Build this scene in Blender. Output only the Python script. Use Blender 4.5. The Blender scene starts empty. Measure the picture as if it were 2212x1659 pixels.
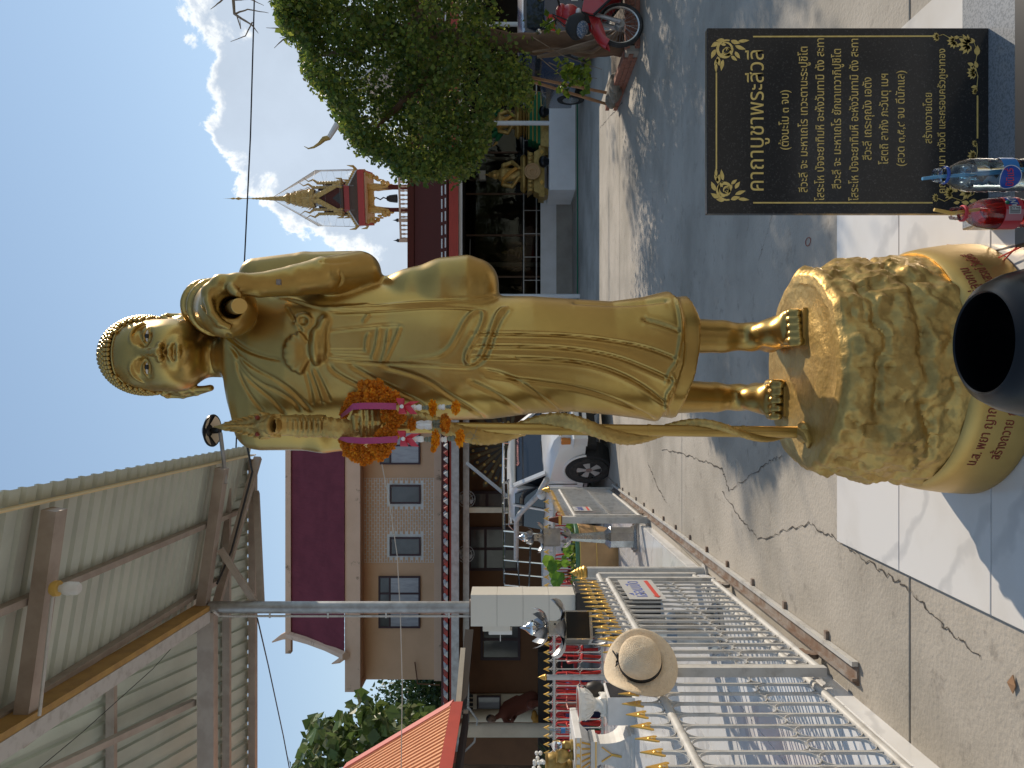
import bpy, math, random
import numpy as np
from mathutils import Vector, Matrix, noise as mnoise

random.seed(7)
rng = np.random.default_rng(7)
S = bpy.context.scene
COL = S.collection
R = math.radians
F, CH = 1665.0, 1.60            # focal length in picture units, eye height in metres


def P(dx, dy, Y):
 "point seen at picture position dx (downwards) / dy (leftwards) at distance Y"
 return Vector(((829.5 - dy) / F * Y, Y, CH - (dx - 1106.0) / F * Y))


def G(dx, dy, z=0.0):
 "point of the horizontal plane z seen at that picture position"
 return P(dx, dy, (CH - z) * F / (dx - 1106.0))


# ------------------------------------------------------------------ camera
cam_data = bpy.data.cameras.new('camera')
cam = bpy.data.objects.new('camera', cam_data)
COL.objects.link(cam)
cam_data.sensor_fit = 'HORIZONTAL'
cam_data.sensor_width = 36.0
cam_data.lens = 36.0 * F / 2212.0
cam_data.clip_start = 0.05
cam_data.clip_end = 2000.0
# the photograph was taken with the phone turned on its side: world up points left in the frame
cam.matrix_world = Matrix(((0, 1, 0, 0), (0, 0, -1, 0), (-1, 0, 0, CH), (0, 0, 0, 1)))
S.camera = cam
S.render.resolution_x, S.render.resolution_y = 1024, 768

# ------------------------------------------------------------------ light
SUN_AZ, SUN_EL = R(40.5), R(33.0)      # azimuth from +Y towards +X
sun_dir = Vector((math.sin(SUN_AZ) * math.cos(SUN_EL), math.cos(SUN_AZ) * math.cos(SUN_EL), math.sin(SUN_EL)))
sl = bpy.data.lights.new('sun', 'SUN')
sl.energy = 3.15
sl.angle = R(0.55)
sl.color = (1.0, 0.87, 0.70)
so = bpy.data.objects.new('sun', sl)
COL.objects.link(so)
so.rotation_euler = sun_dir.to_track_quat('Z', 'Y').to_euler()
so.location = sun_dir * 60

S.view_settings.view_transform = 'Standard'
S.view_settings.look = 'None'
S.view_settings.gamma = 1.0
S.view_settings.use_curve_mapping = False
S.view_settings.exposure = 0.5
S.cycles.max_bounces = 8
S.cycles.transparent_max_bounces = 12

world = bpy.data.worlds.new('World')
S.world = world
world.use_nodes = True


def build_world():
 nt = world.node_tree
 nt.nodes.clear()
 N, L = nt.nodes.new, nt.links.new
 out = N('ShaderNodeOutputWorld')
 bg = N('ShaderNodeBackground')
 bg.inputs['Strength'].default_value = 0.142
 L(bg.outputs[0], out.inputs[0])
 sky = N('ShaderNodeTexSky')
 sky.sky_type = 'NISHITA'
 sky.sun_disc = False
 sky.sun_elevation = SUN_EL
 sky.sun_rotation = SUN_AZ
 sky.air_density = 1.0
 sky.dust_density = 0.0
 sky.ozone_density = 1.3
 tc = N('ShaderNodeTexCoord')
 nrm = N('ShaderNodeVectorMath'); nrm.operation = 'NORMALIZE'
 L(tc.outputs['Generated'], nrm.inputs[0])

 def math_(op, a, b=None, c=None, clamp=False):
  m = N('ShaderNodeMath'); m.operation = op; m.use_clamp = clamp
  for i, x in enumerate((a, b, c)):
   if x is None: continue
   if isinstance(x, (int, float)): m.inputs[i].default_value = x
   else: L(x, m.inputs[i])
  return m.outputs[0]

 def noise(scale, detail, rough=0.55, off=(0, 0, 0), dist=0.0):
  mp = N('ShaderNodeMapping'); mp.inputs['Location'].default_value = off
  L(nrm.outputs[0], mp.inputs['Vector'])
  t = N('ShaderNodeTexNoise'); t.inputs['Scale'].default_value = scale
  t.inputs['Detail'].default_value = detail; t.inputs['Roughness'].default_value = rough
  t.inputs['Distortion'].default_value = dist
  L(mp.outputs[0], t.inputs['Vector'])
  return t.outputs['Fac']

 # cumulus bank to the right and a few puffs elsewhere
 blobs = [(.50, .28, .15), (.40, .325, .075), (.56, .28, .085), (.335, .31, .075), (.30, .27, .085), (.265, .255, .075),
    (.22, .175, .085), (.36, .20, .14), (.16, .14, .05), (.75, .24, .2), (.9, .2, .2), (-1.3, .5, .25), (-.9, .12, .12)]
 acc = None
 for (u, v, r) in blobs:
  d = Vector((u, 1, v)).normalized()
  k = 1.0 / math.sqrt(1 + u * u + v * v)
  dn = N('ShaderNodeVectorMath'); dn.operation = 'DISTANCE'
  L(nrm.outputs[0], dn.inputs[0]); dn.inputs[1].default_value = d
  q = math_('MULTIPLY_ADD', dn.outputs['Value'], -1.0 / (r * k), 1.0)
  acc = q if acc is None else math_('SMOOTH_MAX', acc, q, 0.22)
 acc = math_('MAXIMUM', acc, -1.2)
 big = noise(3.1, 5, off=(4.2, 1.1, .3))
 acc2 = math_('MULTIPLY_ADD', big, 5.0, -3.9)      # scattered clouds over the rest of the dome
 sep = N('ShaderNodeSeparateXYZ'); L(nrm.outputs[0], sep.inputs[0])
 front = math_('MULTIPLY_ADD', sep.outputs['Y'], -3.0, 0.9, clamp=True)
 acc2 = math_('MULTIPLY_ADD', front, 1.0, math_('ADD', acc2, -1.0))
 acc = math_('MAXIMUM', acc, acc2)
 n1 = noise(15.0, 11, .62, dist=.35)
 n2 = noise(40.0, 6, .6, off=(1.3, .2, .9))
 den = math_('ADD', acc, math_('MULTIPLY_ADD', n1, 1.7, -0.85))
 den = math_('ADD', den, math_('MULTIPLY_ADD', n2, 0.5, -0.25))
 cov = N('ShaderNodeMapRange'); cov.interpolation_type = 'SMOOTHSTEP'
 cov.inputs['From Min'].default_value = 0.02; cov.inputs['From Max'].default_value = 0.17
 L(den, cov.inputs['Value'])
 thick = N('ShaderNodeMapRange'); thick.interpolation_type = 'SMOOTHSTEP'
 thick.inputs['From Min'].default_value = 0.04; thick.inputs['From Max'].default_value = 0.36
 L(den, thick.inputs['Value'])
 ccol = N('ShaderNodeMix'); ccol.data_type = 'RGBA'
 ccol.inputs[6].default_value = (6.2, 6.2, 6.0, 1)
 ccol.inputs[7].default_value = (2.9, 3.35, 3.95, 1)
 L(thick.outputs[0], ccol.inputs[0])
 mod = N('ShaderNodeMix'); mod.data_type = 'RGBA'; mod.blend_type = 'MULTIPLY'; mod.inputs[0].default_value = .45
 L(ccol.outputs[2], mod.inputs[6])
 cr = N('ShaderNodeMapRange'); cr.inputs['From Min'].default_value = .25; cr.inputs['From Max'].default_value = .7
 cr.inputs['To Min'].default_value = .8; cr.inputs['To Max'].default_value = 1.2
 L(noise(7.0, 7, .6, off=(.4, 2, 5)), cr.inputs['Value'])
 L(cr.outputs[0], mod.inputs[7])
 mix = N('ShaderNodeMix'); mix.data_type = 'RGBA'
 L(math_('MULTIPLY', cov.outputs[0], .93), mix.inputs[0])
 # soft shoulder on the clear sky, so that the side towards the sun does not burn out
 den_ = N('ShaderNodeVectorMath'); den_.operation = 'MULTIPLY_ADD'
 L(sky.outputs[0], den_.inputs[0]); den_.inputs[1].default_value = (.130, .110, .090); den_.inputs[2].default_value = (.74, .79, .88)
 dv = N('ShaderNodeVectorMath'); dv.operation = 'DIVIDE'
 L(sky.outputs[0], dv.inputs[0]); L(den_.outputs[0], dv.inputs[1])
 L(dv.outputs[0], mix.inputs[6])
 L(mod.outputs[2], mix.inputs[7])
 L(mix.outputs[2], bg.inputs['Color'])


build_world()


# ------------------------------------------------------------------ materials
def sr(r, g, b):
 f = lambda c: (c / 255 / 12.92) if c / 255 <= .04045 else ((c / 255 + .055) / 1.055) ** 2.4
 return (f(r), f(g), f(b))


def mat(name, col, rough=.5, metal=0.0, col2=None, vs=4.0, vlo=.35, vhi=.7, bump=0.0, bs=60.0, coat=0.0, spec=.5,
  sss=0.0, rvar=0.0, detail=6, dist=0.0, space='world', stretch=(1, 1, 1), island=None, trans=0.0, transl=0.0,
  emit=0.0, ior=1.45, dirt=None):
 m = bpy.data.materials.new(name)
 m.use_nodes = True
 nt = m.node_tree
 N, L = nt.nodes.new, nt.links.new
 b = nt.nodes['Principled BSDF']
 b.inputs['Base Color'].default_value = (*col, 1)
 b.inputs['Roughness'].default_value = rough
 b.inputs['Metallic'].default_value = metal
 b.inputs['IOR'].default_value = ior
 b.inputs['Specular IOR Level'].default_value = spec
 if coat: b.inputs['Coat Weight'].default_value = coat; b.inputs['Coat Roughness'].default_value = .08
 if trans: b.inputs['Transmission Weight'].default_value = trans
 if emit: b.inputs['Emission Color'].default_value = (*col, 1); b.inputs['Emission Strength'].default_value = emit
 if space == 'world':
  g = N('ShaderNodeNewGeometry'); vec = g.outputs['Position']
 else:
  t = N('ShaderNodeTexCoord'); vec = t.outputs['Object']
 mp = N('ShaderNodeMapping'); mp.inputs['Scale'].default_value = stretch
 L(vec, mp.inputs['Vector'])
 cur = None
 if col2 is not None:
  n = N('ShaderNodeTexNoise'); n.inputs['Scale'].default_value = vs; n.inputs['Detail'].default_value = detail
  n.inputs['Roughness'].default_value = .6; n.inputs['Distortion'].default_value = dist
  L(mp.outputs[0], n.inputs['Vector'])
  r = N('ShaderNodeMapRange'); r.interpolation_type = 'SMOOTHSTEP'
  r.inputs['From Min'].default_value = vlo; r.inputs['From Max'].default_value = vhi
  L(n.outputs['Fac'], r.inputs['Value'])
  x = N('ShaderNodeMix'); x.data_type = 'RGBA'
  x.inputs[6].default_value = (*col, 1); x.inputs[7].default_value = (*col2, 1)
  L(r.outputs[0], x.inputs[0])
  cur = x.outputs[2]
  if rvar:
   rr = N('ShaderNodeMath'); rr.operation = 'MULTIPLY_ADD'
   L(r.outputs[0], rr.inputs[0]); rr.inputs[1].default_value = rvar; rr.inputs[2].default_value = rough
   L(rr.outputs[0], b.inputs['Roughness'])
 if dirt is not None:                       # fine speckle / grime of its own shape
  dcol, dsc, dlo, dhi = dirt
  n = N('ShaderNodeTexNoise'); n.inputs['Scale'].default_value = dsc; n.inputs['Detail'].default_value = 8
  n.inputs['Roughness'].default_value = .7
  L(mp.outputs[0], n.inputs['Vector'])
  r = N('ShaderNodeMapRange'); r.inputs['From Min'].default_value = dlo; r.inputs['From Max'].default_value = dhi
  L(n.outputs['Fac'], r.inputs['Value'])
  x = N('ShaderNodeMix'); x.data_type = 'RGBA'
  L(r.outputs[0], x.inputs[0])
  if cur is not None: L(cur, x.inputs[6])
  else: x.inputs[6].default_value = (*col, 1)
  x.inputs[7].default_value = (*dcol, 1)
  cur = x.outputs[2]
 if island is not None:                     # each separate leaf / petal a slightly different colour
  g = N('ShaderNodeNewGeometry')
  oi = N('ShaderNodeObjectInfo')
  ad = N('ShaderNodeMath'); ad.operation = 'ADD'; L(g.outputs['Random Per Island'], ad.inputs[0]); L(oi.outputs['Random'], ad.inputs[1])
  fr = N('ShaderNodeMath'); fr.operation = 'FRACT'; L(ad.outputs[0], fr.inputs[0])
  cr = N('ShaderNodeValToRGB')
  for i, c in enumerate(island):
   pos = i / max(1, len(island) - 1)
   if i < 2:
    e = cr.color_ramp.elements[i]
    e.position = pos
   else:
    e = cr.color_ramp.elements.new(pos)
   e.color = (*c, 1)
  L(fr.outputs[0], cr.inputs[0])
  cur = cr.outputs[0]
 if cur is not None: L(cur, b.inputs['Base Color'])
 if bump:
  n = N('ShaderNodeTexNoise'); n.inputs['Scale'].default_value = bs; n.inputs['Detail'].default_value = 6
  L(mp.outputs[0], n.inputs['Vector'])
  bp = N('ShaderNodeBump'); bp.inputs['Strength'].default_value = bump; bp.inputs['Distance'].default_value = .01
  L(n.outputs['Fac'], bp.inputs['Height'])
  L(bp.outputs[0], b.inputs['Normal'])
 if transl:
  tr = N('ShaderNodeBsdfTranslucent')
  if cur is not None: L(cur, tr.inputs['Color'])
  else: tr.inputs['Color'].default_value = (*col, 1)
  mx = N('ShaderNodeMixShader'); mx.inputs[0].default_value = transl
  out = nt.nodes['Material Output']
  L(b.outputs[0], mx.inputs[1]); L(tr.outputs[0], mx.inputs[2]); L(mx.outputs[0], out.inputs[0])
 return m


M = {}
M['gold'] = mat('gold_paint', (.47, .305, .088), .30, .90, col2=(.385, .245, .068), vs=3.0, bump=.03, bs=35, rvar=.08, coat=.12)
M['gold_rough'] = mat('gold_paint_rock', (.53, .35, .11), .40, .74, col2=(.37, .235, .07), vs=9, bump=.45, bs=38, rvar=.1)
M['gold_matt'] = mat('gold_paint_matt', (.56, .37, .12), .40, .80, col2=(.51, .33, .10), vs=5, bump=.05, bs=25)
M['gold_tip'] = mat('gold_spear_paint', (.72, .43, .10), .38, .55)
M['gold_old'] = mat('old_gold', (.44, .30, .095), .45, .5, col2=(.31, .20, .06), vs=14, bump=.2, bs=50)
M['dark_gold'] = mat('shaded_gold', (.16, .12, .06), .6, .3, col2=(.09, .07, .04), vs=20)  # gold darkened in the colour for the shade under the awning
M['gold_ink'] = mat('gold_inlay', (.74, .53, .17), .5, .0, col2=(.62, .43, .12), vs=60)
M['gold_tower'] = mat('gilded_stucco', (.62, .40, .12), .5, .15, col2=(.46, .27, .07), vs=9)
M['gold_robe'] = mat('amber_cloth', (.50, .24, .04), .8)
M['red_ink'] = mat('red_lettering', (.23, .035, .015), .6)
M['white_eye'] = mat('eye_white', (.62, .58, .52), .35)
M['black_eye'] = mat('eye_black', (.012, .012, .014), .15)
M['concrete'] = mat('concrete', (.42, .38, .325), .88, col2=(.27, .245, .205), vs=.8, bump=.45, bs=48, detail=14,
     dirt=((.15, .135, .115), 6.0, .57, .78))
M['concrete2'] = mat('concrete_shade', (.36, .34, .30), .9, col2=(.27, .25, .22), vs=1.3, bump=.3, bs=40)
M['crack'] = mat('crack_dark', (.07, .06, .05), .95)
M['earth'] = mat('earth', (.16, .12, .085), .95, col2=(.09, .07, .05), vs=6, bump=.6, bs=20)
def _marble(name, base, vein, grout=False):
 m = mat(name, base, .16, 0, spec=.5)
 nt = m.node_tree; N, L = nt.nodes.new, nt.links.new
 b = nt.nodes['Principled BSDF']
 g = N('ShaderNodeNewGeometry'); oi = N('ShaderNodeObjectInfo')
 sc = N('ShaderNodeVectorMath'); sc.operation = 'SCALE'; sc.inputs[0].default_value = (37, 23, 5); L(oi.outputs['Random'], sc.inputs['Scale'])
 ad = N('ShaderNodeVectorMath'); ad.operation = 'ADD'; L(g.outputs['Position'], ad.inputs[0]); L(sc.outputs[0], ad.inputs[1])
 w = N('ShaderNodeTexWave'); w.wave_type = 'BANDS'; w.bands_direction = 'DIAGONAL'
 w.inputs['Scale'].default_value = .75; w.inputs['Distortion'].default_value = 9.0
 w.inputs['Detail'].default_value = 5; w.inputs['Detail Scale'].default_value = 1.6
 L(ad.outputs[0], w.inputs['Vector'])
 r = N('ShaderNodeMapRange'); r.inputs['From Min'].default_value = .93; r.inputs['From Max'].default_value = 1.0
 r.inputs['To Max'].default_value = .55
 L(w.outputs['Fac'], r.inputs['Value'])
 x = N('ShaderNodeMix'); x.data_type = 'RGBA'; x.inputs[6].default_value = (*base, 1); x.inputs[7].default_value = (*vein, 1)
 L(r.outputs[0], x.inputs[0])
 n = N('ShaderNodeTexNoise'); n.inputs['Scale'].default_value = 2.2; n.inputs['Detail'].default_value = 6
 L(ad.outputs[0], n.inputs['Vector'])
 y = N('ShaderNodeMix'); y.data_type = 'RGBA'; y.inputs[7].default_value = (base[0] * .86, base[1] * .83, base[2] * .78, 1)
 r2 = N('ShaderNodeMapRange'); r2.inputs['From Min'].default_value = .5; r2.inputs['From Max'].default_value = .8
 L(n.outputs['Fac'], r2.inputs['Value']); L(r2.outputs[0], y.inputs[0]); L(x.outputs[2], y.inputs[6])
 L(y.outputs[2], b.inputs['Base Color'])
 return m
M['marble'] = _marble('white_marble_tile', (.66, .64, .61), (.42, .41, .40))
M['marble2'] = _marble('yard_marble_tile', (.70, .695, .69), (.44, .44, .45))
M['grout'] = mat('grout', (.42, .38, .33), .9)
M['white'] = mat('white_paint', (.72, .71, .68), .45, col2=(.60, .585, .55), vs=3, dirt=((.36, .32, .26), 9, .66, .85))
M['white_wall'] = mat('white_wall_paint', (.74, .74, .74), .8, col2=(.64, .635, .62), vs=1.2)
M['cream'] = mat('cream_plaster', (.66, .55, .40), .7, col2=(.56, .46, .33), vs=2)
M['granite_black'] = mat('black_granite', (.026, .0245, .023), .2, col2=(.075, .07, .065), vs=190, vlo=.54, vhi=.72, spec=.4)
M['granite_grey'] = mat('grey_granite', (.30, .31, .32), .22, col2=(.19, .20, .21), vs=150, vlo=.45, vhi=.6)
M['black'] = mat('black_gloss', (.007, .007, .008), .3, spec=.35)
M['black_matt'] = mat('black_matt', (.02, .02, .02), .75)
M['rubber'] = mat('rubber', (.022, .021, .02), .8, col2=(.05, .047, .042), vs=12)
M['steel'] = mat('stainless_steel', (.42, .42, .42), .24, 1.0, col2=(.30, .29, .28), vs=6, rvar=.2, bump=.05, bs=30)
M['chrome'] = mat('chrome', (.62, .62, .62), .12, 1.0)
M['galv'] = mat('galvanised_steel', (.40, .40, .40), .45, .75, col2=(.30, .29, .28), vs=8)
M['rust'] = mat('rusty_iron', (.20, .13, .09), .8, .3, col2=(.33, .30, .27), vs=9, bump=.2)
M['white_steel'] = mat('white_painted_steel', (.50, .485, .455), .5, .05, col2=(.35, .33, .30), vs=11, vlo=.45, vhi=.75,
      dirt=((.16, .10, .065), 26, .70, .82))
M['sheet'] = mat('aluzinc_sheet', (.56, .585, .50), .5, .2, col2=(.49, .51, .44), vs=2)
M['sheet2'] = mat('weathered_sheet', (.48, .515, .44), .5, .2, col2=(.41, .44, .375), vs=2)
M['purlin'] = mat('purlin_steel', (.40, .335, .28), .55, .2, col2=(.32, .26, .215), vs=5)
M['ochre'] = mat('sunlit_ochre', (.42, .25, .07), .6, col2=(.33, .19, .06), vs=8)  # gold-yellow light on the long beam, put into the colour
M['peach'] = mat('peach_plaster', (.66, .415, .255), .85, col2=(.61, .38, .23), vs=1.5)
M['peach2'] = mat('peach_trim', (.68, .46, .325), .85, col2=(.63, .42, .29), vs=2, dirt=((.16, .10, .06), 3.2, .60, .72))
M['peach_dark'] = mat('shaded_peach_wall', (.20, .095, .045), .85, col2=(.16, .075, .036), vs=1.5)  # peach with the awning's shade put into the colour
M['flashing'] = mat('sunlit_flashing', (.72, .55, .30), .45)  # warm sun on the eave strip put into its colour
M['maroon'] = mat('maroon_roof', (.185, .042, .055), .85, col2=(.15, .035, .046), vs=2, spec=.15)
M['redbrown'] = mat('red_brown_roof', (.105, .030, .022), .9, spec=.1, col2=(.10, .030, .022), vs=2)
M['red_fascia'] = mat('red_fascia', (.42, .055, .035), .5, col2=(.36, .045, .03), vs=2)
M['red_paint'] = mat('red_paint', (.45, .035, .025), .4)
M['pinkred'] = mat('pink_flashing', (.62, .20, .16), .5)
M['orange_roof'] = mat('orange_roof', (.74, .33, .14), .5, col2=(.68, .29, .12), vs=3)
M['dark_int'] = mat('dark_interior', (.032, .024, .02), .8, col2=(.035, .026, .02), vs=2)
M['brown'] = mat('brown_wood', (.13, .075, .045), .6, col2=(.09, .05, .03), vs=6, stretch=(1, 1, 6))
M['window'] = mat('window_glass_grey', (.085, .085, .09), .12, col2=(.12, .12, .125), vs=1.5)
M['window_lt'] = mat('window_glass_curtain', (.40, .40, .43), .14, col2=(.31, .31, .34), vs=3, stretch=(5, 1, 1))
M['frame_dk'] = mat('dark_frame', (.05, .022, .028), .5)
M['bark'] = mat('bark', (.17, .105, .065), .95, col2=(.10, .06, .036), vs=9, bump=.9, bs=18, stretch=(1, 1, .25))
M['bark_pale'] = mat('pale_bark', (.30, .22, .15), .9, col2=(.19, .13, .085), vs=9, bump=.7, bs=20, stretch=(1, 1, .25))
M['bamboo'] = mat('bamboo_pole', (.36, .20, .10), .6, col2=(.26, .14, .07), vs=10)
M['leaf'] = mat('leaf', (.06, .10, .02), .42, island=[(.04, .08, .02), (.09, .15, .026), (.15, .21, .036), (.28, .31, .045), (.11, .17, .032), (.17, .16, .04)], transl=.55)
M['leaf2'] = mat('leaf_dark', (.05, .09, .02), .38, island=[(.02, .045, .014), (.04, .08, .02), (.06, .10, .022)], transl=.25)
M['leaf3'] = mat('leaf_big', (.10, .15, .04), .4, island=[(.06, .10, .03), (.11, .17, .04), (.16, .21, .06), (.20, .22, .12)], transl=.3)
M['leaf_lotus'] = mat('lotus_leaf', (.16, .30, .03), .4, island=[(.12, .26, .03), (.22, .36, .04)], transl=.5)
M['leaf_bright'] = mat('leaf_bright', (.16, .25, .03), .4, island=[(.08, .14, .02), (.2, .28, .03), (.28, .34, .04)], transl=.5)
M['brick'] = mat('red_brick', (.30, .13, .085), .9, col2=(.22, .095, .065), vs=20, bump=.4, bs=60)
M['mortar'] = mat('mortar', (.30, .27, .23), .95)
M['stone'] = mat('stone', (.28, .25, .21), .95, col2=(.18, .16, .13), vs=8, bump=.6, bs=25)
M['clay'] = mat('glazed_clay', (.44, .27, .125), .5, col2=(.37, .22, .10), vs=6, dirt=((.26, .15, .07), 60, .6, .75))
M['green_glaze'] = mat('green_glaze', (.06, .16, .09), .25)
M['tile_cream'] = mat('cream_tile', (.66, .62, .54), .22)
M['car_white'] = mat('white_car_paint', (.74, .735, .71), .3, coat=.6)
M['car_dark'] = mat('dark_blue_car_paint', (.05, .065, .10), .25, coat=.6)
M['car_black'] = mat('black_car_paint', (.02, .02, .022), .25, coat=.6)
M['bike_red'] = mat('red_bike_plastic', (.42, .025, .028), .28, coat=.4, col2=(.38, .022, .025), vs=8)
M['glass_dark'] = mat('tinted_glass', (.018, .022, .028), .05, spec=.7)
M['lens'] = mat('headlamp_lens', (.62, .62, .60), .12, spec=.8)
M['amber'] = mat('amber_lens', (.55, .20, .04), .25)
M['red_lens'] = mat('red_lens', (.50, .015, .012), .15)
M['red_plastic'] = mat('red_plastic', (.50, .028, .022), .38)
M['blue_plastic'] = mat('blue_plastic', (.04, .09, .22), .5)
M['green_plastic'] = mat('green_plastic', (.02, .16, .08), .5)
M['green_cloth'] = mat('green_cloth', (.01, .13, .05), .7)
M['straw'] = mat('woven_straw', (.82, .66, .46), .85, col2=(.74, .58, .39), vs=30, bump=.5, bs=140)
M['ribbon_black'] = mat('black_ribbon', (.012, .012, .014), .6)
M['marigold'] = mat('marigold', (.72, .22, .01), .7, island=[(.85, .30, .01), (.92, .42, .012), (.95, .50, .02), (.75, .24, .01)], transl=.35)
M['marigold_dry'] = mat('marigold_faded', (.50, .16, .02), .8, island=[(.80, .27, .015), (.88, .36, .02), (.58, .20, .03), (.92, .44, .025)], transl=.35)
M['ribbon_pink'] = mat('magenta_ribbon', (.55, .08, .20), .3, transl=.25)
M['ribbon_red'] = mat('crimson_ribbon', (.68, .06, .09), .3, transl=.3)
M['jasmine'] = mat('jasmine_white', (.80, .79, .74), .6)
M['leaf_grey'] = mat('folded_leaf', (.20, .21, .15), .6)
M['sign_grey'] = mat('sign_sheet', (.50, .49, .47), .4, .2)
M['sign_blue'] = mat('sign_blue_ink', (.10, .14, .42), .5)
M['sign_red'] = mat('sign_red_ink', (.55, .05, .03), .5)
M['ceramic'] = mat('white_ceramic', (.76, .74, .69), .28, col2=(.66, .63, .56), vs=10)
M['table_white'] = mat('white_cast_stone', (.68, .67, .65), .5, col2=(.60, .59, .57), vs=5)
M['straw_yellow'] = mat('yellow_straw', (.72, .47, .12), .35, transl=.2)
M['straw_blue'] = mat('blue_straw', (.12, .33, .52), .35, transl=.2)
M['label_blue'] = mat('bottle_label_blue', (.05, .20, .48), .3)
M['label_blue2'] = mat('bottle_label_deep_blue', (.02, .07, .33), .3)
M['label_red'] = mat('bottle_label_red', (.60, .05, .06), .35)
M['label_pink'] = mat('bottle_label_pink', (.60, .22, .24), .35)
M['cable'] = mat('black_cable', (.02, .02, .022), .6)
M['cable_white'] = mat('pale_cable', (.5, .47, .42), .6)
M['skin'] = mat('brown_skin', (.20, .11, .07), .6)
M['robe_dk'] = mat('dark_orange_robe', (.13, .035, .017), .85)
M['bronze'] = mat('dark_bronze', (.05, .045, .04), .5, .5)
M['net'] = None


def _clear(name, col, rough=.03, ior=1.33, alpha=.85):
 m = bpy.data.materials.new(name); m.use_nodes = True
 nt = m.node_tree; nt.nodes.clear(); N, L = nt.nodes.new, nt.links.new
 o = N('ShaderNodeOutputMaterial')
 t = N('ShaderNodeBsdfTransparent'); t.inputs[0].default_value = (*col, 1)
 g = N('ShaderNodeBsdfGlossy'); g.inputs['Roughness'].default_value = rough
 fr = N('ShaderNodeFresnel'); fr.inputs['IOR'].default_value = ior
 lw = N('ShaderNodeMath'); lw.operation = 'MULTIPLY_ADD'; lw.inputs[1].default_value = .8; lw.inputs[2].default_value = 1 - alpha
 L(fr.outputs[0], lw.inputs[0])
 mx = N('ShaderNodeMixShader')
 L(lw.outputs[0], mx.inputs[0]); L(t.outputs[0], mx.inputs[1]); L(g.outputs[0], mx.inputs[2]); L(mx.outputs[0], o.inputs[0])
 return m


M['pet'] = _clear('clear_plastic', (.90, .94, .96), .05, 1.5, .97)
M['water'] = mat('water', (.80, .93, .99), .02, trans=1.0, ior=1.33)
M['soda'] = mat('red_soda', (.86, .05, .04), .05, trans=.85, ior=1.33)
M['glass_ball'] = mat('crystal', (.92, .94, .97), .02, trans=1.0, ior=1.5)
M['pane'] = _clear('clear_pane', (.62, .64, .62), .03, 1.25, .995)
M['net'] = _clear('thin_netting', (.95, .955, .96), .7, 1.1, .985)

# ------------------------------------------------------------------ mesh helpers
WM = {}


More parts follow.
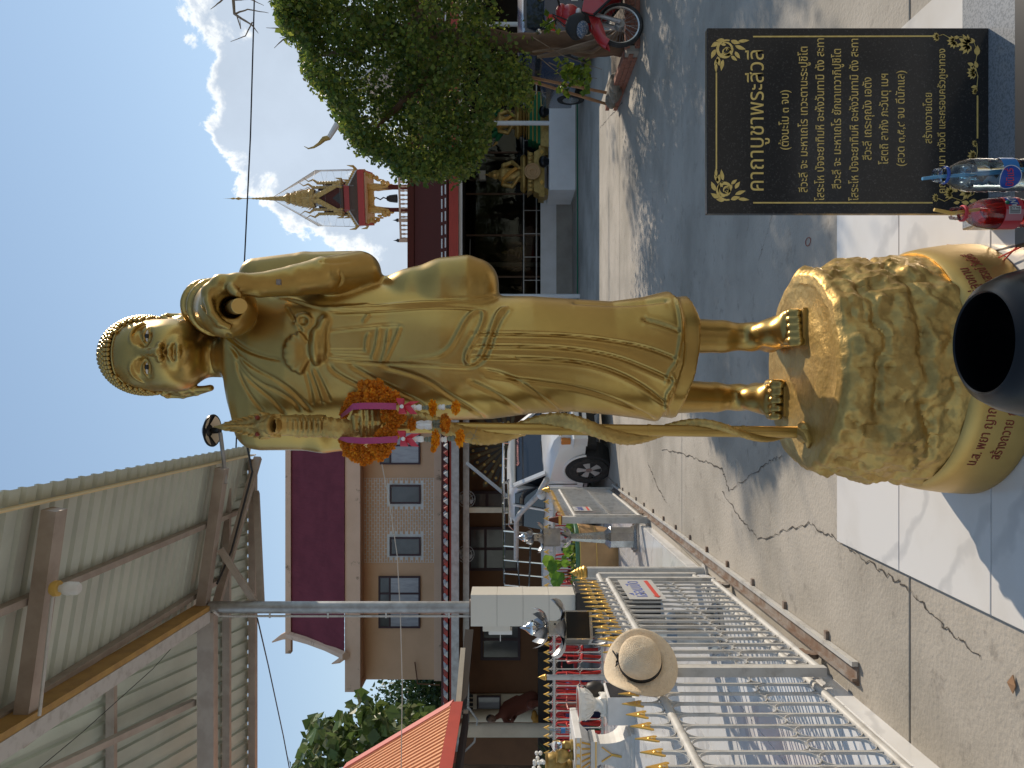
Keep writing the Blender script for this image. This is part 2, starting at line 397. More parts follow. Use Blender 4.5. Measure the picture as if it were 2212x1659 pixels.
class MB:
 "collects geometry; part() links it as ONE mesh object"

 def __init__(s):
  s.v, s.f = [], []

 def add(s, vs, fs):
  b = len(s.v)
  s.v.extend(tuple(v) for v in vs)
  s.f.extend(tuple(i + b for i in f) for f in fs)
  return s

 def box(s, x0, x1, y0, y1, z0, z1):
  vs = [(x, y, z) for z in (z0, z1) for y in (y0, y1) for x in (x0, x1)]
  return s.add(vs, [(0, 2, 3, 1), (4, 5, 7, 6), (0, 1, 5, 4), (2, 6, 7, 3), (0, 4, 6, 2), (1, 3, 7, 5)])

 def cbox(s, x0, x1, y0, y1, z0, z1, c=.003):
  "box with a small chamfer round its top edge"
  vs = [(x0, y0, z0), (x1, y0, z0), (x1, y1, z0), (x0, y1, z0), (x0, y0, z1 - c), (x1, y0, z1 - c), (x1, y1, z1 - c), (x0, y1, z1 - c),
    (x0 + c, y0 + c, z1), (x1 - c, y0 + c, z1), (x1 - c, y1 - c, z1), (x0 + c, y1 - c, z1)]
  fs = [(3, 2, 1, 0), (8, 9, 10, 11)]
  for a in range(4):
   b = (a + 1) % 4
   fs += [(a, b, b + 4, a + 4), (a + 4, b + 4, b + 8, a + 8)]
  return s.add(vs, fs)

 def frustum(s, c, w0, d0, w1, d1, z0, z1):
  "four-sided block narrowing from w0 x d0 at z0 to w1 x d1 at z1"
  cx, cy = c
  vs = [(cx + sx * w / 2, cy + sy * d / 2, z) for (w, d, z) in ((w0, d0, z0), (w1, d1, z1)) for sx, sy in ((-1, -1), (1, -1), (1, 1), (-1, 1))]
  return s.add(vs, [(3, 2, 1, 0), (4, 5, 6, 7), (0, 1, 5, 4), (1, 2, 6, 5), (2, 3, 7, 6), (3, 0, 4, 7)])

 def beam(s, p, q, w, h, up=(0, 0, 1)):
  p, q = Vector(p), Vector(q)
  d = (q - p).normalized()
  u = Vector(up)
  if abs(d.dot(u)) > .98: u = Vector((0, 1, 0))
  a = d.cross(u).normalized(); b = a.cross(d).normalized()
  vs = [o + a * sx * w / 2 + b * sy * h / 2 for o in (p, q) for sx, sy in ((-1, -1), (1, -1), (1, 1), (-1, 1))]
  return s.add(vs, [(3, 2, 1, 0), (4, 5, 6, 7), (0, 1, 5, 4), (1, 2, 6, 5), (2, 3, 7, 6), (3, 0, 4, 7)])

 def tube(s, pts, r, n=8, closed=False, caps=True, flat=1.0):
  pts = [Vector(p) for p in pts]
  m = len(pts)
  rs = r if isinstance(r, (list, tuple)) else [r] * m
  prev = None
  vs = []
  for i, p in enumerate(pts):
   if closed: t = pts[(i + 1) % m] - pts[i - 1]
   else: t = pts[min(i + 1, m - 1)] - pts[max(i - 1, 0)]
   t = t.normalized() if t.length > 1e-9 else Vector((0, 0, 1))
   if prev is None:
    u = Vector((0, 0, 1)) if abs(t.z) < .9 else Vector((1, 0, 0))
    a = t.cross(u).normalized()
   else:
    a = prev - t * prev.dot(t)
    a = a.normalized() if a.length > 1e-6 else t.orthogonal().normalized()
   prev = a
   b = t.cross(a)
   for k in range(n):
    an = 2 * math.pi * k / n
    vs.append(p + a * (math.cos(an) * rs[i]) + b * (math.sin(an) * rs[i] * flat))
  fs = []
  for i in range(m if closed else m - 1):
   j = (i + 1) % m
   for k in range(n):
    l = (k + 1) % n
    fs.append((i * n + k, i * n + l, j * n + l, j * n + k))
  if caps and not closed:
   fs.append(tuple(range(n - 1, -1, -1)))
   fs.append(tuple((m - 1) * n + k for k in range(n)))
  return s.add(vs, fs)

 def cyl(s, p, q, r0, r1=None, n=12):
  return s.tube([p, q], [r0, r0 if r1 is None else r1], n)

 def lathe(s, prof, c=(0, 0, 0), n=24, a0=0.0, a1=2 * math.pi, sx=1.0, sy=1.0, caps=False):
  full = abs(a1 - a0 - 2 * math.pi) < 1e-6
  k = n if full else n + 1
  vs = []
  for (r, z) in prof:
   for i in range(k):
    a = a0 + (a1 - a0) * i / n
    vs.append((c[0] + r * math.cos(a) * sx, c[1] + r * math.sin(a) * sy, c[2] + z))
  fs = []
  for j in range(len(prof) - 1):
   for i in range(n):
    l = (i + 1) % k
    fs.append((j * k + i, j * k + l, (j + 1) * k + l, (j + 1) * k + i))
  if full and caps:
   if prof[0][0] > 1e-5: fs.append(tuple(range(n - 1, -1, -1)))
   if prof[-1][0] > 1e-5: fs.append(tuple((len(prof) - 1) * k + i for i in range(n)))
  return s.add(vs, fs)

 def ell(s, c, rx, ry=None, rz=None, n=14, m=9, M3=None):
  ry = rx if ry is None else ry
  rz = rx if rz is None else rz
  vs = []
  for j in range(m + 1):
   t = math.pi * j / m
   for i in range(n):
    a = 2 * math.pi * i / n
    p = Vector((rx * math.sin(t) * math.cos(a), ry * math.sin(t) * math.sin(a), -rz * math.cos(t)))
    if M3 is not None: p = M3 @ p
    vs.append((c[0] + p.x, c[1] + p.y, c[2] + p.z))
  fs = []
  for j in range(m):
   for i in range(n):
    l = (i + 1) % n
    fs.append((j * n + i, j * n + l, (j + 1) * n + l, (j + 1) * n + i))
  return s.add(vs, fs)

 def prism(s, poly, ext):
  "flat outline given as 3D points, thickened by the vector ext"
  poly = [Vector(p) for p in poly]
  e = Vector(ext)
  n = len(poly)
  nrm = Vector((0, 0, 0))
  for i in range(n):
   a, b = poly[i], poly[(i + 1) % n]
   nrm += a.cross(b)
  if nrm.dot(e) > 0: poly = poly[::-1]
  vs = poly + [p + e for p in poly]
  fs = [tuple(range(n)), tuple(range(2 * n - 1, n - 1, -1))]
  for i in range(n):
   j = (i + 1) % n
   fs.append((j, i, n + i, n + j))
  return s.add(vs, fs)

 def grid(s, rows, close_u=False):
  m, n = len(rows), len(rows[0])
  fs = []
  for j in range(m - 1):
   for i in range(n if close_u else n - 1):
    l = (i + 1) % n
    fs.append((j * n + i, j * n + l, (j + 1) * n + l, (j + 1) * n + i))
  return s.add([p for r in rows for p in r], fs)


def mesh_of(mb, name, mt, smooth=False, inv=None):
 me = bpy.data.meshes.new(name)
 vs = mb.v if inv is None else [tuple(inv @ Vector(v)) for v in mb.v]
 me.from_pydata(vs, [], mb.f)
 if mt is not None: me.materials.append(mt)
 if smooth:
  me.polygons.foreach_set('use_smooth', [True] * len(me.polygons))
  if smooth != 'all':
   try: me.set_sharp_from_angle(angle=R(smooth if not isinstance(smooth, bool) else 42))
   except Exception: pass
 me.validate()
 me.update()
 return me


def tag(o, label=None, cat=None, group=None, kind=None):
 if label: o['label'] = label
 if cat: o['category'] = cat
 if group: o['group'] = group
 if kind: o['kind'] = kind
 return o


def thing(name, label, cat, loc=(0, 0, 0), rz=0.0, group=None, kind=None):
 o = bpy.data.objects.new(name, None)
 o.empty_display_size = .1
 COL.objects.link(o)
 o.location = loc
 o.rotation_euler = (0, 0, rz)
 WM[o] = Matrix.Translation(Vector(loc)) @ Matrix.Rotation(rz, 4, 'Z')
 return tag(o, label, cat, group, kind)


def part(name, mb, mt, parent=None, smooth=False, world=False, loc=(0, 0, 0), rot=(0, 0, 0), kind=None, label=None, cat=None, group=None):
 inv = WM[parent].inverted() if (world and parent is not None) else None
 me = mesh_of(mb, name, mt, smooth, inv)
 return inst(name, me, parent, loc, rot, kind=kind, label=label, cat=cat, group=group)


def inst(name, me, parent=None, loc=(0, 0, 0), rot=(0, 0, 0), sc=None, kind=None, label=None, cat=None, group=None):
 o = bpy.data.objects.new(name, me)
 COL.objects.link(o)
 if parent is not None: o.parent = parent
 o.location = loc
 o.rotation_euler = rot
 if sc is not None: o.scale = sc if hasattr(sc, '__len__') else (sc, sc, sc)
 mtx = Matrix.LocRotScale(o.location, o.rotation_euler, o.scale)
 WM[o] = (WM[parent] @ mtx) if parent is not None else mtx
 return tag(o, label, cat, group, kind)


def copy_tree(o, parent=None):
 c = o.copy()
 COL.objects.link(c)
 if parent is not None: c.parent = parent
 for ch in [x for x in KIDS.get(o, [])]:
  copy_tree(ch, c)
 return c


KIDS = {}


def index_kids():
 KIDS.clear()
 for o in bpy.data.objects:
  if o.parent is not None: KIDS.setdefault(o.parent, []).append(o)


def dup(root, loc, rz=0.0, label=None, group=None, sc=None):
 index_kids()
 c = copy_tree(root)
 c.location = loc
 c.rotation_euler = (0, 0, rz)
 if sc: c.scale = (sc, sc, sc)
 WM[c] = Matrix.Translation(Vector(loc)) @ Matrix.Rotation(rz, 4, 'Z')
 if label: c['label'] = label
 if group: c['group'] = group
 return c


def np_mesh(name, verts, quads, mt, smooth=True):
 "fast mesh from arrays; quads (n,4) or tris (n,3)"
 me = bpy.data.meshes.new(name)
 verts = np.ascontiguousarray(verts, dtype=np.float32)
 quads = np.ascontiguousarray(quads, dtype=np.int32)
 n, k = quads.shape
 me.vertices.add(len(verts)); me.vertices.foreach_set('co', verts.ravel())
 me.loops.add(n * k); me.loops.foreach_set('vertex_index', quads.ravel())
 me.polygons.add(n)
 me.polygons.foreach_set('loop_start', np.arange(0, n * k, k, dtype=np.int32))
 me.polygons.foreach_set('use_smooth', np.full(n, smooth, dtype=bool))
 me.update(calc_edges=True)
 me.validate()
 if mt is not None: me.materials.append(mt)
 return me


class Field:
 "signed distance field on a grid, blended from simple solids and turned into one skin"

 def __init__(s, lo, hi, h):
  s.lo, s.h = np.array(lo, float), h
  s.n = np.ceil((np.array(hi, float) - s.lo) / h).astype(int) + 1
  s.ax = [(s.lo[i] + np.arange(s.n[i]) * h).astype(np.float32) for i in range(3)]
  s.F = np.full(tuple(s.n), 1.0, np.float32)

 def _sub(s, lo, hi, pad):
  sl = []
  for i in range(3):
   a = int(np.floor((lo[i] - pad - s.lo[i]) / s.h)); b = int(np.ceil((hi[i] + pad - s.lo[i]) / s.h)) + 1
   sl.append(slice(max(0, a), max(0, min(int(s.n[i]), b))))
  sl = tuple(sl)
  return sl, s.ax[0][sl[0]][:, None, None], s.ax[1][sl[1]][None, :, None], s.ax[2][sl[2]][None, None, :]

 def blend(s, sl, d, k, cut=False):
  A = s.F[sl]
  if A.size == 0: return
  if cut:
   d = -d
   h = np.clip(.5 - .5 * (d - A) / k, 0, 1)
   s.F[sl] = A * h + d * (1 - h) + k * h * (1 - h)
  else:
   h = np.clip(.5 + .5 * (d - A) / k, 0, 1)
   s.F[sl] = d * (1 - h) + A * h - k * h * (1 - h)

 def ell(s, c, r, k=.02, cut=False, rx=0.0):
  c = np.array(c, float); r = np.array(r, float) * np.ones(3)
  m = r.max()
  sl, X, Y, Z = s._sub(c - (r if rx == 0 else m), c + (r if rx == 0 else m), k + 2 * s.h)
  X, Y, Z = X - c[0], Y - c[1], Z - c[2]
  if rx:
   ca, sa = math.cos(rx), math.sin(rx)
   Y, Z = Y * ca + Z * sa, -Y * sa + Z * ca
  k0 = np.sqrt((X / r[0]) ** 2 + (Y / r[1]) ** 2 + (Z / r[2]) ** 2)
  k1 = np.sqrt((X / r[0] ** 2) ** 2 + (Y / r[1] ** 2) ** 2 + (Z / r[2] ** 2) ** 2) + 1e-9
  s.blend(sl, (k0 * (k0 - 1) / k1).astype(np.float32), k, cut)
  return s

 def cap(s, a, b, ra, rb=None, k=.02, cut=False, flat=None):
  a, b = np.array(a, float), np.array(b, float)
  rb = ra if rb is None else rb
  m = max(ra, rb)
  sl, X, Y, Z = s._sub(np.minimum(a, b) - m, np.maximum(a, b) + m, k + 2 * s.h)
  d = b - a
  L2 = float((d * d).sum()) + 1e-12
  t = np.clip(((X - a[0]) * d[0] + (Y - a[1]) * d[1] + (Z - a[2]) * d[2]) / L2, 0, 1)
  dx, dy, dz = X - a[0] - t * d[0], Y - a[1] - t * d[1], Z - a[2] - t * d[2]
  q = np.sqrt(dx * dx + dy * dy + dz * dz) - (ra + t * (rb - ra))
  s.blend(sl, q.astype(np.float32), k, cut)
  return s

 def chain(s, pts, rs, k=.02, kk=.008):
  for i in range(len(pts) - 1):
   s.cap(pts[i], pts[i + 1], rs[i], rs[i + 1], k if i == 0 else kk)
  return s

 def mesh(s):
  Fd = s.F
  neg = Fd < 0
  c = [neg[i:neg.shape[0] - 1 + i, j:neg.shape[1] - 1 + j, k:neg.shape[2] - 1 + k] for i in (0, 1) for j in (0, 1) for k in (0, 1)]
  cnt = np.zeros(c[0].shape, np.int8)
  for q in c: cnt += q
  act = (cnt > 0) & (cnt < 8)
  I = np.argwhere(act)
  ids = np.full(act.shape, -1, np.int32)
  ids[act] = np.arange(len(I))
  acc = np.zeros((len(I), 3)); num = np.zeros(len(I))
  corners = [(i, j, k) for i in (0, 1) for j in (0, 1) for k in (0, 1)]
  vals = {cc: Fd[I[:, 0] + cc[0], I[:, 1] + cc[1], I[:, 2] + cc[2]].astype(float) for cc in corners}
  for ca in corners:
   for axis in range(3):
    if ca[axis]: continue
    cb = list(ca); cb[axis] = 1; cb = tuple(cb)
    va, vb = vals[ca], vals[cb]
    m = (va < 0) != (vb < 0)
    t = np.where(m, va / np.where(m, va - vb, 1), 0)
    p = np.array(ca, float)[None, :].repeat(len(I), 0)
    p[:, axis] += t
    acc += p * m[:, None]; num += m
  V = (I + acc / np.maximum(num, 1)[:, None]) * s.h + s.lo
  quads = []
  for axis in range(3):
   o = [a for a in range(3) if a != axis]
   sa = [slice(1, -1)] * 3; sa[axis] = slice(0, -1)
   sb = [slice(1, -1)] * 3; sb[axis] = slice(1, None)
   A, B = neg[tuple(sa)], neg[tuple(sb)]
   E = np.argwhere(A != B)
   if len(E) == 0: continue
   base = E.copy()
   base[:, o[0]] += 1; base[:, o[1]] += 1
   flip = A[E[:, 0], E[:, 1], E[:, 2]]
   q = []
   for (u, v) in ((0, 0), (1, 0), (1, 1), (0, 1)):
    t = base.copy(); t[:, o[0]] -= 1 - u; t[:, o[1]] -= 1 - v
    q.append(ids[t[:, 0], t[:, 1], t[:, 2]])
   q = np.stack(q, 1)
   fl = flip if axis != 1 else ~flip
   q[~fl] = q[~fl][:, ::-1]
   quads.append(q)
  Q = np.concatenate(quads)
  Q = Q[(Q >= 0).all(1)]
  return V, Q


def vnormals(V, Q):
 n = np.cross(V[Q[:, 2]] - V[Q[:, 0]], V[Q[:, 3]] - V[Q[:, 1]])
 N = np.zeros_like(V)
 for i in range(4): np.add.at(N, Q[:, i], n)
 return N / (np.linalg.norm(N, axis=1)[:, None] + 1e-12)


def relax(V, Q, it=2, lam=.5):
 for _ in range(it):
  A = np.zeros_like(V); c = np.zeros(len(V))
  for i in range(4):
   np.add.at(A, Q[:, i], V[Q[:, (i + 1) % 4]] + V[Q[:, (i + 3) % 4]])
   np.add.at(c, Q[:, i], 2)
  V = V * (1 - lam) + lam * A / c[:, None]
 return V


def field_part(name, fld, mt, parent, it=2, warp=None, local=False, kind=None):
 V, Q = fld.mesh()
 V = relax(V, Q, it)
 if warp is not None: V = warp(V, Q)
 if not local:
  inv = np.array(WM[parent].inverted())
  V = V @ inv[:3, :3].T + inv[:3, 3]
 return inst(name, np_mesh(name, V, Q, mt), parent, kind=kind)


def text_mesh(s, size, mt, ext=.0015, align='CENTER', spacing=1.0):
 cu = bpy.data.curves.new('lettering', 'FONT')
 cu.body = s
 cu.size = size
 cu.align_x = align
 cu.extrude = ext
 cu.resolution_u = 3
 cu.space_character = spacing
 ob = bpy.data.objects.new('lettering', cu)
 COL.objects.link(ob)
 dg = bpy.context.evaluated_depsgraph_get()
 me = bpy.data.meshes.new_from_object(ob.evaluated_get(dg))
 bpy.data.objects.remove(ob)
 bpy.data.curves.remove(cu)
 me.materials.clear()
 me.materials.append(mt)
 return me


def lettering(name, s, size, mt, parent, loc, xdir=(1, 0, 0), up=(0, 0, 1), ext=.0015, align='CENTER', width=None, bend=None):
 "solid letters; xdir is the reading direction, loc in world space"
 me = text_mesh(s, size, mt, ext, align)
 if width:
  xs = [v.co.x for v in me.vertices]
  w = max(xs) - min(xs)
  if w > 1e-6: me.transform(Matrix.Diagonal((width / w, 1, 1, 1)))
 x = Vector(xdir).normalized(); u = Vector(up).normalized(); n = x.cross(u)
 T = Matrix((( x.x, u.x, n.x, loc[0]), (x.y, u.y, n.y, loc[1]), (x.z, u.z, n.z, loc[2]), (0, 0, 0, 1)))
 if bend:
  for v in me.vertices: v.co = bend(v.co)
 else:
  me.transform(T)
 if parent is not None: me.transform(WM[parent].inverted())
 me.name = name
 me.update()
 return inst(name, me, parent)


def leaf_mesh(name, centers, size, mt, shape=1.0, droop=.2, seed=1, up_bias=.5, jitter=.35):
 "many small folded leaves (two quads each) at the given centres"
 g = np.random.default_rng(seed)
 c = np.asarray(centers, float)
 n = len(c)
 d = g.normal(size=(n, 3)); d[:, 2] -= droop
 d /= np.linalg.norm(d, axis=1)[:, None]
 u = g.normal(size=(n, 3)); u[:, 2] += up_bias
 s_ = np.cross(d, u); s_ /= np.linalg.norm(s_, axis=1)[:, None] + 1e-9
 nn = np.cross(s_, d)
 L = size * (1 + jitter * (g.random(n) * 2 - 1))
 W = L * .34 * shape
 fold = .25
 base = c; tip = c + d * L[:, None] + nn * (-.15 * L)[:, None]
 mid = c + d * (L * .5)[:, None] - nn * (W * fold)[:, None]
 lft = c + d * (L * .45)[:, None] + s_ * W[:, None]
 rgt = c + d * (L * .45)[:, None] - s_ * W[:, None]
 V = np.stack([base, lft, tip, mid, rgt], 1).reshape(-1, 3)
 k = np.arange(n) * 5
 Q = np.concatenate([np.stack([k, k + 3, k + 2, k + 1], 1), np.stack([k, k + 4, k + 2, k + 3], 1)])
 return np_mesh(name, V, Q, mt, smooth=False)
# ================================================================== GROUND
g = MB(); g.box(-260, 260, -160, 420, -.40, -.05)
tag(part('ground', g, M['earth']), kind='structure')
yard = thing('concrete_yard', None, None, kind='structure')
g = MB(); g.box(-14, 16, -12, 27, -.048, -.012)
part('slab_bed', g, M['crack'], yard)
ys = [-12, -6, -1.2, 3.10, 7.26, 11.45, 15.6, 19.8, 24, 27]
xs = [-14, -9.6, -5.6, -1.55, 8.2, 16]
for i in range(len(ys) - 1):
 for j in range(len(xs) - 1):
  s_ = MB(); s_.cbox(xs[j] + .005, xs[j + 1] - .005, ys[i] + .005, ys[i + 1] - .005, -.045, 0.0, .004)
  part('concrete_slab', s_, M['concrete'], yard)


def crack(pts, w=.008, n=18):
 "an irregular open crack lying just above the slab"
 pts = [Vector((p[0], p[1], 0)) for p in pts]
 mid = []
 for a, b in zip(pts[:-1], pts[1:]):
  for k in range(n):
   t = k / n
   mid.append(a.lerp(b, t) + Vector((random.uniform(-1, 1), random.uniform(-1, 1), 0)) * .013)
 mid.append(pts[-1])
 m = MB()
 rows = [[], []]
 for i, p in enumerate(mid):
  t = (mid[min(i + 1, len(mid) - 1)] - mid[max(i - 1, 0)]).normalized()
  nn = Vector((-t.y, t.x, 0))
  ww = w * random.uniform(.08, .5)
  rows[0].append((*(p + nn * ww)[:2], .0035)); rows[1].append((*(p - nn * ww)[:2], .0035))
 m.grid(rows)
 part('crack', m, M['crack'], yard)


crack([G(1560, 1060)[:2], G(1600, 1120)[:2], G(1640, 1165)[:2], G(1745, 1130)[:2], G(1803, 1160)[:2], G(1870, 1210)[:2], G(1960, 1270)[:2], G(2030, 1340)[:2], G(2120, 1425)[:2]], .010, 18)
crack([G(1430, 970)[:2], G(1490, 985)[:2], G(1560, 1010)[:2], G(1575, 1060)[:2]], .014)
crack([G(1575, 1060)[:2], G(1660, 1000)[:2], G(1690, 985)[:2]], .008)
crack([G(1400, 1000)[:2], G(1420, 1050)[:2], G(1440, 1085)[:2]], .016)
crack([G(1297, 275)[:2], G(1345, 222)[:2]], .014)
crack([G(1640, 560)[:2], G(1668, 470)[:2], G(1655, 330)[:2], G(1690, 90)[:2]], .005)
# a dropped leaf and a red rubber band on the concrete
m = MB(); p = G(2192, 1478); m.prism([p + Vector((-.03, 0, .004)), p + Vector((0, .016, .012)), p + Vector((.03, 0, .004)), p + Vector((0, -.016, .006))], (0, 0, .003))
tag(part('dry_leaf', m, M['bamboo'], smooth=False), 'small dry tan leaf lying on bare concrete near the fence', 'leaf')
m = MB(); p = G(1747, 522); m.tube([p + Vector((math.cos(a) * .022, math.sin(a) * .035, .004)) for a in np.linspace(0, 2 * math.pi, 20, endpoint=False)], .002, 5, closed=True)
tag(part('rubber_band', m, M['red_ink']), 'dark red rubber band lying on the concrete beside the black plaque', 'rubber band')

# ------------------------------------------------------------------ marble platform under the statue
PZ = .02
plat = thing('marble_platform', None, None, kind='structure')
x0p, x1p = -.766, 1.45
b = MB(); b.box(x0p + .004, x1p - .004, -.6, 3.748, -.01, PZ - .006)
part('platform_bed', b, M['grout'], plat)
ty = [3.752, 3.148, 2.544, 1.94, 1.336, .732, .128, -.476]
tx = [x0p, -.166, .434, 1.034, 1.45]
for i in range(len(ty) - 1):
 for j in range(len(tx) - 1):
  t = MB(); t.cbox(tx[j] + .002, tx[j + 1] - .002, ty[i + 1] + .002, ty[i] - .002, 0, PZ, .0025)
  part('marble_tile', t, M['marble'], plat)

# ------------------------------------------------------------------ raised white yard behind the gates
YZ = .10
fence_x = lambda Y: -1.335 - .035 * Y
gate_x = lambda Y: -1.245 - .034 * Y
yf = thing('white_yard_floor', None, None, kind='structure')
b = MB()
b.add([(fence_x(.5), .5, .0), (fence_x(12.6), 12.6, .0), (-9, 12.6, .0), (-9, .5, .0), (fence_x(.5), .5, YZ - .012), (fence_x(12.6), 12.6, YZ - .012), (-9, 12.6, YZ - .012), (-9, .5, YZ - .012)],
  [(0, 1, 2, 3), (7, 6, 5, 4), (0, 4, 5, 1), (1, 5, 6, 2), (2, 6, 7, 3), (3, 7, 4, 0)])
part('yard_bed', b, M['marble2'], yf)
for i in range(21):
 y0 = .5 + i * .6
 if y0 + .6 > 12.7: break
 for j in range(11):
  xa0, xb0 = fence_x(y0) - j * .6, fence_x(y0) - (j + 1) * .6
  xa1, xb1 = fence_x(y0 + .6) - j * .6, fence_x(y0 + .6) - (j + 1) * .6
  if xa0 / max(y0 + .6, .1) * F < -829.5 - 120 and y0 > 1.5: continue
  c = .003
  t = MB()
  t.add([(xb0 + c, y0 + c, YZ - .014), (xa0 - c, y0 + c, YZ - .014), (xa1 - c, y0 + .6 - c, YZ - .014), (xb1 + c, y0 + .6 - c, YZ - .014),
    (xb0 + c, y0 + c, YZ), (xa0 - c, y0 + c, YZ), (xa1 - c, y0 + .6 - c, YZ), (xb1 + c, y0 + .6 - c, YZ)],
    [(3, 2, 1, 0), (4, 5, 6, 7), (0, 1, 5, 4), (1, 2, 6, 5), (2, 3, 7, 6), (3, 0, 4, 7)])
  part('yard_tile', t, M['marble2'], yf)

# ================================================================== SHED ROOF (upper left)
EX = lambda Y: -.72 - .0165 * Y                # eave line of the right wing
EZ = 4.63
shed = thing('shed_roof', 'large grey corrugated metal shed roof on steel purlins above the white gates', 'roof', (-2.36, 8.0, 4.75))
RX0, RX1, RZ1 = 0.0, -1.62, .27               # offsets from the eave: sheet runs up to the left


def rib_sheet(mb, p0, run, slope, along, pitch, n, h=.028, flip=1):
 "trapezoid-ribbed sheet: origin p0, ribs run in direction run (vector), stepping along 'along' (unit)"
 p0, run, a = Vector(p0), Vector(run), Vector(along)
 up = a.cross(run).normalized()
 if up.z < 0: up = -up
 prof = []
 for i in range(n):
  for (t, hh) in ((0, 0), (.60, 0), (.68, h), (.90, h), (.98, 0)):
   prof.append((pitch * (i + t), hh))
 prof.append((pitch * n, 0))
 r0 = [p0 + a * t + up * (hh * flip) for t, hh in prof]
 r1 = [p + run for p in r0]
 mb.grid([r0, r1])
 # a second skin so that the sheet has thickness
 mb.grid([[p + run + up * .0015 for p in r0], [p + up * .0015 for p in r0]])
 return mb


yy = 2.4
while yy < 9.15:
 m = MB()
 x0 = EX(yy)
 rib_sheet(m, (x0 + .14, yy, EZ + .08), (RX1 - .12, 0, RZ1 + .02), None, (-.0165, .99986, 0), .17, 4, flip=1)
 part('roof_sheet', m, M['sheet'], shed, world=True)
 yy += .68
yend = yy
# lit eave strip (flashing) and the edge of the sheets seen beyond it
m = MB(); m.beam((EX(2.2) + .03, 2.2, EZ + .055), (EX(9.16) + .03, 9.16, EZ + .055), .012, .085)
part('eave_flashing', m, M['flashing'], shed, world=True)
# purlins under the right wing
for t in (.38, .835):
 m = MB(); m.beam((EX(2.3) + RX1 * t, 2.3, EZ + .06 + RZ1 * t), (EX(9.14) + RX1 * t, 9.14, EZ + .06 + RZ1 * t), .05, .075)
 part('purlin', m, M['purlin'], shed, world=True)
# rafters across it
for Yr in (2.2, 5.07, 8.0):
 m = MB(); m.beam((EX(Yr) - .02, Yr, EZ - .02), (-2.36, Yr, EZ + .19), .13, .10)
 part('rafter', m, M['purlin'], shed, world=True)
# long beam over the poles, gold-yellow light put into its colour
m = MB(); m.beam((-2.08, 2.4, 4.80), (-2.345, 8.0, 4.80), .11, .17)
part('long_beam', m, M['ochre'], shed, world=True)
m = MB(); m.beam((-2.135, 2.4, 4.715), (-2.40, 8.0, 4.715), .12, .012)
part('beam_flange', m, M['white_steel'], shed, world=True)
# rear plane: slopes down and away, its ribs running back
zr = lambda Y: 4.66 + .40 * (9.16 - Y)
for k in range(10):
 xx = -2.30 - k * .68 - .68 if k else -2.98
 xx = -2.30 - (k + 1) * .68
 m = MB()
 rib_sheet(m, (xx, 9.16, zr(9.16) + .06), (0, -3.6, 1.44), None, (1, 0, 0), .17, 4, flip=1)
 part('roof_sheet', m, M['sheet2'], shed, world=True)
m = MB(); rib_sheet(m, (-2.30, 9.16, zr(9.16) + .06), (0, -1.1, .44), None, (1, 0, 0), .1425, 10)
part('roof_sheet', m, M['sheet2'], shed, world=True)
for (Yp, w) in ((8.72, .06), (9.12, .09), (7.3, .06)):
 m = MB(); m.beam((EX(9.1) - .02 if Yp > 8.1 else -2.42, Yp, zr(Yp) - .01), (-9.0, Yp, zr(Yp) - .01), w, .08)
 part('purlin', m, M['purlin'], shed, world=True)
m = MB(); m.beam((-2.36, 8.0, 4.76), (-9, 8.0, 4.76), .12, .17)
part('cross_beam', m, M['purlin'], shed, world=True)
m = MB(); m.beam((-2.5, 8.07, 4.70), (-9, 8.07, 4.70), .02, .03)
part('conduit', m, M['white_steel'], shed, world=True)
for xx in (-3.3, -4.6):
 m = MB(); m.beam((xx, 8.0, 4.9), (xx, 5.7, zr(5.7) - .06), .06, .07)
 part('rafter', m, M['purlin'], shed, world=True)
# braces at the head of the pole
top = Vector((-2.36, 8.0, 4.10))
m = MB(); m.beam((-2.36, 8.05, 4.22), (-1.28, 9.1, 4.62), .06, .07); part('brace', m, M['purlin'], shed, world=True)
m = MB(); m.beam((EX(9.1), 9.1, 4.60), (-2.30, 8.1, 4.70), .06, .08); part('brace', m, M['purlin'], shed, world=True)
m = MB(); m.beam((-2.34, 8.04, 4.24), (-1.72, 8.03, 4.64), .05, .06); part('brace', m, M['purlin'], shed, world=True)

post = thing('roof_post', 'slim grey steel post holding up the shed roof from the white tiled pillar', 'post', (-2.318, 8.0, 2.02))
m = MB(); m.cyl((-2.318, 8.0, 2.03), (-2.318, 8.0, 4.74), .062, n=18)
part('pipe', m, M['galv'], post, smooth=True, world=True)
m = MB(); m.cyl((-2.318, 8, 2.02), (-2.318, 8, 2.04), .085, n=18); part('base_plate', m, M['rust'], post, world=True)
m = MB(); m.tube([(-2.40, 7.97, 2.03), (-2.40, 7.97, 4.5), (-2.39, 7.95, 4.62), (-2.33, 7.9, 4.66)], .012, 6); part('conduit', m, M['white_steel'], post, world=True, smooth=True)
for z in (2.25, 2.9, 3.5, 4.1):
 m = MB(); m.beam((-2.415, 7.955, z), (-2.36, 7.955, z), .008, .018); part('clip', m, M['white_steel'], post, world=True)

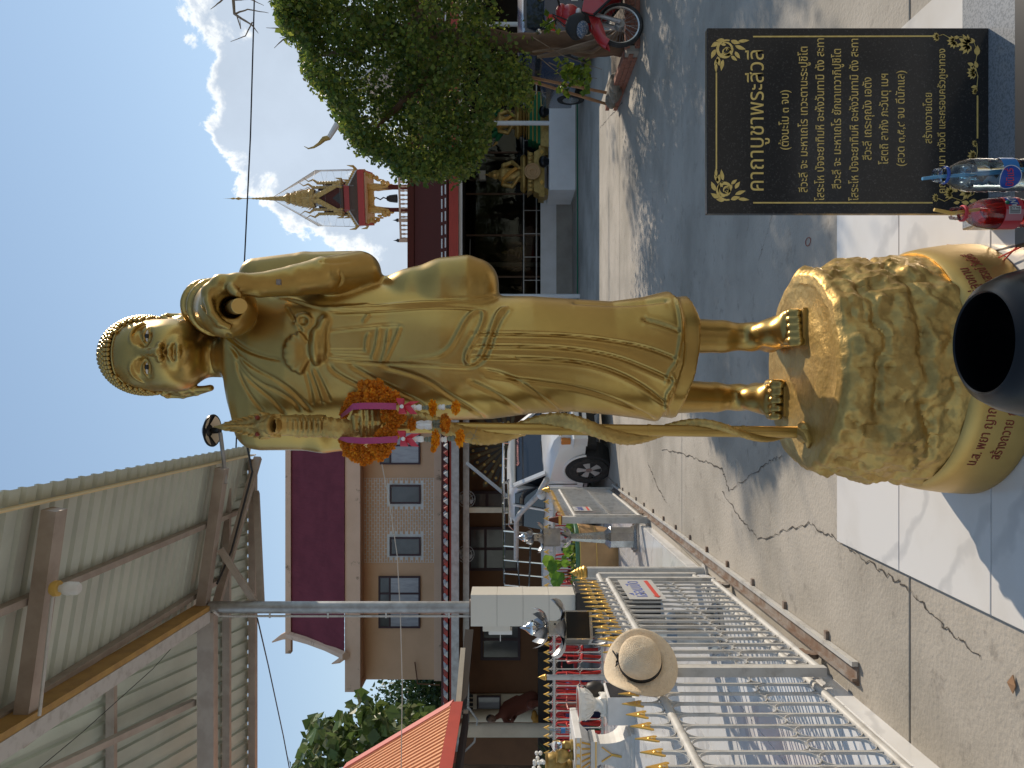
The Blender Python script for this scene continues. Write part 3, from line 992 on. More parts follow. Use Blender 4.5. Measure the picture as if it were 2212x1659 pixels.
pil = thing('tiled_pillar', 'square cream tiled pillar on a black granite foot carrying the steel post', 'pillar', (-2.305, 8.0, YZ))
pw = .160
m = MB(); m.box(-2.305 - pw + .006, -2.305 + pw - .006, 8 - pw + .006, 8 + pw - .006, .9, 2.012); part('core', m, M['grout'], pil, world=True)
for k in range(4):
 z0 = .96 + k * .265
 m = MB(); m.cbox(-2.305 - pw, -2.305 + pw, 8 - pw, 8 + pw, z0, z0 + .262 if k < 3 else 2.02, .002); part('tile', m, M['tile_cream'], pil, world=True)
m = MB(); m.cbox(-2.32 - .235, -2.32 + .215, 8 - .235, 8 + .235, YZ, .955, .01); part('foot', m, M['granite_black'], pil, world=True)
mbx = thing('switch_box', 'small cream electric box fixed to the left side of the tiled pillar', 'electric box', (-2.5, 7.96, 1.64))
m = MB(); m.cbox(-2.53, -2.466, 7.88, 8.04, 1.62, 1.90, .006); part('case', m, M['tile_cream'], mbx, world=True)
m = MB(); m.cbox(-2.57, -2.53, 7.90, 8.02, 1.60, 1.84, .006); part('cover', m, M['white'], mbx, world=True)
m = MB(); m.beam((-2.57, 7.95, 1.72), (-2.65, 7.94, 1.72), .008, .008); part('lever', m, M['white'], mbx, world=True)

# lamps hung from the shed
bulb = thing('bulb_lamp', 'big white bulb in a pale socket hanging under the shed rafter', 'lamp', tuple(P(140, 1272, 5.0)))
pb = P(262, 1262, 5.75)
m = MB(); m.lathe([(.0, -.006), (.05, 0), (.052, .03), (.04, .05), (0, .055)], tuple(P(118, 1271, 4.98) - Vector((0, 0, .03))), 16); part('socket', m, M['straw_yellow'], bulb, smooth=True, world=True)
m = MB(); q = P(118, 1271, 4.98); m.lathe([(0, -.165), (.030, -.162), (.042, -.145), (.044, -.09), (.038, -.06), (.024, -.045), (.022, -.01)], tuple(q), 18); part('bulb', m, M['white'], bulb, smooth=True, world=True)
m = MB(); m.tube([q + Vector((-.03, 0, 0)), P(113, 1292, 5.0), P(85, 1546, 4.96)], .011, 6); part('conduit', m, M['white_steel'], bulb, world=True, smooth=True)
fl = thing('clamp_light', 'small black clamp light with a looped cable under the shed beam', 'lamp', tuple(P(100, 1565, 5.2)))
m = MB(); m.beam(P(40, 1610, 5.2), P(82, 1578, 5.2), .05, .03); part('tube_light', m, M['black'], fl, world=True)
c0 = P(90, 1563, 5.2)
m = MB(); m.ell(c0, .03, .03, .04); m.beam(c0, P(62, 1585, 5.2), .015, .015); part('head', m, M['black'], fl, smooth=True, world=True)
m = MB(); m.tube([c0 + Vector((math.cos(a) * .045 - .02, 0, math.sin(a) * .05)) for a in np.linspace(0, 5.2, 14)], .005, 5); part('cable', m, M['cable'], fl, world=True)
ufo = thing('disc_lamp', 'round black disc lamp with cream reflectors on a bracket beside the gold naga head', 'lamp', tuple(P(462, 930, 8.1)))
c0 = P(458, 930, 8.1)
rt = Matrix.Rotation(R(-10), 3, 'X')
def ring(r, z): return [c0 + rt @ Vector((r * math.cos(a), r * math.sin(a), z)) for a in np.linspace(0, 2 * math.pi, 32, endpoint=False)]
m = MB(); m.grid([ring(.170, .0), ring(.172, -.012), ring(.165, -.012), ring(.06, .045), ring(.0, .05)], close_u=True); m.grid([ring(.168, .004), ring(.07, .075), ring(0, .08)], close_u=True); part('shade', m, M['black'], ufo, smooth=40, world=True)
for a0 in (.25, .25 + math.pi / 2, .25 + math.pi, .25 + 1.5 * math.pi):
 m = MB(); m.grid([[c0 + rt @ Vector((r * math.cos(a), r * math.sin(a), z)) for a in np.linspace(a0, a0 + .95, 8)] for r, z in ((.155, -.014), (.065, .030))])
 part('reflector', m, M['cream'], ufo, world=True)
m = MB(); m.lathe([(0, -.10), (.03, -.09), (.035, -.02), (.02, .0)], tuple(c0 + Vector((0, 0, .02))), 14); part('lamp_body', m, M['black'], ufo, smooth=True, world=True)
m = MB(); m.tube([P(476, 935, 8.1), P(484, 1000, 8.05), P(487, 1045, 8.0)], .022, 8); part('arm', m, M['galv'], ufo, smooth=True, world=True)

# ================================================================== PEACH HOUSE
HY = 22.0
house = thing('peach_house', 'two storey peach house with a maroon roof and brick patterned wall panel', 'house', (-4, HY, 0))
wx0, wx1 = P(900, 1468, HY).x, 1.2
wz0, wz1 = 3.55, P(790, 1400, HY).z
m = MB(); m.box(wx0, wx1, HY, HY + 7, 3.30, wz1 + .3); part('upper_wall', m, M['peach'], house, world=True)
m = MB(); m.box(wx0 - .02, wx1, HY - .05, HY - .002, 3.30, P(938, 0, HY).z); part('wall_band', m, M['peach2'], house, world=True)
bx0 = P(780, 1495, 21.2).x
zb0, zb1 = P(778, 0, 21.2).z, P(745, 0, 21.2).z
m = MB(); m.box(bx0, wx1 + .4, 21.2, 21.35, zb0, zb1); part('fascia_beam', m, M['peach2'], house, world=True)
m = MB(); m.box(bx0, wx1 + .4, 21.352, HY - .003, zb0 + .05, zb0 + .14); part('soffit', m, M['peach'], house, world=True)
m = MB(); m.box(bx0, bx0 + .15, 21.355, 29, zb0 + .003, zb1 - .002); part('side_fascia', m, M['peach2'], house, world=True)
# roof: panels between seams, each with its own ribs
ry0, ry1 = 21.15, 22.95
rz0 = P(747, 0, ry0).z; rz1 = P(628, 0, ry1).z
nrow = 3
cuts = [0, .36, .70, 1.0]
xl0, xl1 = P(745, 1415, ry0).x, P(640, 1402, ry1).x
for r_ in range(nrow):
 t0, t1 = cuts[r_], cuts[r_ + 1]
 ya, yb = ry0 + (ry1 - ry0) * t0, ry0 + (ry1 - ry0) * (t1 + .012)
 za, zb = rz0 + (rz1 - rz0) * t0 + .03 * (nrow - r_) * .4, rz0 + (rz1 - rz0) * (t1 + .012) + .03 * (nrow - r_) * .4
 for c_ in range(12):
  xa = xl0 + .02 + c_ * .76
  if xa > 1.6: break
  m = MB(); rib_sheet(m, (xa, ya, za), (0, yb - ya, zb - za), None, (1, 0, 0), .19, 4, h=.006)
  part('roof_panel', m, M['maroon'], house, world=True)
m = MB(); m.beam((xl1 - .1, ry1, rz1 + .05), (1.9, ry1, rz1 + .05), .22, .16); part('ridge_cap', m, M['peach2'], house, world=True)
m = MB(); m.grid([[(xl0, ry1, rz1), (1.9, ry1, rz1)], [(xl0, 29, wz1), (1.9, 29, wz1)]]); part('rear_roof', m, M['maroon'], house, world=True)
# gable edge with upswept finials
A = P(745, 1413, ry0); B_ = P(622, 1392, ry1)
m = MB()
pts = [Vector((A.x - .02, ry0 - .1, rz0 - .02)), Vector((A.x - .03, (ry0 * 2 + ry1) / 3, rz0 + (rz1 - rz0) * .33)), Vector((A.x - .03, (ry0 + 2 * ry1) / 3, rz0 + (rz1 - rz0) * .68)), Vector((A.x - .06, ry1, rz1 + .08))]
m.tube(pts, [.12, .11, .11, .12], 6)
m.tube([pts[3], pts[3] + Vector((-.06, .02, .18)), pts[3] + Vector((-.22, .02, .48))], [.13, .09, .02], 6)
part('barge_board', m, M['peach2'], house, world=True)
m = MB(); q = P(742, 1418, ry0); m.tube([q, q + Vector((-.12, 0, .12)), q + Vector((-.20, 0, .32))], [.10, .07, .015], 6); part('eave_finial', m, M['peach2'], house, world=True)


def win(parent, dx0, dx1, dy0, dy1, Y, panes, frame=M['frame_dk'], glass=M['window'], t=.05, fan=None, depth=.05):
 a, b = P(dx1, dy1, Y), P(dx0, dy0, Y)          # lower left, upper right
 x0, x1, z0, z1 = a.x, b.x, a.z, b.z
 f = MB()
 f.box(x0, x1, Y - depth, Y - .004, z0, z0 + t); f.box(x0, x1, Y - depth, Y - .004, z1 - t, z1)
 f.box(x0, x0 + t, Y - depth + .001, Y - .004, z0 + t, z1 - t); f.box(x1 - t, x1, Y - depth + .001, Y - .004, z0 + t, z1 - t)
 zf = z1 - t if fan is None else z0 + (z1 - z0) * fan
 if fan is not None: f.box(x0 + t, x1 - t, Y - depth + .001, Y - .004, zf - t / 2, zf + t / 2)
 for k in range(1, panes):
  xm = x0 + (x1 - x0) * k / panes
  f.box(xm - t / 2, xm + t / 2, Y - depth + .002, Y - .004, z0 + t, z1 - t)
 w = part('window', f, frame, parent, world=True)
 gl = [glass] * panes if not isinstance(glass, list) else glass
 for k in range(panes):
  xa = x0 + (x1 - x0) * k / panes + t / 2; xb = x0 + (x1 - x0) * (k + 1) / panes - t / 2
  m = MB(); m.box(xa, xb, Y - .03, Y - .006, z0 + t / 2, zf - t / 4); part('pane', m, gl[k], w, world=True)
  if fan is not None:
   m = MB(); m.box(xa, xb, Y - .03, Y - .006, zf + t / 4, z1 - t / 2); part('pane', m, M['window'], w, world=True)
 return w


win(house, 818, 908, 1244, 1356, HY - .012, 3, glass=M['window_lt'], fan=.73)
win(house, 842, 909, 1160, 1200, HY - .012, 1)
win(house, 842, 909, 1047, 1088, HY - .012, 1)
win(house, 821, 908, 880, 1003, HY - .012, 3, glass=M['window_lt'], fan=.74)
# brick pattern panel: proud bricks over pale joints
zt, zbm = P(781, 0, HY).z, P(942, 0, HY).z
xb0, xb1 = P(0, 1215, HY).x, P(0, 1032.5, HY).x
m = MB(); m.box(xb0, xb1, HY - .012, HY - .003, zbm, zt); part('joint_panel', m, M['white'], house, world=True)
wins = [(P(909, 1200, HY), P(842, 1160, HY)), (P(909, 1088, HY), P(842, 1047, HY))]
bh = (zt - zbm) / 29; bl = (xb1 - xb0) / 15.0
cand = []
for r_ in range(29):
 for c_ in range(-1, 16):
  xa = xb0 + (c_ + (.5 if r_ % 2 else 0)) * bl + .011; xe = xa + bl - .022
  xa, xe = max(xa, xb0 + .011), min(xe, xb1 - .011)
  if xe - xa < .03: continue
  z0 = zbm + r_ * bh + .010; z1 = z0 + bh - .020
  hit = any(xe > w[0].x - .02 and xa < w[1].x + .02 and z1 > w[0].z - .02 and z0 < w[1].z + .02 for w in wins)
  if not hit: cand.append((xa, xe, z0, z1))
cand.sort(key=lambda c: -(c[1] - c[0]))
rest = MB()
for i, (xa, xe, z0, z1) in enumerate(cand):
 if i < 300:
  m = MB(); m.box(xa, xe, HY - .022, HY - .010, z0, z1); part('brick', m, M['peach'], house, world=True)
 else:
  rest.box(xa, xe, HY - .022, HY - .010, z0, z1)
part('brick_infill', rest, M['peach'], house, world=True, kind='stuff')
# ground floor in the shade of its awning
GY = 21.0
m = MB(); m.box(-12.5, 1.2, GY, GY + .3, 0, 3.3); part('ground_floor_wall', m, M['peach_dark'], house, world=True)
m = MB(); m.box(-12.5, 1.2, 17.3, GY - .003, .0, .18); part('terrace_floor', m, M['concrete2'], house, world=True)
win(house, 1012, 1120, 1138, 1232, GY - .01, 2, fan=.66, t=.07)
win(house, 1020, 1180, 1060, 1100, GY - .01, 1, fan=.8, t=.08)
win(house, 1038, 1124, 1335, 1425, GY - .01, 2, t=.07)
m = MB(); m.box(P(0, 1550, GY).x, P(0, 1498, GY).x, GY - .05, GY - .002, .9, 3.0); part('vent_wall', m, M['cream'], house, world=True)
for r_ in range(2):
 for c_ in range(5):
  q = P(1003 + r_ * 14, 1503 + c_ * 9.5, GY - .06)
  m = MB(); m.box(q.x - .04, q.x + .04, GY - .062, GY - .051, q.z - .06, q.z + .06); part('vent_hole', m, M['black_matt'], house, world=True)
win(house, 1030, 1082, 1502, 1534, GY - .06, 1, glass=M['window_lt'], t=.04)
# awning
m = MB(); rows = []
for y, z in ((17.6, 3.10), (22.0, 3.62)):
 rows.append([(-9.6, y, z), (0.6, y, z)])
m.grid(rows); m.grid([[(a[0], a[1], a[2] - .06) for a in rows[1]], [(a[0], a[1], a[2] - .06) for a in rows[0]]])
part('awning_roof', m, M['redbrown'], house, world=True)
for k in range(64):
 xx = -9.55 + k * .158
 m = MB()
 m.prism([(xx, 17.52, 3.06), (xx + .15, 17.52, 3.06), (xx + .075, 17.52, 3.15)], (0, .45, .053))
 part('edge_tile', m, M['sign_grey'] if k % 2 else M['red_fascia'], house, world=True)
m = MB(); m.box(-8.3, .6, 17.40, 17.52, 2.80, 2.97); part('gutter', m, M['galv'], house, world=True)
m = MB(); m.box(-9.6, .6, 17.62, 17.74, 2.90, 3.03); part('eave_fascia', m, M['red_fascia'], house, world=True)
m = MB(); m.box(-8.2, .6, 17.95, 18.07, 2.60, 2.74); part('awning_beam', m, M['galv'], house, world=True)
m = MB(); m.tube([(-8.2, 17.45, 2.84), (-8.35, 17.45, 2.70), (-8.1, 17.45, 2.45), (-7.6, 17.45, 2.38), (-7.3, 17.45, 2.6)], .025, 6); part('downpipe', m, M['white_steel'], house, world=True, smooth=True)
m = MB(); m.box(-3.0, -2.88, 17.95, 18.07, .18, 2.6); part('awning_post', m, M['cream'], house, world=True)
m = MB(); m.tube([P(950, 1480, 21.9), P(902, 1477, 21.9), P(896, 1430, 21.9)], .02, 5); part('wall_stain_line', m, M['peach_dark'], house, world=True)
for (dx, dy0, dy1) in ():
 pass
for i, (X_, Y_, r_) in enumerate(((-7.86, 17.5, .152), (-8.6, 20.0, .15), (-8.9, 20.6, .13))):
 m = MB(); m.cyl((X_, Y_, .18), (X_, Y_, 2.85), r_, n=20); part('round_column', m, M['cream'], house, smooth=True, world=True)
m = MB(); m.box(-9.3, -6.2, 17.85, 18.2, .182, .99); part('dark_counter', m, M['dark_int'], house, world=True)

# two wall fans under the awning
def wall_fan(dx, dy, Y, label):
 c = P(dx, dy, Y)
 f = thing('wall_fan', label, 'fan', tuple(c), group=None)
 m = MB(); m.cyl((0, .18, .05), (0, .05, .0), .05, .06); m.box(-.07, .07, .1, .22, -.02, .16); part('motor', m, M['white'], f)
 m = MB()
 for r_ in (.2, .14, .07): m.tube([(r_ * math.cos(a), 0, r_ * math.sin(a) - .02) for a in np.linspace(0, 2 * math.pi, 20, endpoint=False)], .006, 4, closed=True)
 for a in np.linspace(0, 2 * math.pi, 12, endpoint=False): m.tube([(.03 * math.cos(a), -.02, .03 * math.sin(a) - .02), (.2 * math.cos(a), 0, .2 * math.sin(a) - .02)], .004, 4)
 part('guard', m, M['white_steel'], f)
 for k in range(3):
  m = MB(); a = k * 2.09
  m.prism([(.03 * math.cos(a), .02, .03 * math.sin(a) - .02), (.17 * math.cos(a - .35), .03, .17 * math.sin(a - .35) - .02), (.17 * math.cos(a + .35), .01, .17 * math.sin(a + .35) - .02)], (0, .006, 0)); part('blade', m, M['window_lt'], f)
 return f


wall_fan(1006, 1078, 18.0, 'white wall fan hanging under the awning beam above the pickup roof rack')
wall_fan(1004, 1197, 18.0, 'white wall fan hanging under the awning beam beside the tiled pillar')

# orange roof in front of the left end
A = Vector((-5.44, 13.0, 2.62)); AB = Vector((-.02, -1, .005)); AC = Vector((-1.6, 1.5, 1.76))
orf = thing('orange_roof', 'small orange corrugated roof with red fascia at the left edge', 'roof', tuple(A))
for k in range(7):
 m = MB(); rib_sheet(m, A + AB * (.75 * k + .75), AC * 1.25, None, -AB.normalized(), .125, 6, h=.022)
 part('roof_sheet', m, M['orange_roof'], orf, world=True)
m = MB(); m.beam(A + Vector((.03, .06, .0)), A + AC * 1.25 + Vector((.03, .06, .02)), .16, .03, up=(.73, 0, .68)); part('verge_flashing', m, M['pinkred'], orf, world=True)
m = MB(); m.beam(A + Vector((.03, .1, -.09)), A + AB * 6 + Vector((.03, 0, -.09)), .03, .19); part('fascia', m, M['red_fascia'], orf, world=True)
m = MB(); m.beam(A + Vector((-.25, .1, -.24)), A + AB * 6 + Vector((-.25, 0, -.24)), .3, .08); part('soffit_beam', m, M['dark_int'], orf, world=True)
m = MB(); m.beam(P(1014, 1362, 14.9), A + Vector((-.1, .2, -.16)), .06, .16); part('rear_rafter', m, M['dark_int'], orf, world=True)
m = MB(); m.beam(P(1000, 1400, 14.2), P(990, 1520, 13.2), .02, .09); part('scalloped_board', m, M['cream'], orf, world=True)
m = MB(); m.box(-6.1, -5.95, 9.2, 9.35, .1, 2.6); part('roof_leg', m, M['cream'], orf, world=True)

# person sitting in the shade of the terrace
pers = thing('person', 'person in a dark orange robe sitting in deep shade behind the white fence', 'person', tuple(P(1190, 1540, 18.6)))
fl_ = Field(P(1170, 1590, 18.6) - Vector((.1, .7, .5)), P(1040, 1490, 18.6) + Vector((.2, .7, .2)), .022)
hc = P(1062, 1553, 18.3)
sh = hc + Vector((.12, .12, -.30)); hp = hc + Vector((.36, .25, -.95))
fl_.cap(sh + Vector((0, 0, -.06)), hp, .19, .2, .05)
fl_.cap(sh + Vector((-.15, -.1, -.02)), hc + Vector((.02, -.28, -.45)), .065, .05, .04); fl_.cap(hc + Vector((.02, -.28, -.45)), hc + Vector((.3, -.42, -.60)), .05, .04, .03)
fl_.cap(sh + Vector((.14, .1, -.02)), hp + Vector((.05, .0, .35)), .065, .055, .04)
fl_.cap(hp + Vector((-.1, -.05, 0)), hp + Vector((.1, -.5, .02)), .11, .09, .05); fl_.cap(hp + Vector((.1, -.5, .02)), hp + Vector((.14, -.52, -.42)), .08, .06, .04)
fl_.cap(hc + Vector((.03, .02, -.12)), sh, .06, .07, .04)
field_part('body', fl_, M['robe_dk'], pers)
m = MB(); m.ell(hc, .085, .1, .12); m.ell(hc + Vector((-.01, -.1, -.015)), .018, .02, .03); m.ell(hc + Vector((-.085, 0, -.01)), .012, .025, .035); m.ell(hc + Vector((.085, 0, -.01)), .012, .025, .035)
part('head', m, M['skin'], pers, smooth=True, world=True)
m = MB(); m.ell(hc + Vector((0, .02, .03)), .09, .1, .105); part('hair', m, M['black_matt'], pers, smooth=True, world=True)

# leaning pale plank and the peacock-tail ornament behind the pickup
pl = MB(); pl.beam(P(1008, 1000, 16.8), P(1108, 1082, 16.4), .10, .05)
tag(part('plank', pl, M['sign_grey']), 'weathered pale plank leaning above the pickup roof rack', 'plank')
pc = P(1098, 960, 19.0)
pk = thing('peacock_tail_ornament', 'gold peacock tail ornament fanned out behind the pickup, shade put into its colour', 'ornament', tuple(pc))
m = MB(); m.cyl((0, .06, -1.0), (0, .06, .05), .06, .09); m.ell((0, -.02, .05), .12, .08, .14); part('stand', m, M['dark_gold'], pk, smooth=True)
fme = None
for k in range(21):
 a = R(-100 + k * 10)
 L_ = 1.22 if k % 2 == 0 else 1.0
 f = MB(); f.prism([(-.012, 0, .1), (-.06, 0, L_ - .18), (-.065, 0, L_ - .06), (0, 0, L_), (.065, 0, L_ - .06), (.06, 0, L_ - .18), (.012, 0, .1)], (0, .015, 0))
 o = part('feather', f, M['bronze'] if k % 2 else M['dark_gold'], pk, loc=(0, .005 * (k % 3), 0), rot=(0, a, 0))
 for q in (.12, .45):
  e = MB(); e.cyl((0, -.012, L_ - q), (0, .0, L_ - q), .035, n=10); part('feather_eye', e, M['gold_old'], o)

# ================================================================== HALL (right, behind the statue)
hall = thing('prayer_hall', 'open sided dark prayer hall with a low red brown roof and white posts', 'hall', (5, 20, 0))
hx0, hx1 = .6, 21
m = MB(); m.grid([[(hx0, 17.9, 3.10), (hx1, 17.9, 3.10)], [(hx0, 19.1, 4.06), (hx1, 19.1, 4.06)]]); m.grid([[(hx0, 19.1, 3.99), (hx1, 19.1, 3.99)], [(hx0, 17.9, 3.03), (hx1, 17.9, 3.03)]])
m.grid([[(hx0, 19.1, 4.06), (hx1, 19.1, 4.06)], [(hx0, 27.5, 3.1), (hx1, 27.5, 3.1)]])
part('roof_slope', m, M['redbrown'], hall, world=True)
m = MB(); m.beam((hx0, 19.12, 4.10), (hx1, 19.12, 4.10), .22, .16); part('ridge_cap', m, M['redbrown'], hall, world=True)
m = MB(); m.box(hx0, hx1, 17.84, 17.9, 2.84, 3.06); part('fascia', m, M['red_fascia'], hall, world=True)
m = MB(); m.box(hx0, hx1, 17.95, 18.05, 2.76, 2.84); part('eave_beam', m, M['white_wall'], hall, world=True)
for r_ in range(2):  # white dashes stand in for light showing at slits along the tile edges
 for k in range(38):
  xx = hx0 + .1 + k * .31
  m = MB(); yk, zk = 17.93 + r_ * .12, 3.135 + r_ * .094
  m.box(xx, xx + .22, yk, yk + .03, zk, zk + .03); part('light_slit', m, M['white_wall'], hall, world=True)
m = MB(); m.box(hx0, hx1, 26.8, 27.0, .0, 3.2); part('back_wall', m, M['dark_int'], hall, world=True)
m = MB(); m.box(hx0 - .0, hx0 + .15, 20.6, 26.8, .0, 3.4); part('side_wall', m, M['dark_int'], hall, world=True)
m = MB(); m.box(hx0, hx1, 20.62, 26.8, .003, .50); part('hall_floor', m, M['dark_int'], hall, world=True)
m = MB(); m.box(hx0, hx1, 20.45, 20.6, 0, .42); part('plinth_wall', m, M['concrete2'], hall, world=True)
m = MB(); m.box(hx0, hx1, 20.48, 20.6, .422, .84); part('parapet', m, M['white_wall'], hall, world=True)
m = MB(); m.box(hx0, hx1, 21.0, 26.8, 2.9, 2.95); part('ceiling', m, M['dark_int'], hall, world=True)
for X_ in (P(0, 266, 18.95).x, P(0, 640, 18.2).x, P(0, 300, 20.6).x * 1.35):
 m = MB(); m.cyl((X_, 18.95 if X_ > 2.2 else 18.2, 0.0), (X_, 18.95 if X_ > 2.2 else 18.2, 2.78), .055, n=14); part('post', m, M['white_wall'], hall, smooth=True, world=True)
for X_ in (P(0, 386, 23).x, P(0, 322, 22).x, P(0, 407, 24).x, P(0, 560, 22).x):
 m = MB(); m.cyl((X_, 23, .5), (X_, 23, 2.9), .07, n=12); part('post', m, M['purlin'], hall, smooth=True, world=True)
for z in (1.29, .95):
 m = MB(); m.beam((hx0, 20.52, z), (hx1, 20.52, z), .03, .03); part('rail', m, M['galv'], hall, world=True)
for k in range(20):
 X_ = hx0 + .3 + k * .62
 m = MB(); m.beam((X_, 20.52, .84), (X_, 20.52, 1.29), .02, .02); part('baluster', m, M['galv'], hall, world=True)
for k in range(6):                                        # glazed front behind the rail
 X_ = hx0 + .1 + k * 1.15
 m = MB(); m.box(X_, X_ + 1.1, 21.40, 21.41, .5, 2.88); part('glass_panel', m, M['pane'], hall, world=True)
 m = MB(); m.box(X_ + 1.1, X_ + 1.15, 21.38, 21.43, .5, 2.88); part('mullion', m, M['brown'], hall, world=True)
# things dimly seen inside
tb = thing('altar_table', 'long dark altar table inside the prayer hall', 'table', (3.0, 24.5, .5))
m = MB(); m.box(.9, 5.6, 24.2, 25.4, 1.15, 1.22); part('top', m, M['brown'], tb, world=True)
for xx in (1.0, 3.2, 5.4):
 m = MB(); m.box(xx, xx + .1, 24.3, 25.3, .5, 1.15); part('leg', m, M['brown'], tb, world=True)
m = MB(); m.box(.95, 5.55, 24.15, 24.19, .8, 1.15); part('red_cloth', m, M['robe_dk'], tb, world=True)
for i, (xx, hh, lab) in enumerate(((1.5, 1.0, 'small gold Buddha figure at the left end of the hall altar'), (2.3, .8, 'short gold figure second from left on the hall altar'), (4.2, .75, 'gold figure at the right end of the hall altar'))):
 f = thing('gilt_figure', lab, 'statuette', (xx, 24.6, 1.22))
 m = MB(); m.lathe([(.3 * hh, 0), (.3 * hh, .1 * hh), (.22 * hh, .14 * hh), (.26 * hh, .25 * hh), (.13 * hh, .4 * hh), (.16 * hh, .6 * hh), (.05 * hh, .68 * hh), (.08 * hh, .78 * hh), (.06 * hh, .9 * hh), (0, hh)], (0, 0, 0), 14); part('figure', m, M['gold_old'], f, smooth=True)
for i, (dx, dy, lab) in enumerate(((1015, 560, 'ceiling fan hanging in the hall above the rail'),)):
 c = P(dx, dy, 21.2); f = thing('ceiling_fan', lab, 'fan', tuple(c))
 m = MB(); m.cyl((0, 0, .0), (0, 0, .55), .015); m.ell((0, 0, 0), .1, .1, .06); part('hub', m, M['white'], f, smooth=True)
 for k in range(3):
  a = k * 2.094 + .3; m = MB(); m.beam((.1 * math.cos(a), .1 * math.sin(a), 0), (.6 * math.cos(a), .6 * math.sin(a), 0), .1, .01); part('blade', m, M['white'], f)
spk = MB(); c = P(1040, 380, 21.0); spk.cbox(c.x - .12, c.x + .12, 20.9, 21.1, 2.32, 2.5, .02)
tag(part('speaker_box', spk, M['sign_grey']), 'small pale speaker box mounted under the hall ceiling', 'speaker')

# white block the Buddha figures stand on
blk = thing('white_plinth', 'long low whitewashed plinth in front of the prayer hall', 'plinth', (6.2, 18.8, 0))
bxa, bxb = P(0, 410, 18.76).x, 12.0
m = MB(); m.cbox(bxa, bxb, 18.76, 20.3, .06, .69, .012); part('block', m, M['white_wall'], blk, world=True)
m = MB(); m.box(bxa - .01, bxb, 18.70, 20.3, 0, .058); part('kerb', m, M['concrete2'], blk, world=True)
m = MB(); m.tube([(.5, 18.62, .02), (bxa - .3, 18.6, .02), (bxa + .2, 18.64, .02), (bxb, 18.64, .03)], .018, 6); hose = part('hose', m, M['green_plastic'], None)
tag(hose, 'thin dark green hose lying along the foot of the white plinth', 'hose')
for X_ in (bxa + .05, bxa - 2.6):
 pass

# ================================================================== BELL TOWER
TY = 40.0
tw = thing('bell_tower', 'distant golden spired bell tower with red eaves and a hanging bell', 'bell tower', (P(0, 428.9, TY).x, TY, 0), rz=R(-12))
tw.scale = (1.10, 1.10, 1.054); tw.location.z = -.74
tz = lambda zx: 14.99 - .003575 * zx
m = MB(); m.box(-1.95, 1.95, -1.8, 1.8, 0, 6.75); part('tower_base', m, M['redbrown'], tw)
m = MB(); m.box(-2.0, 1.98, -1.9, 1.9, 6.753, 6.93); part('floor_slab', m, M['peach2'], tw)
for k in range(2):
 m = MB(); m.box(-1.9, 1.9, -1.86, -1.74, 7.40 - k * .55 + .05, 7.48 - k * .55 + .05) if k == 0 else m.box(-1.9, 1.9, -1.86, -1.74, 6.94, 7.0); part('rail', m, M['peach2'], tw)
for k in range(20):
 xx = -1.8 + k * .19
 m = MB(); m.lathe([(.03, 7.0), (.05, 7.08), (.025, 7.2), (.05, 7.32), (.03, 7.448)], (xx, -1.8, 0), 6); part('baluster', m, M['peach2'], tw)
for xx in (-1.9, -1.0, 1.0, 1.9):
 m = MB(); m.box(xx - .08, xx + .08, -1.9, -1.7, 6.94, 7.56); part('rail_post', m, M['peach2'], tw)
 m = MB(); m.lathe([(.05, 7.56), (.09, 7.62), (.03, 7.72), (0, 7.86)], (xx, -1.8, 0), 8); part('post_finial', m, M['bronze'], tw)
for sx in (-1, 1):
 for sy in (-1, 1):
  m = MB(); m.box(sx * .52 - .09, sx * .52 + .09, sy * .52 - .09, sy * .52 + .09, 6.93, 9.3); part('column', m, M['redbrown'], tw)
  m = MB(); m.lathe([(.10, 8.2), (.13, 8.6), (.17, 8.9), (.15, 9.0), (.2, 9.28)], (sx * .52, sy * .52, 0), 8); part('capital', m, M['gold_tower'], tw, smooth=True)
  m = MB()
  for t in np.linspace(0, 1, 6):
   m.ell((sx * (.62 + .45 * t), sy * (.62 + .3 * t), 8.25 + .95 * t), .09 + .05 * math.sin(t * 9), .05, .12, 7, 5)
  part('bracket', m, M['gold_tower'], tw, smooth=True)
for sx in (-1, 1):
 m = MB(); m.prism([(sx * .42, -.55, 9.28), (sx * .42, -.55, 8.75), (sx * .25, -.55, 9.0), (0, -.55, 8.85), (0, -.55, 9.28)], (0, .06, 0)); part('lattice', m, M['gold_tower'], tw)
m = MB(); m.lathe([(.20, 7.87), (.19, 8.0), (.16, 8.25), (.10, 8.38), (0, 8.42)], (0, 0, 0), 14); part('bell', m, M['bronze'], tw, smooth=True)
m = MB(); m.tube([(0, 0, 8.4), (.05, 0, 8.55), (-.05, 0, 8.7), (.04, 0, 8.9), (0, 0, 9.28)], .035, 6); part('bell_hanger', m, M['bronze'], tw)
m = MB(); m.box(-1.25, 1.25, -1.25, 1.25, 9.26, 9.56); part('eave_fascia', m, M['red_paint'], tw)
m = MB(); m.box(-1.12, 1.12, -1.12, 1.12, 9.20, 9.258); part('eave_soffit', m, M['cream'], tw)
m = MB(); m.frustum((0, 0), 2.52, 2.52, 1.2, 1.2, 9.565, 10.1); part('lower_roof', m, M['brown'], tw)
for sx in (-1, 1):
 for sy in (-1, 1):
  m = MB()
  m.tube([(sx * 1.25, sy * 1.25, 9.56), (sx * .6, sy * .6, 10.12)], .05, 6); part('hip_ridge', m, M['white_wall'], tw)
  m = MB()
  for t in np.linspace(0, 1, 8): m.ell((sx * (1.24 - .62 * t), sy * (1.24 - .62 * t), 9.66 + .52 * t), .055, .055, .09, 6, 4)
  m.tube([(sx * 1.25, sy * 1.25, 9.6), (sx * 1.38, sy * 1.38, 9.7), (sx * 1.42, sy * 1.42, 9.98)], [.07, .06, .01], 6)
  part('naga_finial', m, M['gold_tower'], tw)
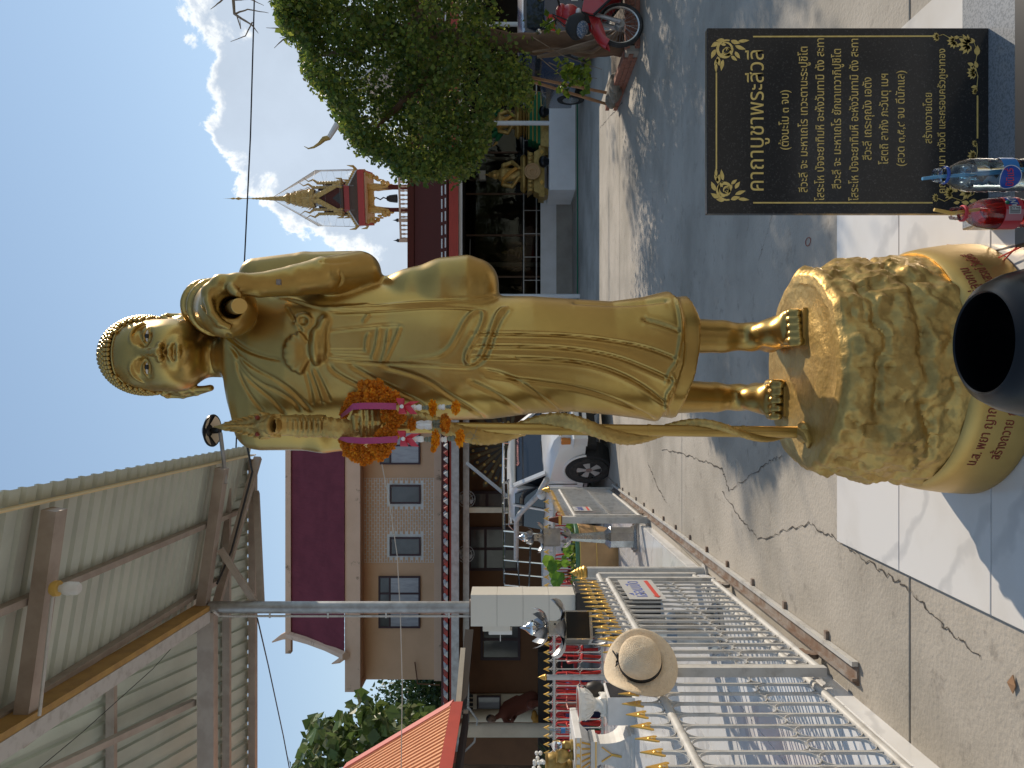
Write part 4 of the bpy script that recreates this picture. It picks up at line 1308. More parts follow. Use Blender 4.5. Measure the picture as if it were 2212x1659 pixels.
m = MB(); m.box(-.62, .62, -.62, .62, 10.1, 10.36); part('collar', m, M['red_paint'], tw)
for q in range(4):
 a = q * math.pi / 2
 Rz = Matrix.Rotation(a, 3, 'Z')
 rp = lambda x, y, z: tuple(Rz @ Vector((x, y, z)))
 for s2, zz, w, yo in ((0, 0, .70, -.66), (1, .0, .60, -.46)):
  ap = 12.0 if s2 else 11.75
  m = MB(); m.prism([rp(-w, yo, 10.36), rp(w, yo, 10.36), rp(0, yo, ap - .25)], rp(0, .12, 0)); part('gable', m, M['redbrown'], tw)
  m = MB(); m.prism([rp(-w * .55, yo - .012, 10.40), rp(w * .55, yo - .012, 10.40), rp(0, yo - .012, ap - .85)], rp(0, .01, 0)); part('gable_panel', m, M['bronze'], tw)
  for sx in (-1, 1):
   m = MB()
   m.beam(rp(sx * w * 1.02, yo - .04, 10.38), rp(0, yo - .04, ap), .12, .17)
   for t in np.linspace(.05, .95, 9): m.ell(rp(sx * w * 1.05 * (1 - t) + sx * .05, yo - .05, 10.38 + (ap - 10.38) * t + .03), .075, .06, .10, 6, 4)
   m.tube([rp(sx * w, yo - .05, 10.42), rp(sx * (w + .16), yo - .05, 10.44), rp(sx * (w + .2), yo - .05, 10.7)], [.08, .07, .02], 6)
   part('barge_board', m, M['gold_tower'], tw, smooth=True)
   m = MB(); m.prism([rp(sx * w, yo + .1, 10.37), rp(0, yo + .1, ap - .1), rp(0, 0, ap - .1), rp(sx * w, 0, 10.37)], rp(sx * .03, 0, .02)); part('upper_roof', m, M['white_wall'] if s2 else M['brown'], tw)
  m = MB(); m.tube([rp(0, yo - .05, ap), rp(0, yo - .2, ap + .22), rp(0, yo - .12, ap + .45), rp(0, yo - .30, ap + .72)], [.07, .05, .03, .008], 6); part('roof_finial', m, M['gold_tower'], tw, smooth=True)
m = MB(); m.lathe([(.42, 11.9), (.46, 12.1), (.40, 12.2), (.42, 12.45), (.34, 12.5), (.37, 12.75), (.26, 12.85), (.28, 13.05), (.18, 13.15), (.2, 13.3), (.12, 13.45), (.10, 13.9), (.09, 14.05)], (0, 0, 0), 16); part('tiered_crown', m, M['gold_tower'], tw, smooth=25)
m = MB()
for t in np.linspace(0, 1, 4):
 for k in range(12):
  a = k * math.pi / 6; r_ = .46 - .25 * t
  m.tube([(r_ * math.cos(a), r_ * math.sin(a), 12.15 + t), ((r_ + .07) * math.cos(a), (r_ + .07) * math.sin(a), 12.32 + t)], [.035, .005], 5)
part('crown_antefixes', m, M['gold_tower'], tw, kind='stuff')
m = MB(); m.lathe([(.09, 14.05)] + [(.085 - .06 * k / 12 + (.012 if k % 2 else -.006), 14.05 + 1.0 * k / 12) for k in range(1, 13)] + [(.02, 15.5), (.05, 15.62), (.07, 15.7), (.02, 15.85), (.05, 15.95), (.012, 16.1), (0, 16.45)], (0, 0, 0), 10); part('spire', m, M['gold_tower'], tw, smooth=25)
m = MB()
for a in np.linspace(0, 2 * math.pi, 8, endpoint=False): m.tube([(.03 * math.cos(a), .03 * math.sin(a), 14.02), (1.36 * math.cos(a + .39), 1.36 * math.sin(a + .39), 11.7), (1.42 * math.cos(a + .39), 1.42 * math.sin(a + .39), 9.7)], .0045, 4)
for zz in (11.7, 11.1, 10.4): m.tube([(1.38 * math.cos(a + .39), 1.38 * math.sin(a + .39), zz) for a in np.linspace(0, 2 * math.pi, 8, endpoint=False)], .004, 4, closed=True)
part('net_wires', m, M['galv'], tw)
m = MB(); m.lathe([(1.42, 9.7), (1.38, 11.7), (.05, 14.02)], (0, 0, 0), 8, a0=.39, a1=.39 + 2 * math.pi); part('netting', m, M['net'], tw)

# roof horn of another temple building showing above the tree
hn = thing('temple_roof', 'steep temple roof with a slender horn finial mostly hidden behind the leafy tree', 'roof', tuple(P(760, 285, 36)))
q = P(716, 292, 36)
m = MB(); m.prism([q + Vector((2.6, 0, -1.3)), q + Vector((9.0, 0, -6.2)), q + Vector((6.0, 0, -6.2))], (0, 6, 0)); part('gable_roof', m, M['white_wall'], hn, world=True)
m = MB(); m.tube([P(710, 298, 36), q + Vector((1.2, 0, -.7)), q + Vector((2.8, .2, -1.35))], [.12, .2, .3], 8); part('ridge', m, M['white_wall'], hn, smooth=True, world=True)
m = MB(); m.tube([P(712, 297, 36), P(700, 300, 36), P(690, 310, 36), P(678, 318, 36), P(666, 321, 36), P(657, 316, 36)], [.12, .13, .085, .055, .035, .01], 8); part('roof_finial', m, M['gold_old'], hn, smooth=True, world=True)
m = MB(); m.box(q.x + 6, q.x + 9, 36.3, 42, 0, q.z - 6.1); part('wall', m, M['white_wall'], hn, world=True)

# overhead cables
m = MB(); a, b = P(551, -60, 24), P(524, 650, 24); c = P(495, 1300, 23.5)
m.tube([a, a.lerp(b, .5) - Vector((0, 0, .05)), b, c], .022, 6)
tag(part('power_cable', m, M['cable']), 'black overhead cable crossing the clouds behind the statue', 'cable')
m = MB(); m.tube([P(556, 1336, 8.2), P(580, 1440, 9.6), P(612, 1590, 10.6), P(640, 1740, 11)], .008, 5)
tag(part('drooping_cable', m, M['cable']), 'thin black cable drooping from the shed corner over the peach roof', 'cable')
m = MB(); m.tube([P(825, 1003, 10), P(842, 1090, 10), P(858, 1200, 10), P(865, 1330, 10), P(869, 1480, 10), P(866, 1700, 10)], .006, 5)
tag(part('pale_string', m, M['cable_white']), 'thin pale string running across the peach house windows', 'string')
m = MB(); m.tube([P(420, 1345, 8), P(330, 1445, 7.2), P(180, 1580, 6.2), P(60, 1680, 5.6)], .004, 4)
tag(part('slack_wire', m, M['cable']), 'thin slack wire under the left part of the shed roof', 'wire')
m = MB(); m.tube([P(534, 965, 8.4), P(545, 1020, 8.2), P(500, 1190, 8.1), P(468, 1262, 7.95)], .012, 5)
tag(part('lamp_cable', m, M['cable']), 'black cable looping from the lamp bracket along the shed brace', 'cable')

# unseen hall added behind the viewer for its reflections in the gold and the granite
rear = thing('reflection_hall', 'unseen broad pale hall added behind the viewer for its reflections in the gold', 'hall', (0, -18, 0))
m = MB(); m.box(-11, 12, -22.5, -22.2, 0, 4.4); part('wall', m, M['cream'], rear, world=True)
m = MB(); m.grid([[(12.5, -17.2, 4.1), (-11.5, -17.2, 4.1)], [(12.5, -22.5, 7.2), (-11.5, -22.5, 7.2)]]); m.grid([[(-11.5, -17.2, 4.0), (12.5, -17.2, 4.0)], [(-11.5, -22.5, 7.1), (12.5, -22.5, 7.1)]]); part('roof', m, M['redbrown'], rear, world=True)
m = MB(); m.box(-11.5, 12.5, -17.25, -17.15, 3.75, 4.08); part('fascia', m, M['peach2'], rear, world=True)
m = MB(); m.box(-11, 12, -22.2, -17.6, .0, .45); part('terrace', m, M['concrete2'], rear, world=True)
for k in range(7):
 m = MB(); m.cyl((-10 + k * 3.5, -18, .45), (-10 + k * 3.5, -18, 4.0), .22, n=18); part('round_column', m, M['cream'], rear, world=True, smooth=True)
# ================================================================== GOLDEN STATUE
SY = 2.92
statue = thing('golden_statue', 'tall golden monk statue holding a naga staff on a rocky gold pedestal', 'statue', (.05, SY, .585))
ZT = {'A': (164.6, 493.7, .3307), 'B': (658.3, 493.7, .3307), 'C': (1152.0, 493.7, .3307), 'E': (356.6, 521.2, .22323)}


def zz(tagc, x, y):
 a, b, k = ZT[tagc]
 return a + k * x, b + k * y


def PA(t, x, y, Y): return np.array(P(*zz(t, x, y), Y))
def Q(dx, dy, Y): return np.array(P(dx, dy, Y))


# ---- robe, sleeves and arms: one skin
fb = Field((-.36, 2.50, .92), (.56, 3.30, 2.84), .0055)
tab = np.array([  # picture height, left outline, right outline, half depth, centre depth
 (478, 800, 738, .05, 2.93), (488, 812, 722, .07, 2.93), (494, 835, 700, .085, 2.93), (501, 885, 676, .105, 2.935), (512, 925, 655, .122, 2.94), (530, 948, 632, .14, 2.945),
 (560, 958, 600, .158, 2.945), (640, 945, 590, .172, 2.935), (740, 925, 600, .172, 2.93), (850, 915, 612, .172, 2.93),
 (960, 908, 630, .176, 2.92), (1060, 905, 640, .18, 2.92), (1150, 893, 641, .186, 2.92), (1235, 889, 647, .19, 2.92),
 (1317, 896, 652, .195, 2.92), (1384, 905, 643, .20, 2.92), (1433, 915, 631, .206, 2.92), (1480, 922, 626, .21, 2.92)])


def loft(fld, tab, n, hemf, k, grow=0.0, ztop=None):
 X, Y, Z = fld.ax[0][:, None, None], fld.ax[1][None, :, None], fld.ax[2][None, None, :]
 zr_ = CH - (tab[:, 0] - 1106) / F * SY
 xl = (829.5 - tab[:, 1]) / F * SY; xr = (829.5 - tab[:, 2]) / F * SY
 o = np.argsort(zr_)
 z = fld.ax[2]
 cx = np.interp(z, zr_[o], ((xl + xr) / 2)[o])[None, None, :]; a = np.interp(z, zr_[o], ((xr - xl) / 2)[o])[None, None, :] + grow
 b = np.interp(z, zr_[o], tab[o, 3])[None, None, :] + grow; cy = np.interp(z, zr_[o], tab[o, 4])[None, None, :]
 q = (np.abs((X - cx) / a) ** n + np.abs((Y - cy) / b) ** n) ** (1 / n)
 d = (q - 1) * np.minimum(a, b)
 hz = hemf(fld.ax[0])[:, None, None]
 d = np.maximum(d, hz - Z)
 d = np.maximum(d, Z - zr_.max())
 fld.blend((slice(None),) * 3, d.astype(np.float32), k)


def hem(pts, Yh):
 xs = np.array([(829.5 - p[1]) / F * Yh for p in pts]); zs = np.array([CH - (p[0] - 1106) / F * Yh for p in pts])
 o = np.argsort(xs)
 return lambda x: np.interp(x, xs[o], zs[o])


inner = tab.copy(); inner[:, 1] -= 14; inner[:, 2] += 14; inner[:, 3] -= .022
inner = inner[inner[:, 0] > 1300]
inner = np.vstack([inner, [1515, 894, 652, .185, 2.92]])
loft(fb, inner, 2.3, hem([(1495, 640), (1499, 656), (1508, 692), (1503, 758), (1493, 814), (1480, 857), (1470, 890), (1465, 920)], 2.80), .01)
loft(fb, tab, 2.35, hem([(1452, 620), (1457, 631), (1471, 690), (1467, 780), (1446, 860), (1428, 914), (1425, 930)], 2.80), .006)
fb.cap(Q(470, 768, 2.94), Q(508, 768, 2.94), .068, .10, .05)
# left arm (image left): shoulder, elbow, forearm to the staff
fb.chain([Q(556, 921, 2.95), Q(700, 931, 2.97), Q(792, 926, 2.96)], [.080, .078, .074], .05)
fb.chain([Q(792, 926, 2.96), Q(806, 915, 2.84), Q(806, 912, 2.76)], [.072, .058, .046], .03)
fb.chain([Q(700, 931, 2.97), Q(860, 930, 2.97)], [.07, .03], .04)
# right arm: upper arm behind, forearm raised to the shoulder
fb.chain([Q(556, 596, 2.95), Q(660, 584, 2.95), Q(775, 582, 2.92)], [.068, .07, .07], .045)
fb.chain([Q(778, 588, 2.88), Q(700, 595, 2.76), Q(640, 606, 2.72), Q(560, 616, 2.67), Q(515, 613, 2.64)], [.078, .066, .055, .042, .037], .014)
fb.chain([Q(515, 613, 2.64), Q(478, 614, 2.63), Q(456, 632, 2.625), Q(452, 655, 2.625)], [.036, .034, .032, .028], .012)
# hanging sleeve
fb.chain([Q(830, 615, 2.92), Q(890, 622, 2.90), Q(960, 612, 2.89), Q(1015, 608, 2.885), Q(1036, 607, 2.885)], [.03, .065, .084, .086, .062], .03, .05)
# the rolled umbrella over the shoulder
ua, ub = Q(492, 668, 2.72), Q(405, 650, 3.22)
fb.cap(ua, ub, .102, .060, .012)
ud = (ub - ua) / np.linalg.norm(ub - ua)
e1 = np.cross(ud, (0, 0, 1.0)); e1 /= np.linalg.norm(e1); e2 = np.cross(e1, ud)
for t, r_ in ((.22, .102), (.44, .094), (.66, .082), (.86, .07)):
 c = ua + (ub - ua) * t
 ph = np.linspace(0, 2 * np.pi, 33)
 pts = [c + (e1 * math.cos(p_) + e2 * math.sin(p_)) * (r_ * .95) for p_ in ph]
 fb.chain(pts, [.012] * 33, .012, .006)
# fingers curled round the handle
for i, yy in enumerate((2.60, 2.625, 2.65, 2.672)):
 fb.chain([Q(450, 648, yy), Q(458, 676, yy - .01), Q(474, 696 + i * 1.5, yy - .008), Q(494, 706 - i * 2, yy - .002)], [.0165, .016, .0145, .012], .006, .004)
fb.chain([Q(500, 622, 2.60), Q(512, 640, 2.575), Q(519, 662, 2.575)], [.018, .016, .013], .01, .005)
# hollow of the fist, then the handle itself
fb.cap(Q(500, 664, 2.52), Q(500, 664, 2.70), .040, .036, .008, cut=True)
# fist on the staff: four stacked fingers
for i, dx in enumerate((783, 796.5, 809, 821)):
 fb.chain([Q(dx, 880, 2.76), Q(dx - 1, 888, 2.665), Q(dx, 915, 2.635), Q(dx + 1, 940, 2.66), Q(dx + 1, 944, 2.71)], [.0105, .0112, .0112, .0108, .010], .004, .003)
fb.chain([Q(812, 908, 2.80), Q(804, 912, 2.74)], [.05, .045], .012)
fb.chain([Q(776, 880, 2.73), Q(768, 902, 2.655), Q(769, 925, 2.65)], [.018, .017, .013], .01, .005)
# bow and knot of the sash
fc = 2.772
fb.ell(Q(640, 762, fc), (.060, .030, .048), .008)
for i, a in enumerate(np.linspace(-78, 78, 8)):
 dx_, dy_ = 655 - 36 * math.cos(R(a)), 762 + 39 * math.sin(R(a))
 fb.chain([Q(672, 758 + 4 * math.sin(R(a)), fc - .012), Q(dx_, dy_, fc - .016)], [.008, .0135], .006)
fb.ell(Q(684, 748, fc - .012), (.070, .036, .026), .008)
fb.ell(Q(700, 750, fc), (.062, .034, .016), .007)
ph = np.linspace(0, 2 * np.pi, 11)
fb.chain([Q(655 + 15 * math.sin(p_), 694 + 14 * math.cos(p_), fc - .005) for p_ in ph], [.0085] * 11, .008, .004)
for k, (dy1, dx1) in enumerate(((668, 702), (662, 710), (676, 694))):
 fb.chain([Q(692, 725 + 0 * k, fc - .012), Q((692 + dx1) / 2 + 2, (725 + dy1) / 2, fc - .012 + .006), Q(dx1 - 4, dy1, fc + .035)], [.017, .014, .012], .009, .005)

# drapery drawn as grooves (-) and raised edges (+) in the plane of the picture
FOLDS = [
 ('A', -1, 4.0, .012, [(985, 690), (1030, 740), (1100, 790), (1200, 830), (1340, 860)]),
 ('A', -1, 4.0, .011, [(1000, 760), (1080, 850), (1180, 920), (1300, 980), (1400, 1050), (1470, 1120), (1530, 1190)]),
 ('A', -1, 3.5, .010, [(1030, 800), (1100, 930), (1200, 1010), (1320, 1060), (1430, 1130), (1460, 1190)]),
 ('A', -1, 3.5, .010, [(1040, 860), (1100, 960), (1200, 1050), (1300, 1130), (1360, 1210)]),
 ('A', -1, 3.5, .009, [(1050, 900), (1090, 1010), (1150, 1110), (1220, 1190)]),
 ('A', -1, 4, .008, [(1530, 930), (1570, 1040), (1600, 1140)]), ('A', -1, 3, .008, [(1560, 920), (1620, 1040), (1659, 1130)]),
 ('A', -1, 3, .008, [(1500, 940), (1530, 1050), (1545, 1150)]), ('A', 1, 4, .008, [(1545, 925), (1585, 1035), (1620, 1140)]),
 ('B', -1, 3.2, .011, [(150, 853), (400, 880), (700, 888), (1000, 907), (1075, 910), (1150, 880), (1200, 810), (1250, 650), (1290, 570), (1335, 525)]),
 ('B', 1, 4.2, .013, [(640, 855), (850, 838), (940, 795), (1000, 690), (1050, 590), (1100, 545), (1150, 535), (1175, 560), (1150, 650), (1080, 765), (1045, 840), (1060, 880), (1100, 885), (1150, 840), (1190, 740), (1230, 620), (1260, 550), (1300, 518), (1335, 528)]),
 ('B', 1, 4.5, .012, [(120, 520), (250, 525), (420, 515), (700, 488), (1000, 478), (1180, 458), (1245, 440)]),
 ('B', -1, 3.5, .010, [(180, 545), (500, 540), (800, 515), (1000, 515), (1170, 530)]),
 ('B', -1, 2.6, .009, [(160, 672), (400, 645), (590, 628), (635, 640)]), ('B', -1, 2.6, .009, [(150, 797), (395, 797)]),
 ('B', -1, 2.6, .009, [(165, 825), (440, 850)]),
 ('B', 1, 3.0, .010, [(400, 795), (408, 700), (425, 690)]), ('B', 1, 3.0, .010, [(440, 850), (470, 770), (485, 650)]),
 ('B', 1, 3.0, .010, [(500, 880), (530, 800), (550, 660)]), ('B', 1, 3.0, .010, [(520, 878), (580, 750), (625, 640)]),
 ('B', 1, 3.0, .008, [(380, 610), (410, 570), (420, 560)]),
 ('B', -1, 4.0, .010, [(160, 900), (200, 945), (300, 1000), (400, 1050)]),
 ('B', -1, 4.0, .011, [(300, 895), (450, 980), (600, 1060), (745, 1130), (790, 1180)]),
 ('B', -1, 4.5, .012, [(500, 895), (700, 950), (820, 1000), (930, 1080), (1060, 1165), (1200, 1258)]),
 ('B', -1, 4.5, .010, [(1080, 1000), (1250, 1080), (1400, 1190), (1460, 1230)]),
 ('B', -1, 5.0, .012, [(1160, 925), (1300, 950), (1450, 1030), (1560, 1110), (1659, 1190), (1790, 1270)]),
 ('B', 1, 4.0, .008, [(1060, 1180), (1200, 1255), (1240, 1262)]),
 ('C', -1, 3.6, .013, [(-400, 690), (0, 690), (300, 705), (550, 740), (750, 780), (945, 858)]),
 ('C', -1, 3.6, .013, [(-420, 770), (0, 770), (300, 790), (550, 840), (750, 920), (925, 1003)]),
 ('C', -1, 3.6, .013, [(-450, 838), (0, 850), (300, 870), (500, 920), (700, 1015), (872, 1155)]),
 ('C', -1, 4.0, .010, [(720, 595), (850, 630), (968, 678)]),
 ('C', -1, 4.0, .009, [(-300, 960), (0, 1000), (300, 1040), (560, 1130), (800, 1250)]),
 ('C', 1, 4.0, .008, [(-40, 1010), (120, 1130), (200, 1205), (330, 1200)]),
 ('C', -1, 5.0, .008, [(250, 480), (600, 500), (880, 470)]),
 ('C', 1, 3.5, .012, [(868, 1010), (890, 930), (930, 890), (950, 800), (968, 690), (965, 560), (925, 420)]),
 ('C', 1, 3.2, .010, [(880, 1240), (862, 1100), (905, 1040), (925, 1000), (905, 940)]),
 ('E', -1, 5, .006, [(1000, 530), (1150, 545), (1280, 600), (1480, 640), (1700, 640)]),
 ('E', 1, 4, .009, [(1080, 540), (1250, 560), (1450, 640), (1700, 640), (2000, 610)]),
 ('E', -1, 3, .006, [(1690, 290), (1720, 380), (1640, 480)]), ('E', -1, 4, .006, [(1500, 190), (1620, 210), (1800, 190)]),
 ('E', -1, 3, .008, [(1180, 640), (1250, 760), (1340, 900)]),
]


def drape(V, Qd):
 N = vnormals(V, Qd)
 dx = 1106 - (V[:, 2] - CH) * F / V[:, 1]
 dy = 829.5 - V[:, 0] * F / V[:, 1]
 w = np.clip((-N[:, 1] - .05) * 2.2, 0, 1)
 disp = np.zeros(len(V))
 for t, sgn, wd, dep, pl_ in FOLDS:
  p = np.array([zz(t, *q) for q in pl_])
  # smooth the drawn line
  for _ in range(2):
   p = np.vstack([p[:1], np.stack([.75 * p[:-1] + .25 * p[1:], .25 * p[:-1] + .75 * p[1:]], 1).reshape(-1, 2), p[-1:]])
  lo, hi = p.min(0) - 4 * wd, p.max(0) + 4 * wd
  ii = np.where((dx > lo[0]) & (dx < hi[0]) & (dy > lo[1]) & (dy < hi[1]) & (w > 0))[0]
  if len(ii) == 0: continue
  wd = wd * .8; best = np.full(len(ii), 1e9); side = np.zeros(len(ii)); ts = np.zeros(len(ii))
  n = len(p) - 1
  for k in range(n):
   a, b = p[k], p[k + 1]
   d = b - a; L2 = (d * d).sum() + 1e-9
   ux, uy = dx[ii] - a[0], dy[ii] - a[1]
   tt = np.clip((ux * d[0] + uy * d[1]) / L2, 0, 1)
   ex, ey = ux - tt * d[0], uy - tt * d[1]
   dd = np.hypot(ex, ey)
   m = dd < best
   best[m] = dd[m]; side[m] = np.sign(d[0] * ey - d[1] * ex)[m]; ts[m] = (k + tt[m]) / n
  dep *= 1.55 if t == 'C' and sgn < 0 else 1.0; fade = np.clip(ts / .10, .25, 1) * np.clip((1 - ts) / .10, .3, 1)
  prof = np.exp(-(best / wd) ** 2)
  lip = np.exp(-((best - 2.6 * wd) / (1.7 * wd)) ** 2) * .35
  disp[ii] += dep * fade * np.where(sgn < 0, .62 * (-prof + .45 * lip), .72 * (prof - .2 * lip)) * w[ii]
 return V + N * disp[:, None]


field_part('robe', fb, M['gold'], statue, it=2, warp=drape)
m = MB(); a, b = Vector(Q(500, 664, 2.72)), Vector(Q(517, 661, 2.555))
d = (b - a).normalized(); e1v = d.orthogonal().normalized(); e2v = d.cross(e1v)
rows = []
for t, r_ in ((0, .026), (.995, .026), (1.0, .0245)):
 rows.append([a + (b - a) * t + (e1v * math.cos(q) + e2v * math.sin(q)) * r_ for q in np.linspace(0, 2 * math.pi, 24, endpoint=False)])
m.grid(rows, close_u=True); m.add(rows[-1], [tuple(range(24))])
part('umbrella_handle', m, M['gold_matt'], statue, smooth=True, world=True)
# worn patches on the forearm
for dx, dy, s_ in ((601, 609, .009),):
 c = Vector(Q(dx, dy, 2.639)); m = MB(); m.box(c.x - s_, c.x + s_, c.y, c.y + .03, c.z - s_ * .8, c.z + s_ * .8)
 part('worn_patch', m, M['rust'], statue, world=True)

# ---- head
HC = Vector(Q(331, 768, SY))                       # head centre line
hx = float(Q(0, 765, 2.80)[0])
fh = Field((hx - .20, 2.68, 2.62), (hx + .20, 3.16, 3.17), .0031)
zc = 2.955
fh.ell((hx, 2.94, zc + .035), (.137, .165, .150), .02)
# face block: rounded box built from blended ellipsoids
fh.ell((hx, 2.895, zc - .035), (.133, .138, .168), .03)
fh.ell((hx, 2.872, zc - .075), (.108, .112, .105), .03)
fh.ell((hx - .045, 2.88, zc - .10), (.080, .115, .105), .03); fh.ell((hx + .045, 2.88, zc - .10), (.080, .115, .105), .03)
fh.ell((hx, 2.82, zc - .155), (.062, .055, .052), .03)
fh.ell((hx, 2.85, zc + .03), (.100, .070, .075), .03)
for s_ in (-1, 1): fh.ell((hx + s_ * .070, 2.905, zc - .105), (.056, .075, .062), .03)
fh.cap((hx, 2.95, 2.66), (hx, 2.945, 2.86), .084, .08, .03)
FX = lambda dy, Y: (829.5 - dy) / F * Y
ex = [FX(795.3, 2.785), FX(726.7, 2.785)]
mx_ = FX(761, 2.76)
# brows, sockets, lids
for i, x in enumerate(ex):
 s_ = -1 if i == 0 else 1
 fh.ell((x, 2.764, 2.922), (.042, .024, .026), .018, cut=True)
 pts = [(mx_ + s_ * .014, 2.772, 2.938), (mx_ + s_ * .026, 2.769, 2.962), (x, 2.773, 2.975), (x + s_ * .032, 2.785, 2.966), (x + s_ * .048, 2.812, 2.945)]
 bz = [Vector(q_) for q_ in pts]
 for _ in range(2): bz = [bz[0]] + [w_ for a_, b_ in zip(bz[:-1], bz[1:]) for w_ in (a_.lerp(b_, .25), a_.lerp(b_, .75))] + [bz[-1]]
 fh.chain([tuple(q_) for q_ in bz], list(np.interp(np.linspace(0, 1, len(bz)), [0, .5, 1], [.005, .0062, .005])), .016, .006)
 fh.ell((x, 2.803, 2.925), (.036, .026, .025), .006)
 fh.chain([(x - .034, 2.787, 2.916), (x - .015, 2.776, 2.925), (x + .01, 2.775, 2.926), (x + .034, 2.788, 2.916)], [.002, .003, .003, .002], .004, .003)
 fh.chain([(x - .033, 2.787, 2.914), (x - .012, 2.779, 2.9085), (x + .012, 2.779, 2.9085), (x + .033, 2.788, 2.914)], [.0015, .002, .002, .0015], .004, .003)
# nose
fh.chain([(mx_, 2.785, 2.955), (mx_, 2.765, 2.915), (mx_, 2.742, 2.872), (mx_, 2.733, 2.856)], [.011, .0125, .0155, .017], .014, .008)
for s_ in (-1, 1):
 fh.ell((mx_ + s_ * .0215, 2.755, 2.856), (.0155, .021, .0135), .008)
 fh.ell((mx_ + s_ * .0135, 2.742, 2.841), (.0065, .010, .006), .003, cut=True)
# mouth
fh.ell((mx_, 2.784, 2.806), (.054, .022, .034), .022)
fh.chain([(mx_ - .048, 2.786, 2.813), (mx_ - .024, 2.761, 2.8215), (mx_ - .009, 2.752, 2.8245), (mx_, 2.7525, 2.8215), (mx_ + .009, 2.752, 2.8245), (mx_ + .024, 2.761, 2.8215), (mx_ + .048, 2.786, 2.813)], [.004, .008, .0095, .0095, .0095, .008, .004], .006, .005)
fh.chain([(mx_ - .042, 2.786, 2.804), (mx_ - .020, 2.764, 2.796), (mx_, 2.758, 2.794), (mx_ + .020, 2.764, 2.796), (mx_ + .042, 2.786, 2.804)], [.004, .009, .0105, .009, .004], .006, .005)
for a_, b_ in (((mx_ - .050, 2.781, 2.8115), (mx_ - .018, 2.7525, 2.8095)), ((mx_ - .018, 2.7525, 2.8095), (mx_ + .018, 2.7525, 2.8095)), ((mx_ + .018, 2.7525, 2.8095), (mx_ + .050, 2.781, 2.8115))): fh.cap(a_, b_, .0022, .0022, .003, cut=True)
# ears with long lobes
for s_, (dyt, dyb) in ((1, (684, 706)), (-1, (852, 838))):
 xt, xb = FX(dyt, 2.94), FX(dyb, 2.92)
 zt_, zm, zb_ = 2.925, 2.86, 2.745 if s_ < 0 else 2.755
 top_ = (xt + s_ * .004, 2.965, zt_)
 pts = [(xt - s_ * .016, 2.935, 2.900), (xt - s_ * .004, 2.945, zt_ + .008), top_, (xt + s_ * .004, 2.975, zm + .01), ((xt + xb) / 2 + s_ * .004, 2.955, zm - .05), (xb, 2.93, zb_)]
 fh.chain(pts, [.009, .010, .011, .012, .013, .012], .01, .008)
 pts = [(xt - s_ * .016, 2.935, 2.900), (xt - s_ * .014, 2.93, 2.86), ((xt + xb) / 2 - s_ * .008, 2.925, 2.815), (xb, 2.925, zb_ + .005)]
 fh.chain(pts, [.009, .012, .011, .010], .01, .008)
 fh.chain([(xt - s_ * .008, 2.945, 2.895), (xt - s_ * .002, 2.945, 2.86), ((xt + xb) / 2, 2.935, 2.82)], [.006, .007, .007], .006, .004)
 fh.ell((xt - s_ * .006, 2.96, 2.87), (.012, .02, .035), .01)
field_part('head', fh, M['gold'], statue, it=1)
for i, x in enumerate(ex):
 m = MB(); m.ell((x, 2.800, 2.917), .033, .0245, .0105, 20, 10)
 e = part('eye', m, M['white_eye'], statue, smooth=True, world=True)
 px = x + (.003 if i == 0 else .001)
 m = MB(); m.ell((px, 2.781, 2.9175), .0102, .0075, .0098, 16, 10); part('pupil', m, M['black_eye'], e, smooth=True, world=True)
# hair: rows of little knobs over the skull
ctr = Vector((hx, 2.94, zc + .035))
rad = Vector((.147, .176, .161))
m = MB()
nk = 0
for lat in np.arange(-30, 91, 6.2):
 ncol = max(1, int(58 * math.cos(R(lat))))
 for k in range(ncol):
  a = 2 * math.pi * (k + .5 * (int(lat / 6.2) % 2)) / ncol
  d = Vector((math.cos(R(lat)) * math.sin(a), math.cos(R(lat)) * math.cos(a), math.sin(R(lat))))
  p = ctr + Vector((d.x * rad.x, d.y * rad.y, d.z * rad.z))
  # hairline: face left free
  fx = abs(p.x - hx)
  line = 3.046 - .55 * max(0, fx - .07) - 7.5 * max(0, fx - .105) ** 1.35
  if p.y < 2.93 and p.z < line: continue
  if p.y >= 2.93 and p.z < 2.895: continue
  m.ell(p, .0088, .0088, .0098, 7, 5); nk += 1
part('hair', m, M['gold'], statue, smooth=True, world=True, kind='stuff')
hl = MB()
pts = []
for x in np.linspace(-.134, .134, 25):
 fx = abs(x); z = 3.044 - .55 * max(0, fx - .07) - 7.5 * max(0, fx - .105) ** 1.35
 u = 1 - (x / .139) ** 2 - ((z - ctr.z) / .152) ** 2
 y = 2.94 - .167 * math.sqrt(max(0, u)) * 1.0
 pts.append((hx + x, min(y, 2.93) - .002, z))
hl.tube(pts, .0045, 6); part('hairline', hl, M['gold'], statue, smooth=True, world=True)

